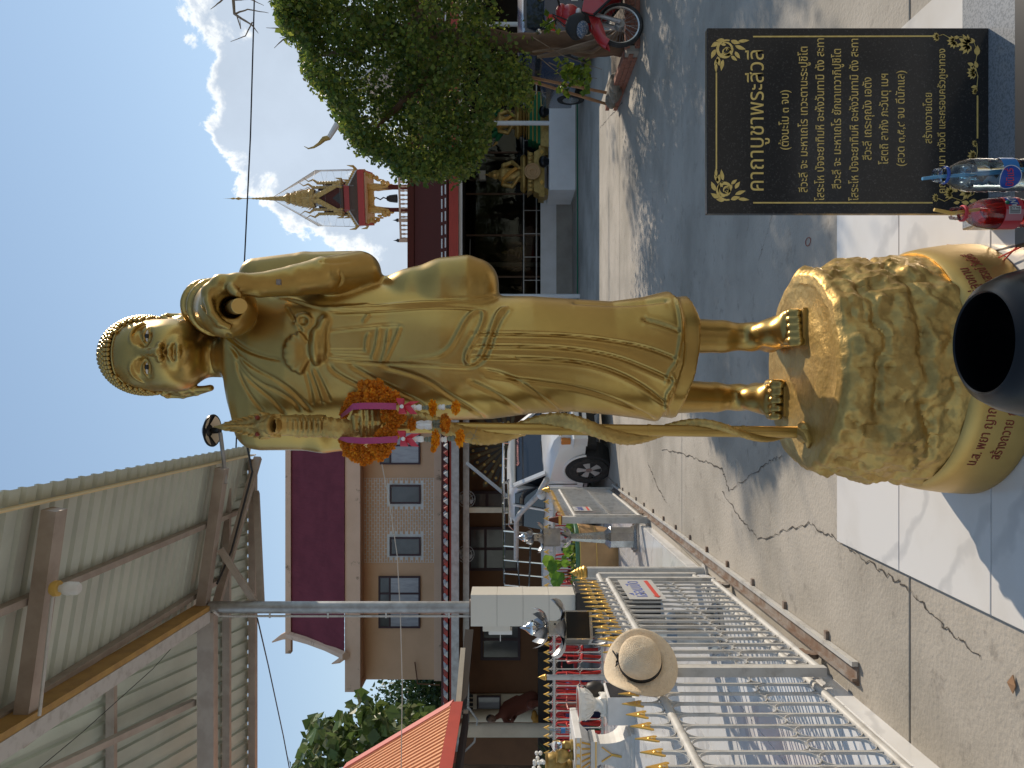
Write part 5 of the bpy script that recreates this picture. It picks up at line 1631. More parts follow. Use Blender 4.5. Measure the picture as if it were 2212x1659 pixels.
# ---- legs and feet
fl2 = Field((-.16, 2.56, .56), (.30, 3.26, 1.12), .0042)
GZ = .585
fl2.chain([Q(1470, 725, 2.92), Q(1560, 727, 2.92), (.178, 2.92, .70)], [.070, .060, .047], .02, .012)
fl2.chain([Q(1450, 856, 3.02), Q(1545, 858, 3.06), (-.053, 3.08, .70)], [.068, .058, .046], .02, .012)
for (xa, ya, xb_, yb_, dy0, dy1) in ((.178, 2.92, .200, 2.735, 671, 745), (-.053, 3.08, -.060, 2.925, 823, 905)):
 fl2.ell((xa, ya + .015, GZ + .04), (.05, .062, .052), .02)
 fl2.chain([(xa, ya - .01, .69), ((xa + xb_) / 2, (ya + yb_) / 2, GZ + .068), (xb_, yb_ + .01, GZ + .040)], [.050, .046, .032], .03, .02)
 for s_ in (-1, 1): fl2.chain([(xa + s_ * .02, ya, GZ + .035), (xb_ + s_ * .036, yb_ + .01, GZ + .032)], [.034, .029], .03)
 n = 5
 for k in range(n):
  t = k / (n - 1)
  big = (k == 0 and xa < 0) or (k == n - 1 and xa > 0)
  # the big toe is on the inner side of each foot
  x = (829.5 - (dy0 + (dy1 - dy0) * (t * .84 + .08))) / F * yb_
  inner_ = t if xa > 0 else 1 - t
  r_ = .0185 if inner_ > .9 else .0140 + .0015 * inner_
  yt = yb_ - .040 - .018 * inner_
  fl2.chain([(x, yb_ + .012, GZ + .035), (x, yt + .018, GZ + .034), (x, yt, GZ + .016)], [r_, r_, r_ * .95], .007, .004)
field_part('feet', fl2, M['gold'], statue, it=1)

# ---- naga staff
staff = MB()
sa, sb = Vector(Q(1741, 934, 2.69)), Vector(Q(620, 920, 2.72))
pts = [sa.lerp(sb, t) for t in np.linspace(0, 1, 40)]
staff.tube(pts, .0205, 14)
for t in (.12, .30, .47): staff.tube([sa.lerp(sb, t - .003), sa.lerp(sb, t + .003)], .0225, 14)
st = part('staff', staff, M['gold'], statue, smooth=True, world=True)
# the snake winding round it: scaly ribbon that thickens upwards
rows = []
NT, NR = 420, 14
for i in range(NT):
 t = i / (NT - 1)
 s_ = .0 + .985 * t
 ang = R(60) + 2 * math.pi * 3.6 * (t ** .92)
 rr = .008 + .020 * min(1, t * 2.2)
 off = .0205 + rr * .35
 if t > .80: off *= max(0, 1 - (t - .80) / .15)
 if t > .80: rr = .028 + .012 * (t - .8) / .2
 c = sa.lerp(sb, s_) + Vector((math.cos(ang) * off, math.sin(ang) * off, 0))
 row = []
 for k in range(NR):
  a = 2 * math.pi * k / NR
  bumpy = 1 + (.07 if (k + (i // 3)) % 2 else -.05) * (1 if (i % 3) else .2)
  row.append(c + Vector((math.cos(a), math.sin(a), 0)) * rr * bumpy)
 rows.append(row)
sn = MB(); sn.grid(rows, close_u=True)
part('snake_body', sn, M['gold_rough'], st, smooth=True, world=True)
m = MB()
m.tube([sa + Vector((.0, -.005, .02)), sa + Vector((-.01, -.04, .012)), sa + Vector((-.03, -.06, .012)), sa + Vector((-.05, -.04, .01))], [.024, .02, .014, .004], 8)
m.ell(sa + Vector((0, 0, .005)), .04, .04, .03)
part('snake_tail', m, M['gold_rough'], st, smooth=True, world=True)
# naga head: neck, jaws, flame crest
fn = Field(Q(700, 975, 2.90) - np.array((.05, .35, .05)), Q(455, 880, 2.72) + np.array((.06, .25, .05)), .0042)
fn.chain([Q(777, 918, 2.72), Q(690, 920, 2.72), Q(640, 919, 2.715), Q(605, 919, 2.70)], [.032, .038, .036, .036], .01, .01)
fn.ell(Q(578, 920, 2.69), (.043, .055, .040), .012)
fn.ell(Q(584, 920, 2.635), (.032, .045, .020), .008); fn.ell(Q(598, 920, 2.645), (.027, .038, .011), .005)
fn.ell(Q(591, 920, 2.62), (.022, .05, .007), .003, cut=True)
fn.chain([Q(572, 920, 2.64), Q(566, 920, 2.605), Q(556, 920, 2.60)], [.016, .014, .007], .008, .006)
fn.chain([Q(560, 920, 2.70), Q(520, 921, 2.70), Q(488, 922, 2.705), Q(462, 922, 2.71)], [.038, .024, .013, .003], .012, .01)
for k in range(7):
 t = k / 6
 for s_ in (-1, 1):
  b0 = Q(575 - 70 * t, 920 + s_ * (22 - 15 * t), 2.685)
  b1 = Q(560 - 76 * t, 920 + s_ * (29 - 21 * t), 2.665)
  fn.cap(b0, b1, .013 - .006 * t, .003, .005)
 fn.cap(Q(565 - 72 * t, 920, 2.66), Q(548 - 72 * t, 920, 2.64), .011 - .005 * t, .003, .005)
for k in range(7):
 fn.cap(Q(596 - 2 * k, 903 - .5 * k, 2.69 - .005 * k), Q(607 - 3 * k, 895, 2.68), .007, .003, .004); fn.cap(Q(596 - 2 * k, 937 + .5 * k, 2.69 - .005 * k), Q(607 - 3 * k, 945, 2.68), .007, .003, .004)
for k in range(9):
 z_ = 612 + k * 11
 fn.chain([Q(z_, 903, 2.69), Q(z_ + 2, 912, 2.676), Q(z_ + 2, 926, 2.676), Q(z_, 936, 2.69)], [.004, .0065, .0065, .004], .004, .003)
nh = field_part('naga_head', fn, M['gold_rough'], st, it=1)
for dy in (902, 938):
 m = MB(); m.ell(Q(556, dy, 2.655), .008, .008, .008); part('jewel_eye', m, M['red_ink'], nh, smooth=True, world=True)

# ================================================================== ROCK PEDESTAL
ped = thing('rock_pedestal', 'round gold pedestal carved like rough rock with a smooth lettered base', 'pedestal', (.052, 2.71, PZ))
pcx, pcy = .052, 2.71
NA, NZ = 260, 120
prof = [(.585, .0), (.585, .20), (.588, .30), (.586, .335), (.570, .356), (.545, .364), (.50, .372), (.44, .384), (.38, .392), (.32, .396), (.27, .398), (.235, .40), (.20, .402)]
seg = [0.0]
for a, b in zip(prof[:-1], prof[1:]): seg.append(seg[-1] + math.hypot(a[0] - b[0], a[1] - b[1]))
seg = np.array(seg)
pz_ = np.array([p[0] for p in prof]); pr_ = np.array([p[1] for p in prof])
rows = []
for j in range(NZ):
 s_ = seg[-1] * j / (NZ - 1)
 z = float(np.interp(s_, seg, pz_)); r_ = float(np.interp(s_, seg, pr_))
 side = max(0.0, min(1.0, (.585 - z) / .04)) if r_ > .3 else 0.0
 row = []
 for i in range(NA):
  a = 2 * math.pi * i / NA
  ca, sa_ = math.cos(a), math.sin(a)
  q = Vector((ca * 2.0, sa_ * 2.0, z * 5.5 + .5 * math.sin(a * 2 + 1)))
  n1 = mnoise.fractal(q * 1.0, 1.0, 2.0, 4)
  lay = math.sin(z * 42 + 2.2 * mnoise.noise(Vector((ca * 1.5, sa_ * 1.5, z * 2))) + n1 * 1.5)
  crag = abs(mnoise.noise(Vector((ca * 4.5, sa_ * 4.5, z * 9)) + Vector((3, 1, 7)))) + .5 * abs(mnoise.noise(Vector((ca * 10, sa_ * 10, z * 20))))
  fine = mnoise.noise(Vector((ca * 22, sa_ * 22, z * 50))) - 2.2 * abs(mnoise.noise(Vector((ca * 9, sa_ * 9, z * 26 + a))))
  dr = side * (.013 * n1 - .014 * max(0, lay) ** 3 + .030 * (crag - .38) + .004 * fine) * min(1, max(0, (z - .22) / .05))
  rim = math.exp(-((r_ - .345) / .03) ** 2) * (1 if z > .55 else 0)
  edge = .012 * mnoise.noise(Vector((ca * 3, sa_ * 3, 4.0))) + .010 * mnoise.noise(Vector((ca * 8, sa_ * 8, 9.0)))
  rr = r_ + dr + edge * min(1, r_ / .35)
  dz = .004 * rim * n1
  if r_ < .3 and z > .58: dz += .004 * mnoise.noise(Vector((ca * r_ * 9, sa_ * r_ * 9, 2))) - .012 * math.exp(-((r_ - .24) / .06) ** 2) * (0.5 - .5 * sa_)
  row.append((pcx + ca * rr, pcy + sa_ * rr, z + dz))
 rows.append(row)
rk = MB(); rk.grid([r[::-1] for r in rows], close_u=True)
part('rock', rk, M['gold_rough'], ped, smooth=30, world=True)
NB = 120
bp_ = [(.218, .392), (.224, .402), (.215, .412), (.18, .420), (.11, .430), (.05, .434), (.028, .434), (.021, .428)]
m = MB(); m.lathe([(r_, z) for z, r_ in bp_][::-1], (pcx, pcy, 0), NB); part('base', m, M['gold_matt'], ped, smooth=True, world=True)
# low foot blocks cast under each foot
for x, y, w_, l_ in ((.200, 2.825, .105, .30), (-.058, 3.005, .10, .28)):
 m = MB(); m.prism([(x - w_ * .62, y - l_ * .52, .57), (x + w_ * .62, y - l_ * .52, .57), (x + w_ * .55, y + l_ * .5, .57), (x - w_ * .55, y + l_ * .5, .57)], (0, 0, .022))
 part('foot_block', m, M['gold_matt'], ped, world=True)


def ped_bend(a0, z0, tilt):
 "wrap letters round the base; a0 is the angle from the camera direction (to the right positive)"
 def f(co):
  h = z0 + co.y * .98
  r_ = float(np.interp(h, [b[0] for b in bp_][::-1], [b[1] for b in bp_][::-1]))
  a = a0 + co.x / r_
  zz_ = h + tilt * co.x
  rr = r_ + .0012 + co.z
  return Vector((pcx + math.sin(a) * rr, pcy - math.cos(a) * rr, zz_))
 return f


for s_, a0, z0, tl, w_, sz in (('น.ส. พยา ญาณบุญ', -.47, .150, .0, .285, .042), ('สร้างถวาย ณ', -.50, .094, .0, .19, .042), ('แ่ลุงกาน', .70, .165, .0, .115, .044), ('ภานุสรณ์ วัชร์ศรี', .80, .118, .0, .20, .044)):
 lettering('inscription', s_, sz, M['red_ink'], ped, (0, 0, 0), width=w_, bend=ped_bend(a0, z0, tl), ext=.0006)
# ================================================================== TREES
def limb_tree(root, limbs, mt, name='trunk'):
 m = MB()
 for pts, rs in limbs:
  pts = [Vector(p) for p in pts]
  # subdivide with a little crookedness
  fine, fr = [], []
  for i in range(len(pts) - 1):
   for k in range(5):
    t = k / 5
    j = random.uniform(-1, 1) * rs[i] * .22
    fine.append(pts[i].lerp(pts[i + 1], t) + Vector((j, random.uniform(-1, 1) * rs[i] * .22, 0)))
    fr.append((rs[i] * (1 - t) + rs[i + 1] * t) * random.uniform(.93, 1.07))
  fine.append(pts[-1]); fr.append(rs[-1])
  m.tube(fine, fr, 10)
 return part(name, m, mt, root, smooth=True, world=True)


shade = thing('shade_tree', 'big leafy green tree hung with vines at the right, its trunk in a brick planter', 'tree', (4.58, 10.4, .16))
T0 = Vector((4.57, 10.4, .10))
limbs = [([T0, P(1250, 95, 10.4), P(1130, 92, 10.4), P(1000, 82, 10.5), P(860, 70, 10.6), P(740, 20, 10.7)], [.165, .145, .13, .125, .11, .05]),
   ([P(1000, 82, 10.5), P(930, 150, 10.3), P(860, 230, 10.0), P(800, 290, 9.8)], [.08, .06, .04, .015]),
   ([P(930, 75, 10.5), P(860, -40, 10.9), P(780, -150, 11.2), P(680, -260, 11.5)], [.09, .075, .055, .02]),
   ([P(860, 70, 10.6), P(760, 110, 10.8), P(690, 120, 11.0), P(650, 90, 11)], [.07, .05, .03, .012]),
   ([P(960, 80, 10.5), P(900, 130, 11.3), P(840, 200, 12.2), P(820, 270, 12.8)], [.07, .05, .035, .012])]
limb_tree(shade, limbs, M['bark'])
m = MB()
for pts, rs in (([P(1330, 82, 10.25), P(1245, 105, 10.1), P(1195, 118, 10.1), P(1160, 123, 10.1)], [.06, .05, .035, .02]),
    ([P(1335, 70, 10.2), P(1280, 112, 10.15), P(1200, 106, 10.15), P(1150, 112, 10.2)], [.035, .03, .02, .012])):
 m.tube(pts, rs, 7)
part('side_stem', m, M['bark_pale'], shade, smooth=True, world=True)
# the leafy mass: clumps inside the outline the crown shows, spread through its depth
bound = [(560, -60), (592, 0), (598, 45), (612, 75), (645, 100), (652, 150), (668, 185), (700, 195), (725, 245), (752, 300), (790, 330), (830, 352), (860, 382), (905, 392), (950, 392),
   (985, 385), (1010, 372), (1035, 345), (1056, 300), (1062, 250), (1085, 215), (1110, 222), (1140, 236), (1170, 238), (1186, 190), (1170, 150), (1120, 130), (1130, 60), (1150, 0), (1150, -400)]
bx, by = np.array([b[0] for b in bound]), np.array([b[1] for b in bound])


def crown_points(n_clump, per, spread, ymin, ymax, lo=-420, seed=3, edge=0):
 g = np.random.default_rng(seed)
 out = []
 k = 0
 while k < n_clump:
  dx = g.uniform(585, 1180)
  top_ = np.interp(dx, bx, by)
  dy = g.uniform(min(lo, top_ - 40), top_ - 10)
  if edge and g.random() < edge: dy = top_ - g.uniform(6, 34)
  if dx > 1060 and dy < 110: continue
  if dx > 1100 and dy < 150: continue
  Y = g.uniform(ymin, ymax)
  c = np.array(P(dx, dy, Y))
  if c[0] > 8.5: continue
  if not edge or edge < .5:
   if mnoise.noise(Vector(c) * 1.15 + Vector((seed, 0, 0))) < -.27: k += .25; continue
  pts = c + g.normal(size=(per, 3)) * spread * g.uniform(.6, 1.2)
  qdx = 1106 - (pts[:, 2] - CH) * F / pts[:, 1]; qdy = 829.5 - pts[:, 0] * F / pts[:, 1]
  ok = qdy < np.interp(qdx, bx, by) + (g.uniform(-34, 4) if edge < .5 else g.uniform(-20, 26))
  out.append(pts[ok])
  k += 1
 return np.concatenate(out)


pts = np.concatenate([crown_points(340, 125, .15, 8.9, 11.2, seed=3, edge=.2), crown_points(200, 120, .20, 11.0, 13.2, seed=4), crown_points(300, 60, .085, 8.8, 10.6, lo=0, seed=8, edge=.75)])
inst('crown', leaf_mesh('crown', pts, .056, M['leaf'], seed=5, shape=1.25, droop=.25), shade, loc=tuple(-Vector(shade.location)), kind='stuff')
# bright vine sprays catching the light low on the trunk: separate leaves
sp = []
g = np.random.default_rng(12)
for (cx_, cy_, r_, n_, Y_) in ((1240, 165, 24, 70, 10.0), (1225, 150, 20, 40, 10.1), (1262, 150, 16, 24, 10.0), (1268, 178, 12, 16, 9.9), (1215, 190, 14, 20, 10.0), (1100, 200, 26, 40, 9.9), (1140, 170, 24, 30, 10), (1080, 150, 22, 30, 10.1),
        (1185, 55, 16, 24, 9.9), (1232, 42, 10, 14, 9.8), (1200, 40, 10, 12, 9.9)):
 for _ in range(n_):
  sp.append(P(cx_ + g.normal() * r_ * .5, cy_ + g.normal() * r_ * .5, Y_ + g.normal() * .12))
lm = []
for v in range(4):
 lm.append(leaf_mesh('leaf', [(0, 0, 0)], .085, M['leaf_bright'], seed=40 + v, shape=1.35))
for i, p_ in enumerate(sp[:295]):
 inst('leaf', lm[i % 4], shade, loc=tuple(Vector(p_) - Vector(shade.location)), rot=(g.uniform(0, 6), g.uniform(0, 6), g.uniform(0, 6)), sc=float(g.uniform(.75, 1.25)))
m = MB()
for a, b, c in ((P(1185, 135, 10), P(1240, 160, 10), P(1290, 170, 9.95)), (P(1160, 120, 10), P(1215, 165, 10), P(1262, 180, 9.95)), (P(1060, 140, 10), P(1110, 190, 10), P(1180, 200, 9.95)), (P(1150, 80, 10.1), P(1215, 120, 10), P(1300, 150, 9.9))):
 m.tube([a, b, c], [.008, .006, .003], 5)
part('vine_stem', m, M['bark_pale'], shade, world=True)

# bare twigs reaching in from a leafless tree at the right
bare = thing('bare_tree', 'leafless tree whose bare twigs reach into the sky above the green crown', 'tree', (6.9, 11.6, .0))
lim = [([(6.9, 11.6, 0), (6.85, 11.5, 2.2), (6.7, 11.3, 4.4), P(505, -170, 10.8)], [.12, .10, .07, .045]),
  ([P(505, -170, 10.8), P(500, -60, 10.6), P(506, 30, 10.5), P(545, 55, 10.4), P(558, 72, 10.4)], [.04, .028, .018, .010, .003]),
  ([P(500, -60, 10.6), P(480, 0, 10.5), P(455, 20, 10.4)], [.02, .012, .003]), ([P(506, 30, 10.5), P(535, 20, 10.5), P(580, 28, 10.4)], [.014, .009, .003]),
  ([P(508, 0, 10.5), P(540, -2, 10.5), P(570, 12, 10.5)], [.014, .008, .003]), ([P(545, 48, 10.45), P(530, 78, 10.4), P(498, 90, 10.4)], [.010, .007, .003]),
  ([P(480, 0, 10.5), P(474, -30, 10.5), P(440, -10, 10.4)], [.012, .008, .003]), ([P(512, 35, 10.5), P(520, 62, 10.4), P(518, 40, 10.3)], [.009, .006, .003]),
  ([P(648, 60, 10.7), P(620, 62, 10.7), P(575, 60, 10.6)], [.018, .011, .003]), ([P(652, 70, 10.7), P(612, 85, 10.6), P(592, 104, 10.6)], [.015, .010, .003]),
  ([P(640, 60, 10.7), P(628, 78, 10.7), P(604, 82, 10.6)], [.010, .006, .002])]
limb_tree(bare, lim, M['bark_pale'])

# brick planter round the tree
pc0, pc1, pc2 = Vector((4.20, 11.72, 0)), Vector((4.20, 9.66, 0)), Vector((6.9, 9.66, 0))
planter = thing('brick_planter', 'low red brick planter edge around the foot of the shade tree', 'planter', tuple(pc1))
soil = MB(); soil.add([(4.27, 11.66, .10), (4.26, 9.73, .10), (6.9, 9.73, .10), (6.9, 11.6, .10)], [(0, 1, 2, 3)])
tag(part('planter_soil', soil, M['earth']), kind='structure')
bk = MB(); bk.cbox(-.100, .100, -.048, .048, -.028, .028, .005)
bkm = mesh_of(bk, 'brick', M['brick'])
for a, b in ((pc0, pc1), (pc1, pc2)):
 d = (b - a).normalized(); L_ = (b - a).length
 ang = math.atan2(d.y, d.x)
 n = Vector((-d.y, d.x, 0))
 m = MB(); m.beam(a + n * .005 + d * .08 + Vector((0, 0, .083)), b + n * .005 + Vector((0, 0, .083)), .075, .160); part('mortar', m, M['mortar'], planter, world=True)
 for r_ in range(3):
  for k in range(int(L_ / .21)):
   t = (k + .5 + (.5 if r_ % 2 else 0)) * .21
   if t > L_ - .05: continue
   p_ = a + d * t + Vector((0, 0, .032 + r_ * .062))
   inst('brick', bkm, planter, loc=tuple(p_ - pc1 + Vector((0, 0, random.uniform(-.002, .002)))), rot=(0, 0, ang + random.uniform(-.02, .02)))
for (dx, dy, Y, s_, lab) in ((1318, 195, 10.9, .13, 'rough grey stone lying in the planter beside the trunk'), (1330, 215, 11.3, .09, 'smaller broken stone near the planter corner'), (1325, 180, 10.8, .10, 'brownish stone half buried against the trunk')):
 p_ = P(dx, dy, Y)
 m = MB(); m.ell((0, 0, 0), s_ * 1.5, s_, s_ * .8, 12, 8)
 m.v = [tuple(Vector(v) * (1 + .3 * mnoise.noise(Vector(v) * 14 + Vector((dx, 0, 0))))) for v in m.v]
 tag(part('stone', m, M['stone'], loc=(p_.x, p_.y, .16)), lab, 'stone')
for i, (a, b, lab) in enumerate(((P(1331, 231, 11.55), P(1112, 165, 11.0), 'bamboo prop pole planted at the very corner of the brick planter'), (P(1318, 202, 11.2), P(1125, 163, 10.9), 'darker bamboo prop pole standing inside the brick planter'))):
 m = MB(); m.tube([a.lerp(b, t) for t in np.linspace(0, 1, 12)], [.022 + (.003 if k % 3 == 0 else 0) for k in range(12)], 8)
 tag(part('bamboo_pole', m, M['bamboo'], smooth=True), lab, 'pole')

# trees behind the houses on the left
def round_tree(name, label, base, cen, rad, n, size, mt, seed, trunk_r=.16, shape=1.0):
 t = thing(name, label, 'tree', base)
 limb_tree(t, [([base, (base[0], base[1], cen[2] * .6), cen], [trunk_r, trunk_r * .8, trunk_r * .3]),
     ([(base[0], base[1], cen[2] * .55), (cen[0] - rad[0] * .5, cen[1], cen[2] + rad[2] * .2)], [trunk_r * .5, trunk_r * .15]),
     ([(base[0], base[1], cen[2] * .5), (cen[0] + rad[0] * .5, cen[1] - rad[1] * .3, cen[2] + rad[2] * .1)], [trunk_r * .5, trunk_r * .15])], M['bark'])
 g = np.random.default_rng(seed)
 k = max(12, n // 70)
 cs = g.normal(size=(k, 3)); cs /= np.linalg.norm(cs, axis=1)[:, None]
 cs = cs * (g.random(k) ** .35)[:, None] * np.array(rad) + np.array(cen)
 pts = np.concatenate([c + g.normal(size=(n // k, 3)) * np.array(rad) * .17 for c in cs])
 return t, pts, cs


t1, pts, _ = round_tree('dark_tree', 'dense dark green tree showing between the peach house and the orange roof', (-10.9, 27, 0), (-10.9, 27, 4.1), (2.3, 2.2, 2.0), 9000, .16, M['leaf2'], 21)
inst('crown', leaf_mesh('crown', pts, .17, M['leaf2'], seed=22, droop=.7), t1, loc=tuple(-Vector(t1.location)), kind='stuff')
t2 = thing('broadleaf_tree', 'broad leaved light green tree rising behind the orange roof at the left edge', 'tree', (-8.6, 17, 0))
limb_tree(t2, [([(-8.6, 17, 0), (-8.5, 17, 2.5), P(800, 1640, 17), P(690, 1660, 17)], [.14, .11, .07, .03]), ([P(840, 1640, 17), P(800, 1590, 17), P(770, 1560, 17)], [.05, .03, .012])], M['bark'])
poly = [(622, 1659), (640, 1620), (665, 1560), (700, 1545), (738, 1560), (752, 1545), (770, 1500), (800, 1512), (830, 1530), (880, 1520), (930, 1535), (930, 1760), (600, 1800)]


def inpoly(x, y, poly):
 c = False
 j = len(poly) - 1
 for i in range(len(poly)):
  if (poly[i][1] > y) != (poly[j][1] > y) and x < (poly[j][0] - poly[i][0]) * (y - poly[i][1]) / (poly[j][1] - poly[i][1]) + poly[i][0]: c = not c
  j = i
 return c


g = np.random.default_rng(31)
big = []
while len(big) < 1500:
 x, y = g.uniform(600, 930), g.uniform(1495, 1790)
 if inpoly(x, y, poly): big.append(np.array(P(x, y, g.uniform(16.2, 18.4))))
lm = [leaf_mesh('leaf', [(0, 0, 0)], .24, M['leaf3'], seed=60 + v, shape=1.75, droop=.8) for v in range(6)]
big.sort(key=lambda p_: p_[1])
k = 0
for i, p_ in enumerate(big[:560]):
 if i % 2: continue
 inst('leaf', lm[k % 6], t2, loc=tuple(Vector(p_) - Vector(t2.location)), rot=(g.uniform(-.6, .6), g.uniform(-.6, .6), g.uniform(0, 6.28)), sc=float(g.uniform(.8, 1.3))); k += 1
rest_ = [p_ for i, p_ in enumerate(big) if i >= 560 or i % 2]
inst('crown', leaf_mesh('crown', rest_, .24, M['leaf3'], seed=66, shape=1.75, droop=.8), t2, loc=tuple(-Vector(t2.location)), kind='stuff')
# dark shrubs standing in pots in front of the terrace at the left edge
sh_ = thing('spiky_shrub', 'dark spiky shrub in deep shade at the left edge behind the white fence', 'shrub', tuple(P(1235, 1640, 14.2)))
c = P(1150, 1655, 14.2)
m = MB(); g = np.random.default_rng(5)
for k in range(46):
 a = g.uniform(0, 6.28); b_ = g.uniform(.2, 1.2)
 d = Vector((math.cos(a) * math.cos(b_), math.sin(a) * math.cos(b_), math.sin(b_)))
 o = Vector((g.normal() * .12, g.normal() * .12, -.5))
 s_ = d.orthogonal().normalized() * .02
 m.add([c + o - s_, c + o + s_, c + o + d * .6], [(0, 1, 2)])
part('leaves', m, M['leaf2'], sh_, world=True, kind='stuff')

# tall sparse tree standing just outside the right edge; its shade dapples the concrete
TO = Vector((1.2, 2.4, 0))
tall = thing('tall_tree', 'tall thin crowned tree beyond the right edge, its shade dappling the concrete', 'tree', (11.3, 20.0, 0))
lm_ = [([(10.1, 17.6, 0), (10.1, 17.4, 4), (10.2, 17.3, 8), (10.3, 17.4, 11)], [.2, .17, .13, .05]), ([(10.1, 17.4, 7), (9.7, 16.9, 8.6), (9.6, 16.6, 9.2)], [.09, .06, .02]), ([(10.2, 17.3, 7.6), (11.2, 18, 9.2), (11.8, 18.6, 10)], [.09, .06, .02])]
limb_tree(tall, [([Vector(q_) + TO for q_ in a_], b_) for a_, b_ in lm_], M['bark'])
g = np.random.default_rng(91)
cs = [np.array((g.uniform(9.2, 13.4), g.uniform(17.6, 22.2), g.uniform(8.3, 11.6))) for _ in range(90)]
cs = [c for c in cs if 829.5 - c[0] * F / c[1] < -75]
pts = np.concatenate([c + g.normal(size=(70, 3)) * .20 for c in cs])
inst('crown', leaf_mesh('crown', pts, .11, M['leaf'], seed=92, shape=1.3), tall, loc=tuple(-Vector(tall.location)), kind='stuff')
# ================================================================== WHITE FENCES AND GATES
def spear_mesh(w=.041, h=.075):
 m = MB()
 half = [(0, h), (.22 * w, h * .74), (.55 * w, h * .36), (.98 * w, -h * .10), (.96 * w, -h * .24), (.78 * w, -h * .28), (.42 * w, h * .02), (.18 * w, h * .10)]
 poly = [(x, -.0025, z) for x, z in half] + [(-x, -.0025, z) for x, z in half[::-1][:-1]]
 m.prism(poly, (0, .005, 0))
 m.ell((0, 0, h * .2), w * .24, .007, h * .14, 8, 6)
 m.tube([(0, 0, -h * .12), (0, 0, h * .3)], [.009, .005], 6)
 return mesh_of(m, 'spear_tip', M['gold_tip'])


SPEAR = spear_mesh()


def stadium(x0, x1, z0, z1, r, w=.0032, d=.012, part_='full'):
 "flat strap bent into an oval (full), a cup open upwards (cup) or an arch"
 cx, rr = (x0 + x1) / 2, (x1 - x0) / 2
 pts = []
 if part_ == 'full':
  for a in np.linspace(math.pi, 0, 9): pts.append((cx + rr * math.cos(a), z1 - rr + rr * math.sin(a)))
  for a in np.linspace(0, -math.pi, 9): pts.append((cx + rr * math.cos(a), z0 + rr + rr * math.sin(a)))
  closed = True
 else:
  pts.append((x0, z1))
  for a in np.linspace(-math.pi, 0, 11): pts.append((cx + rr * math.cos(a), z0 + rr + rr * math.sin(a)))
  pts.append((x1, z1)); closed = False
 m = MB(); n = len(pts)
 vs = []
 for i, (x, z) in enumerate(pts):
  if closed: a, b = pts[i - 1], pts[(i + 1) % n]
  else: a, b = pts[max(i - 1, 0)], pts[min(i + 1, n - 1)]
  tx, tz_ = b[0] - a[0], b[1] - a[1]; l = math.hypot(tx, tz_) + 1e-9
  nx, nz = -tz_ / l, tx / l
  for s_, yy_ in ((-1, -1), (1, -1), (1, 1), (-1, 1)):
   vs.append((x + nx * s_ * w / 2, yy_ * d / 2, z + nz * s_ * w / 2))
 fs = []
 for i in range(n if closed else n - 1):
  j = (i + 1) % n
  for k in range(4):
   l = (k + 1) % 4
   fs.append((i * 4 + k, i * 4 + l, j * 4 + l, j * 4 + k))
 m.add(vs, fs)
 return m


def fence_panel(name, label, cat, p0, p1, zb, zt, zmid, ztip, pitch, group=None, stile=True, barw=.011, pipe=.020, off=.5, lift=0.0):
 "bars with gold spear tips between two rails, ovals of bent strap between the bars"
 p0, p1 = Vector((*p0, 0)), Vector((*p1, 0))
 d = p1 - p0
 L_ = d.length
 root = thing(name, label, cat, (p0.x, p0.y, lift), math.atan2(d.y, d.x), group)
 zb, zt, zmid, ztip = zb - lift, zt - lift, zmid - lift, ztip - lift
 n = int(L_ / pitch)
 x0 = (L_ - (n - 1) * pitch) * off
 bar = MB(); bar.box(-barw / 2, barw / 2, -barw / 2, barw / 2, zb, ztip - .065); bm = mesh_of(bar, 'bar', M['white_steel'])
 g_ = pitch / 2 - barw / 2
 up = mesh_of(stadium(-g_, g_, zmid, zt - pipe, .06), 'strap_oval', M['white_steel'])
 lo = mesh_of(stadium(-g_, g_, zb + pipe, zmid, .06), 'strap_oval', M['white_steel'])
 cup = mesh_of(stadium(-g_, g_, zt + pipe, zt + pipe + pitch * .72, .06, part_='cup'), 'strap_cup', M['white_steel'])
 for k in range(n):
  x = x0 + k * pitch
  inst('bar', bm, root, loc=(x, 0, 0))
  inst('spear_tip', SPEAR, root, loc=(x, 0, ztip - .075), rot=(0, random.uniform(-.02, .02), random.uniform(-.12, .12)))
  if k < n - 1:
   xm = x + pitch / 2
   inst('strap_oval', up, root, loc=(xm, 0, 0)); inst('strap_oval', lo, root, loc=(xm, 0, 0)); inst('strap_cup', cup, root, loc=(xm, 0, 0))
 for z in (zb, zt):
  m = MB(); m.cyl((0, 0, z), (L_, 0, z), pipe, n=12); part('rail', m, M['white_steel'], root, smooth=True)
 if stile:
  for x in (.0, L_):
   m = MB(); m.box(x - .022, x + .022, -.022, .022, zb - .02, zt + .0); part('stile', m, M['white_steel'], root)
 return root


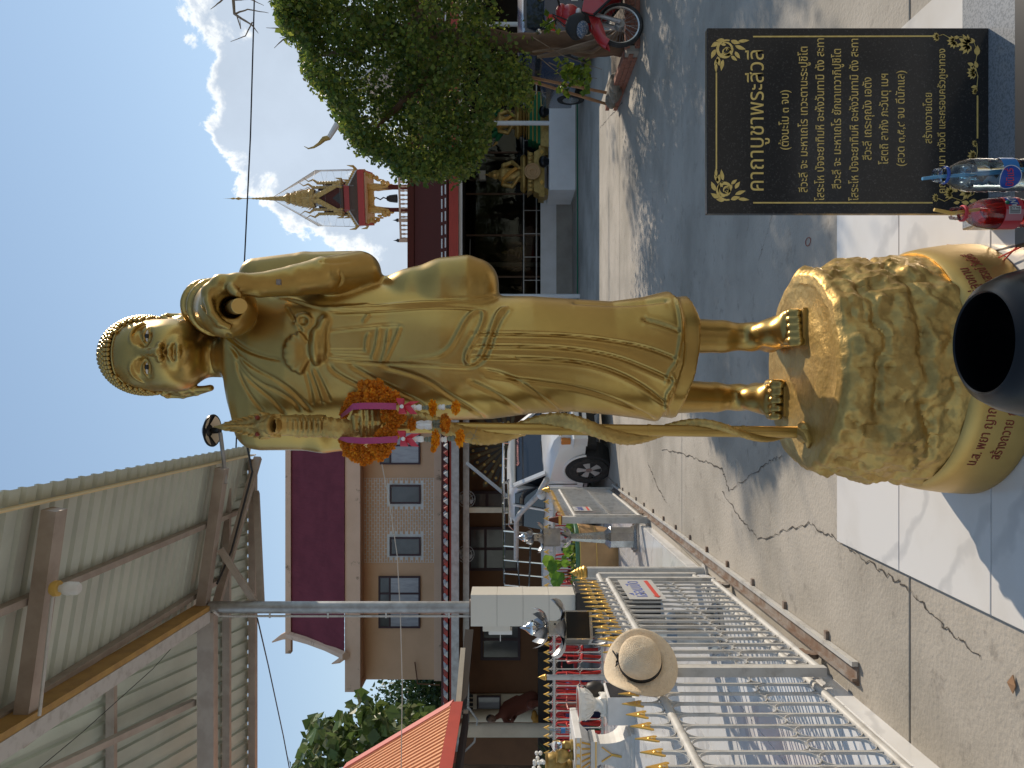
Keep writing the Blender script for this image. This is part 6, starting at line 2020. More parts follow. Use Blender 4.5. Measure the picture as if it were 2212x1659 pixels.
# sliding gates along the edge of the yard
ga = fence_panel('sliding_gate', 'far white sliding gate with gold spear tips and a grey sign, beside the pickup', 'gate', (gate_x(9.0), 9.0), (gate_x(12.0), 12.0), .10, .86, .44, 1.06, .125)
gb = fence_panel('sliding_gate', 'near white sliding gate with gold spear tips and the straw hat on it', 'gate', (gate_x(3.74) - .02, 3.74), (gate_x(5.78) - .03, 5.78), .10, .88, .42, 1.06, .118)
fa = fence_panel('fixed_fence', 'white fixed fence with gold spear tips behind the near gate, running out of the picture', 'fence', (fence_x(1.9), 1.9), (fence_x(6.25), 6.25), .13, .90, .42, 1.10, .125, lift=.0)
fb_ = fence_panel('back_fence', 'long white fence with gold spear tips closing the rear of the tiled yard', 'fence', (-6.9, 12.25), (fence_x(12.25), 12.25), .16, .93, .52, 1.10, .133, lift=.0)
for gt, Ya, Yb in ((ga, 9.0, 12.0), (gb, 3.74, 5.86)):
 L_ = math.hypot(Yb - Ya, gate_x(Yb) - gate_x(Ya))
 for x in (.25, L_ - .25):
  w = MB(); w.cyl((x, -.012, .055), (x, .012, .055), .04, n=16); part('wheel', w, M['rust'], gt, smooth=True)
  w = MB(); w.box(x - .05, x + .05, -.02, .02, .075, .10); part('wheel_bracket', w, M['rust'], gt)
# track for the gates: angle iron on a low kerb
tr = thing('gate_track', 'rusty white angle iron track lying on the concrete below the sliding gates', 'track', (gate_x(3.6), 3.6, 0))
m = MB(); m.beam((gate_x(3.55) + .02, 3.55, .006), (gate_x(12.1) + .02, 12.1, .006), .09, .012); part('kerb_strip', m, M['rust'], tr, world=True)
m = MB(); m.beam((gate_x(3.55), 3.55, .022), (gate_x(12.1), 12.1, .022), .014, .022); part('rail', m, M['rust'], tr, world=True)
m = MB(); m.beam((gate_x(3.55) + .075, 3.55, .020), (gate_x(12.1) + .075, 12.1, .020), .022, .03); part('edge_angle', m, M['white_steel'], tr, world=True)
for k in range(14):
 Y = 3.9 + k * .6
 m = MB(); m.box(gate_x(Y) + .085, gate_x(Y) + .13, Y - .012, Y + .012, .001, .018); part('fixing', m, M['rust'], tr, world=True)
# signs wired to the gates
for (gt, Y0, Y1, z0, z1, lab) in ((gb, 4.98, 5.55, .60, .84, 'grey sign sheet with blue writing and a red arrow wired to the near gate'), (ga, 9.35, 9.75, .62, .84, 'small grey sign with blue writing and red arrow wired to the far gate')):
 a = Vector((gate_x(Y1) + .022, Y1, 0)); b = Vector((gate_x(Y0) + .022, Y0, 0))
 d = (b - a).normalized(); nrm = Vector((-d.y, d.x, 0)) * (1 if -d.y > 0 else -1)
 s_ = thing('gate_sign', lab, 'sign', (a.x, a.y, z0))
 m = MB(); m.prism([a + Vector((0, 0, z0)), b + Vector((0, 0, z0)), b + Vector((0, 0, z1)), a + Vector((0, 0, z1))], nrm * .003); part('sheet', m, M['sign_grey'], s_, world=True)
 c = (a + b) / 2 + nrm * .0042; L_ = (b - a).length
 xd = -d if nrm.cross(Vector((0, 0, 1))).dot(d) > 0 else d
 lettering('lettering', 'เลื่อนเปิด', .13 * (z1 - z0) / .24, M['sign_blue'], s_, c + Vector((0, 0, z0 + (z1 - z0) * .46)), xdir=Vector((0, 0, 1)).cross(nrm) if False else (Vector((0, 0, 1)).cross(nrm)), ext=.0006, width=L_ * .78)
 rd = Vector((0, 0, 1)).cross(nrm)                         # reading direction
 zc_ = z0 + (z1 - z0) * .20; h = (z1 - z0) * .055
 o = c + nrm * .001
 m = MB(); m.prism([o - rd * (L_ * .44) + Vector((0, 0, zc_)), o - rd * (L_ * .36) + Vector((0, 0, zc_ - 1.9 * h)), o - rd * (L_ * .37) + Vector((0, 0, zc_ - h)), o + rd * (L_ * .42) + Vector((0, 0, zc_ - h)), o + rd * (L_ * .42) + Vector((0, 0, zc_ + h)), o - rd * (L_ * .37) + Vector((0, 0, zc_ + h)), o - rd * (L_ * .36) + Vector((0, 0, zc_ + 1.9 * h))], nrm * .001)
 part('arrow', m, M['sign_red'], s_, world=True)

# posts with gilded bud finials
def fence_post(x, y, z1, r, label, gold=True, zb=.0):
 p_ = thing('fence_post', label, 'post', (x, y, zb), group=None)
 m = MB(); m.cyl((0, 0, 0), (0, 0, z1 - zb), r, n=16); m.cyl((0, 0, 0), (0, 0, .02), r * 1.5, n=16); part('pipe', m, M['white_steel'], p_, smooth=True)
 if gold:
  h = .145
  m = MB(); m.lathe([(r * .6, 0), (r * 1.1, .012), (r * 1.2, .03), (r * .95, .045), (r * 1.05, .055), (r * .8, .068), (r * .85, .078), (r * .55, .092), (r * .58, .10), (r * .3, .115), (r * .1, .135), (0, .15)], (0, 0, z1 - zb), 16); part('bud_finial', m, M['gold_tip'], p_, smooth=True)
 return p_


fence_post(P(0, 1058, 12.16).x, 12.16, 1.0, .042, 'white corner post with gold bud next to the pickup door')
fence_post(P(0, 1463, 12.18).x, 12.18, 1.05, .042, 'white post with gold bud in the middle of the back fence', zb=.1)
fence_post(fence_x(6.36) - .0, 6.36, .98, .05, 'white end post with large ringed gold bud behind the far end of the near gate')
ep = thing('gate_post', 'square white gate post with dark red cap at the far gate near end', 'post', (P(0, 1122, 9.0).x, 8.98, 0))
m = MB(); m.box(-.038, .038, -.038, .038, 0, 1.02); part('tube', m, M['white_steel'], ep)
m = MB(); m.frustum((0, 0), .10, .10, .03, .02, 1.02, 1.17); part('cap', m, M['robe_dk'], ep)
m = MB(); m.box(-.052, .052, -.056, -.045, 1.03, 1.06); part('cap_band', m, M['gold_tip'], ep)
# ================================================================== YARD OBJECTS
def petal(m, c, az, r0, z0, L, w, curl, thick=.004, n=6):
 "pointed curling petal growing outwards from a ring"
 rows = []
 for i in range(n + 1):
  t = i / n
  r = r0 + L * math.sin(min(1, t * 1.05) * 1.25) * .95
  z = z0 + curl * (t ** 1.4) * L - .35 * L * math.sin(math.pi * t) * .6
  ww = w * math.sin(math.pi * (.22 + .78 * t)) ** .8 if t < 1 else 0
  cr = ww * .18
  row = []
  for s_ in (-1, -.5, 0, .5, 1):
   x, y = r - abs(s_) * 0, s_ * ww
   row.append((c[0] + math.cos(az) * x - math.sin(az) * y, c[1] + math.sin(az) * x + math.cos(az) * y, c[2] + z + cr * s_ * s_))
  rows.append(row)
 m.grid(rows)
 m.grid([[(p[0], p[1], p[2] - thick) for p in r[::-1]] for r in rows])


def steel_lamp(label, loc, rz, big=1.0):
 t = thing('lotus_lamp', label, 'lamp stand', loc, rz, group=None)
 def oct_(r0, r1, z0, z1, n=8):
  m = MB(); m.lathe([(r0, z0), (r1, z1)], (0, 0, 0), n, a0=math.pi / n, a1=math.pi / n + 2 * math.pi, caps=True); return m
 m = MB(); m.box(-.17, .17, -.17, .17, 0, .028); m.frustum((0, 0), .30, .30, .27, .27, .03, .055); part('base_plate', m, M['steel'], t)
 part('base_block', oct_(.128, .128, .056, .325), M['steel'], t)
 part('shoulder', oct_(.140, .085, .326, .385), M['steel'], t)
 part('shaft', oct_(.076, .042, .386, .805), M['steel'], t)
 for k in range(10):
  m = MB(); petal(m, (0, 0, 0), k * math.pi / 5, .03, .80, .12, .035, .95); part('petal', m, M['steel'], t, smooth=True)
 for za, zb in ((.925, .945), (1.112, 1.125)):
  m = MB(); m.box(-.10, .10, -.10, .10, za, zb); part('lantern_frame', m, M['steel'], t)
 for k in range(4):
  a = k * math.pi / 2
  Rz = Matrix.Rotation(a, 4, 'Z')
  m = MB(); m.box(-.094, .094, -.098, -.092, .946, 1.111); m.v = [tuple(Rz @ Vector(v)) for v in m.v]
  part('lantern_panel', m, M['steel'] if k in (0,) and big < 1.1 else M['black'], t)
  m = MB(); m.box(-.102, -.092, -.102, -.092, .946, 1.111); m.v = [tuple(Rz @ Vector(v)) for v in m.v]; part('lantern_post', m, M['steel'], t)
 for k in range(6):
  m = MB(); petal(m, (0, 0, 0), k * math.pi / 3 + .3, .04, 1.14, .17 * big, .055 * big, .35); part('petal', m, M['steel'], t, smooth=True)
 m = MB(); m.box(-.042, .042, -.042, .042, 1.14, 1.235); part('neck_box', m, M['steel'], t)
 m = MB()
 for s_ in (-1, 1):
  m.cyl((s_ * .018, -.043, 1.19), (s_ * .018, -.0425, 1.19), .008, n=8)
 part('neck_hole', m, M['black_matt'], t, kind='stuff')
 for k in range(6):
  m = MB(); petal(m, (0, 0, 0), k * math.pi / 3, .02, 1.25, .11 * big, .04 * big, .75); part('petal', m, M['steel'], t, smooth=True)
 m = MB(); m.lathe([(.012, 1.24), (.016, 1.28), (.03, 1.30), (.050, 1.325), (.054, 1.35), (.045, 1.375), (.022, 1.40), (.008, 1.425), (0, 1.445)], (0, 0, 0), 18); part('bud', m, M['chrome'], t, smooth=True)
 return t


steel_lamp('stainless steel lotus lamp standing in front of the big clay pot', (P(0, 1161, 9.25).x, 9.25, YZ), .25)
steel_lamp('larger looking stainless steel lotus lamp with wide petals in front of the black pillar foot', (P(0, 1356, 5.6).x, 5.6, YZ), .5, 1.25)

pot = thing('clay_pot', 'large tan glazed pot with a green rim and lotus leaves', 'pot', (P(0, 1204, 11.2).x, 11.2, YZ))
m = MB(); m.lathe([(.35, 0), (.36, .02), (.42, .10), (.445, .20), (.45, .29), (.445, .31)], (0, 0, 0), 40); m.lathe([(.445, .31), (.462, .325), (.470, .40), (.485, .52), (.487, .545)], (0, 0, 0), 40); part('bowl', m, M['clay'], pot, smooth=30)
for z in (.315, .545):
 m = MB(); r_ = .452 if z < .4 else .489; m.tube([(r_ * math.cos(a), r_ * math.sin(a), z) for a in np.linspace(0, 6.2832, 44, endpoint=False)], .007, 6, closed=True); part('glaze_line', m, M['gold_ink'], pot, smooth=True)
m = MB(); m.lathe([(.487, .55), (.505, .565), (.508, .60), (.495, .612), (.46, .61), (.455, .55), (.44, .50), (0, .50)], (0, 0, 0), 40); part('rim', m, M['green_glaze'], pot, smooth=35)
m = MB(); m.lathe([(.44, .51), (0, .512)], (0, 0, 0), 30); part('pot_soil', m, M['earth'], pot)
g = np.random.default_rng(9)


def disc_leaf(m, c, r, nrm):
 nrm = Vector(nrm).normalized(); a = nrm.orthogonal().normalized(); b = nrm.cross(a)
 ring = []
 for k in range(14):
  an = 2 * math.pi * k / 14
  rr = r * (1 + .07 * math.sin(an * 5)) * (.82 if k == 0 else 1)
  ring.append(Vector(c) + (a * math.cos(an) + b * math.sin(an)) * rr + nrm * (.10 * r * math.sin(an * 3)))
 m.add([Vector(c) - nrm * r * .12] + ring, [(0, 1 + k, 1 + (k + 1) % 14) for k in range(14)])


pl0 = Vector(pot.location)
for (zx, zy, r_) in ((665, 1310, .105), (690, 1350, .095), (728, 1335, .075), (786, 1325, .06), (725, 1445, .11), (700, 1405, .08), (745, 1425, .08), (775, 1290, .05), (815, 1050, .06), (805, 1080, .06), (800, 1215, .07), (810, 1250, .07), (790, 1235, .05)):
 c = P((1800 + .5425 * zx) / 1.8228, (1500 + .5425 * zy) / 1.8228, 11.2 + g.uniform(-.25, .15)) - pl0
 m = MB(); disc_leaf(m, c, r_, (g.uniform(-.5, .5), -1.0, g.uniform(.1, .8))); lf = part('lotus_leaf', m, M['leaf_lotus'], pot)
 m = MB(); m.tube([c + Vector((0, .01, 0)), Vector((c.x * .8, c.y * .6, .52))], .006, 5); part('leaf_stalk', m, M['leaf_bright'], pot)
tufts = [(g.uniform(-.4, .4), g.uniform(-.4, .2), .54 + g.uniform(0, .1)) for _ in range(110)]
inst('ground_leaves', leaf_mesh('ground_leaves', tufts, .07, M['leaf'], seed=77, shape=1.6), pot, kind='stuff')
m = MB(); c = P(1229, 1167, 11.0) - pl0; m.ell(c, .04, .03, .06); m.ell(c + Vector((.05, 0, .02)), .035, .03, .05); part('red_flower', m, M['red_plastic'], pot, smooth=True)

# white block with the incense pot, and the altar table
bl = thing('white_block', 'white marble faced block with a black right side carrying the incense pot', 'block', (P(0, 1532, 9.5).x, 9.6, YZ))
m = MB(); m.cbox(-.17, .17, -.17, .30, 0, .325, .006); part('body', m, M['table_white'], bl)
m = MB(); m.box(.1705, .176, -.16, .29, .03, .30); part('black_face', m, M['granite_black'], bl)
inc = thing('incense_pot', 'white fluted goblet pot of red sand with incense sticks on the white block', 'pot', (P(0, 1526, 9.55).x, 9.62, YZ + .325))
m = MB(); m.lathe([(.13, 0), (.14, .02), (.13, .05), (.10, .07), (.075, .11), (.075, .14), (.10, .17), (.15, .21), (.185, .27), (.195, .33), (.215, .345), (.215, .355), (.19, .355), (.18, .33), (0, .33)], (0, 0, 0), 32); part('cup', m, M['ceramic'], inc, smooth=35)
for k in range(16):
 a = k * math.pi / 8; m = MB(); m.tube([(.105 * math.cos(a), .105 * math.sin(a), .17), (.155 * math.cos(a), .155 * math.sin(a), .215), (.188 * math.cos(a), .188 * math.sin(a), .27)], .010, 5); part('flute', m, M['ceramic'], inc, smooth=True)
for k in range(4):
 a = k * math.pi / 2 + .8; m = MB(); m.ell((.125 * math.cos(a), .125 * math.sin(a), .03), .03, .03, .045); m.ell((.14 * math.cos(a), .14 * math.sin(a), .065), .016, .016, .02); part('scroll_foot', m, M['ceramic'], inc, smooth=True)
m = MB(); m.lathe([(.192, .338), (.14, .352), (0, .358)], (0, 0, 0), 24); part('red_sand', m, M['red_ink'], inc)
for k in range(12):
 a = g.uniform(0, 6.28); r_ = g.uniform(0, .1); m = MB(); m.tube([(r_ * math.cos(a), r_ * math.sin(a), .35), (r_ * 1.3 * math.cos(a), r_ * 1.3 * math.sin(a), .35 + g.uniform(.12, .24))], .0022, 4); part('incense_stick', m, M['bamboo'], inc)
jar = thing('dark_jar', 'dark glass jar half hidden behind the white goblet pot', 'jar', tuple(P(1300, 1490, 9.9)))
m = MB(); m.lathe([(.06, 0), (.10, .04), (.11, .12), (.085, .20), (.05, .225), (.055, .25), (0, .25)], (0, 0, -.02), 20); part('body', m, M['bronze'], jar, smooth=True)

alt = thing('offering_table', 'white pedestal table with gilded trim in the left corner of the yard', 'table', (-4.62, 9.75, YZ))
m = MB(); m.cbox(-1.15, .35, -.45, .42, .66, .74, .008); part('tabletop', m, M['table_white'], alt)
m = MB(); m.frustum((0, 0), .30, .30, .50, .50, .52, .655); part('flared_neck', m, M['table_white'], alt)
m = MB(); m.box(-.17, .17, -.17, .17, .44, .52); part('collar', m, M['table_white'], alt)
m = MB(); rows = []
for w_, z_ in ((.60, .04), (.60, .065), (.54, .085), (.46, .11), (.38, .15), (.32, .20), (.28, .26), (.26, .33), (.26, .40), (.29, .44)): rows.append([(sx * w_ / 2, sy * w_ / 2, z_) for sx, sy in ((-1, -1), (1, -1), (1, 1), (-1, 1))])
m.grid(rows, close_u=True); part('column', m, M['table_white'], alt)
m = MB(); m.box(-.34, .34, -.34, .34, 0, .04); part('base', m, M['table_white'], alt)
m = MB(); m.box(-1.14, .345, -.458, -.4505, .668, .675); m2 = MB(); m2.box(-1.14, .345, -.458, -.4505, .725, .732)
part('gilt_line', m, M['gold_tip'], alt); part('gilt_line', m2, M['gold_tip'], alt)
for k in range(11):
 x = .27 - k * .13
 m = MB(); m.lathe([(.0, -.004), (.022, -.004), (.016, .004), (0, .006)], (0, 0, 0), 10); m.v = [(v[0], v[2], v[1]) for v in m.v]; part('gilt_rosette', m, M['gold_tip'], alt, loc=(x, -.455, .70))
 m = MB(); m.tube([(x - .03 - .025 * math.cos(a), -.453, .70 + .018 * math.sin(a)) for a in np.linspace(0, 5, 10)], .004, 4); part('gilt_scroll', m, M['gold_tip'], alt)
for k in range(6):
 x = -.20 + k * .08
 m = MB(); m.beam((x * .7, -.172, .53), (x, -.245, .645), .02, .012); part('gilt_flute', m, M['gold_tip'], alt)
m = MB(); m.box(-.172, .172, -.178, -.171, .45, .465); part('gilt_line', m, M['gold_tip'], alt)
for sgn in (-1, 1):
 m = MB(); m.beam((0, -.146, .25), (sgn * .09, -.136, .38), .022, .012); part('gilt_branch', m, M['gold_tip'], alt)
m = MB(); m.beam((0, -.20, .14), (0, -.148, .25), .028, .012); part('gilt_stem', m, M['gold_tip'], alt)
TT = YZ + .742
bt = thing('water_bottle', 'small clear bottle with blue label and straw on the white table', 'bottle', (P(0, 1582, 9.9).x, 9.95, TT))
m = MB(); m.lathe([(.03, 0), (.034, .01), (.034, .14), (.03, .17), (.014, .20), (.014, .225), (0, .225)], (0, 0, 0), 14); part('shell', m, M['pet'], bt, smooth=True)
m = MB(); m.lathe([(.0346, .07), (.0346, .125)], (0, 0, 0), 14); part('label_band', m, M['label_blue'], bt, smooth=True)
m = MB(); m.tube([(0, 0, .02), (.01, 0, .27)], .004, 6); part('straw', m, M['straw_blue'], bt)
cb = thing('crystal_ball', 'clear crystal ball on a gold stand at the front of the white table', 'crystal ball', (P(0, 1610, 9.6).x, 9.6, TT))
m = MB(); m.ell((0, 0, .20), .068, .068, .068, 20, 14); part('ball', m, M['glass_ball'], cb, smooth=True)
m = MB(); m.lathe([(.07, 0), (.07, .03), (.05, .04), (.055, .10), (.04, .125), (.05, .14)], (0, 0, 0), 16); part('gold_stand', m, M['gold_old'], cb, smooth=30)
for (dx, dy, Y, sc_, lab) in ((0, 1632, 9.55, 1.0, 'small brass bowl beside the crystal ball'), (0, 1650, 9.7, 1.6, 'tall brass urn at the left edge of the white table')):
 v = thing('brass_vessel', lab, 'vessel', (P(0, dy, Y).x, Y, TT))
 m = MB(); m.lathe([(.05 * sc_, 0), (.065 * sc_, .02 * sc_), (.04 * sc_, .05 * sc_), (.075 * sc_, .09 * sc_), (.09 * sc_, .15 * sc_), (.075 * sc_, .19 * sc_), (.085 * sc_, .21 * sc_), (.07 * sc_, .205 * sc_), (0, .17 * sc_)], (0, 0, 0), 18); part('body', m, M['gold_old'], v, smooth=True)
 if sc_ > 1:
  m = MB()
  for k in range(18): m.ell((g.normal() * .07, g.normal() * .07, .36 + g.uniform(0, .14)), .03, .03, .025, 7, 5)
  part('white_flowers', m, M['jasmine'], v, kind='stuff')

# ------------------------------------------------------------------ red plastic chairs behind the back fence
def plastic_chair():
 t = thing('plastic_chair', 'chair', 'chair', (0, 0, 0), group='red plastic chairs behind the back fence')
 m = MB(); rows = []
 for y in np.linspace(-.22, .20, 6): rows.append([(x, y, .43 - .02 * math.cos(x * 6) + (.02 if y < -.15 else 0) * -1) for x in np.linspace(-.22, .22, 7)])
 m.grid(rows); m.grid([[(p[0], p[1], p[2] - .018) for p in r[::-1]] for r in rows]); part('seat', m, M['red_plastic'], t, smooth=True)
 m = MB(); m.tube([(-.21, .20, .42), (-.215, .25, .62), (-.19, .29, .80), (-.10, .31, .86), (.10, .31, .86), (.19, .29, .80), (.215, .25, .62), (.21, .20, .42)], .024, 7, flat=.7); part('back_frame', m, M['red_plastic'], t, smooth=True)
 for x in (-.12, -.06, 0, .06, .12):
  m = MB(); m.beam((x * .9, .215, .43), (x * 1.05, .30, .85), .035, .012); part('back_slat', m, M['red_plastic'], t)
 for s_ in (-1, 1):
  m = MB(); m.tube([(s_ * .22, .24, .63), (s_ * .25, .05, .655), (s_ * .25, -.17, .64), (s_ * .23, -.20, .55), (s_ * .22, -.19, .42)], .022, 6, flat=.7); part('armrest', m, M['red_plastic'], t, smooth=True)
  for y in (-.19, .20):
   m = MB(); m.beam((s_ * .20, y, .43), (s_ * .235, y * 1.22, 0), .045, .03); part('leg', m, M['red_plastic'], t)
 return t


ch0 = plastic_chair()
spots = [(1395, 13.4, 3.3, 'red plastic chair behind the back fence, right of the gold bud post'), (1415, 14.6, 3.0, 'second red plastic chair from the tiled pillar, farther back'),
   (1492, 13.3, 3.1, 'red plastic chair directly behind the incense pot'), (1530, 13.5, 3.35, 'red plastic chair between the incense pot and the table bottle'),
   (1570, 14.2, 2.9, 'red plastic chair seen above the right end of the white table'), (1600, 13.2, 3.2, 'red plastic chair seen under the white table top'),
   (1652, 13.4, 3.1, 'leftmost red plastic chair at the picture edge'), (1282, 13.3, 3.0, 'red plastic chair just right of the tiled pillar'), (1225, 13.6, 3.3, 'red plastic chair behind the lotus leaves of the pot'),
   (1140, 13.2, 3.0, 'red plastic chair half hidden behind the steel lotus lamp')]
for i, (dy, Y, rz, lab) in enumerate(spots):
 loc = (P(0, dy, Y).x, Y, .0)
 if i == 0: ch0.location = loc; ch0.rotation_euler = (0, 0, rz + math.pi); ch0['label'] = lab
 else: dup(ch0, loc, rz + math.pi, lab)
tub = thing('blue_crate', 'blue plastic crate standing behind the fence under the red chairs', 'crate', (P(0, 1535, 14.0).x, 14.2, 0))
m = MB(); m.frustum((0, 0), .8, .5, .9, .6, 0, .55); part('body', m, M['blue_plastic'], tub)
m = MB(); m.box(-.47, .47, -.32, .32, .552, .59); part('rim', m, M['blue_plastic'], tub)
gt_ = thing('green_tray', 'green plastic tray on the ground behind the white table', 'tray', (P(0, 1590, 13.9).x, 13.9, 0))
m = MB(); m.frustum((0, 0), .5, .35, .6, .45, 0, .2); part('body', m, M['green_plastic'], gt_)
bench = thing('long_table', 'long dark wooden table under the awning behind the red chairs', 'table', (-7.4, 15.6, 0))
m = MB(); m.box(-2.2, 2.6, -.4, .4, .70, .74); part('top', m, M['brown'], bench)
for x in (-2.0, 0, 2.3):
 m = MB(); m.box(x, x + .08, -.3, .3, 0, .70); part('leg', m, M['brown'], bench)
yb = thing('yellow_sack', 'folded yellow cloth on the terrace beside the round column', 'cloth', tuple(P(1159, 1562, 18.05)))
m = MB(); m.ell((0, 0, 0), .22, .15, .10); m.ell((.15, 0, .05), .12, .12, .08); m.v = [tuple(Vector(v) * (1 + .25 * mnoise.noise(Vector(v) * 9))) for v in m.v]; part('folds', m, M['gold_robe'], yb, smooth=True)

# ------------------------------------------------------------------ straw hat on the gate
hat = thing('straw_hat', 'wide brimmed woven straw hat with a black ribbon hung on the near gate', 'hat', tuple(P(1380, 1432, 3.68)))
hb = P(1383, 1434, 3.66)
ax_ = Vector((.77, -.62, .13)).normalized()
up_ = (Vector((0, 0, 1)) - ax_ * ax_.z).normalized(); rt_ = ax_.cross(up_)
def hp(r, a, h): return hb + (rt_ * math.cos(a) + up_ * math.sin(a)) * (r * .95) + ax_ * (h * 1.18)
rows, rows2 = [], []
NA = 72
def wav(a): return .028 * math.sin(a * 2 + .9) + .010 * math.sin(3 * a)
for r_, h, wv in ((.104, .0, 0), (.115, .002, .1), (.125, .004, .2), (.135, .003, .35), (.145, .005, .5), (.155, .003, .65), (.165, .004, .8), (.174, .002, .95), (.180, .0, 1.05), (.184, -.002, 1.1)):
 rows.append([hp(r_, a, h + wav(a) * wv) for a in np.linspace(0, 2 * math.pi, NA, endpoint=False)])
m = MB(); m.grid(rows, close_u=True); m.grid([[p - ax_ * .004 for p in r] for r in rows[::-1]], close_u=True); part('brim', m, M['straw'], hat, smooth=True, world=True)
pr = [(.104, .0), (.104, .02), (.1035, .04), (.101, .058), (.0965, .075), (.089, .090), (.078, .102), (.064, .111), (.048, .1165), (.030, .1195), (.014, .121), (0, .1213)]
rows = []
for i in range(44):
 t = i / 43 * (len(pr) - 1); k = min(int(t), len(pr) - 2); f = t - k
 r_ = pr[k][0] * (1 - f) + pr[k + 1][0] * f; h = pr[k][1] * (1 - f) + pr[k + 1][1] * f
 bump_ = .0011 * (1 if i % 2 else -1)
 rows.append([hp(max(r_ + bump_, 0), a, h + bump_ * .5) for a in np.linspace(0, 2 * math.pi, NA, endpoint=False)])
m = MB(); m.grid(rows, close_u=True); part('crown', m, M['straw'], hat, smooth=True, world=True)
m = MB(); m.grid([[hp(.107, a, .004) for a in np.linspace(0, 2 * math.pi, NA, endpoint=False)], [hp(.1075, a, .022) for a in np.linspace(0, 2 * math.pi, NA, endpoint=False)], [hp(.104, a, .023) for a in np.linspace(0, 2 * math.pi, NA, endpoint=False)]], close_u=True); part('ribbon', m, M['ribbon_black'], hat, smooth=True, world=True)
m = MB(); ab = R(100)
for s_ in (-1, 1): m.tube([hp(.108, ab, .014), hp(.118, ab + s_ * .16, .024), hp(.122, ab + s_ * .30, .018), hp(.112, ab + s_ * .16, .008), hp(.108, ab, .012)], .007, 6, flat=.4)
m.tube([hp(.11, ab, .014), hp(.13, ab + .25, .010), hp(.15, ab + .36, .008)], .008, 6, flat=.3)
part('bow', m, M['ribbon_black'], hat, smooth=True, world=True)

# ================================================================== PICKUP
tk = thing('pickup_truck', 'white pickup truck with chrome roof rack parked behind the statue', 'pickup truck', (0, 0, 0))
hd = Vector((.663, -.749, 0)).normalized()
wc = Vector((P(0, 1004, 12.75).x, 12.75, 0))                   # right front wheel
sd = Vector((hd.y, -hd.x, 0))                                 # towards its right side
og = wc - sd * .76 + hd * .38                                            # ground point on the axle centre line
tk.location = og
tk.rotation_euler = (0, 0, math.atan2(hd.y, hd.x))
WM[tk] = Matrix.Translation(og) @ Matrix.Rotation(math.atan2(hd.y, hd.x), 4, 'Z')
# local frame: x forward, y to the left side, z up; front axle at x=0
def section_body(stations, mt, name, parent, smooth=35):
 m = MB(); m.grid([[Vector(p) for p in s_] for s_ in stations])
 m.add(stations[0], [tuple(range(len(stations[0])))]); m.add(stations[-1], [tuple(range(len(stations[-1])))[::-1]])
 return part(name, m, mt, parent, smooth=smooth)


def ring_sec(x, hw, z0, z1, belt, hwt, crown=.02):
 return [(x, -hw, z0), (x, -hw * 1.01, (z0 + belt) / 2), (x, -hw, belt), (x, -hwt, z1), (x, -hwt * .6, z1 + crown), (x, 0, z1 + crown * 1.3), (x, hwt * .6, z1 + crown), (x, hwt, z1), (x, hw, belt), (x, hw * 1.01, (z0 + belt) / 2), (x, hw, z0)]


section_body([ring_sec(.32, .74, .48, .84, .74, .68), ring_sec(.22, .80, .42, .93, .82, .72), ring_sec(-.15, .845, .42, 1.0, .90, .72), ring_sec(-.55, .85, .42, 1.05, .95, .70), ring_sec(-.72, .85, .42, 1.06, .96, .72)], M['car_white'], 'hood', tk)
section_body([ring_sec(-.725, .85, .40, 1.0, .92, .80), ring_sec(-1.6, .855, .40, 1.02, .95, .80), ring_sec(-2.4, .855, .40, 1.02, .95, .80)], M['car_white'], 'cab_lower', tk)
section_body([ring_sec(-1.18, .70, 1.0, 1.60, 1.5, .55, .03), ring_sec(-1.5, .72, 1.0, 1.655, 1.55, .60, .03), ring_sec(-2.2, .72, 1.0, 1.65, 1.55, .60, .03), ring_sec(-2.38, .71, 1.0, 1.60, 1.5, .58, .02)], M['car_white'], 'cab_roof', tk)
m = MB(); m.prism([(-.66, -.70, 1.04), (-.66, .70, 1.04), (-1.20, .60, 1.56), (-1.20, -.60, 1.56)], (-.5, 0, .0)); part('windscreen', m, M['glass_dark'], tk)
m = MB()
for a, b in (((-.63, -.74, 1.03), (-1.20, -.63, 1.59)), ((-.63, .74, 1.03), (-1.20, .63, 1.59)), ((-1.19, -.64, 1.585), (-1.19, .64, 1.585))): m.beam(a, b, .07, .05)
part('pillar', m, M['car_white'], tk)
m = MB(); m.beam((-.635, -.70, 1.045), (-.635, .70, 1.045), .03, .02); part('windscreen_seal', m, M['black_matt'], tk)
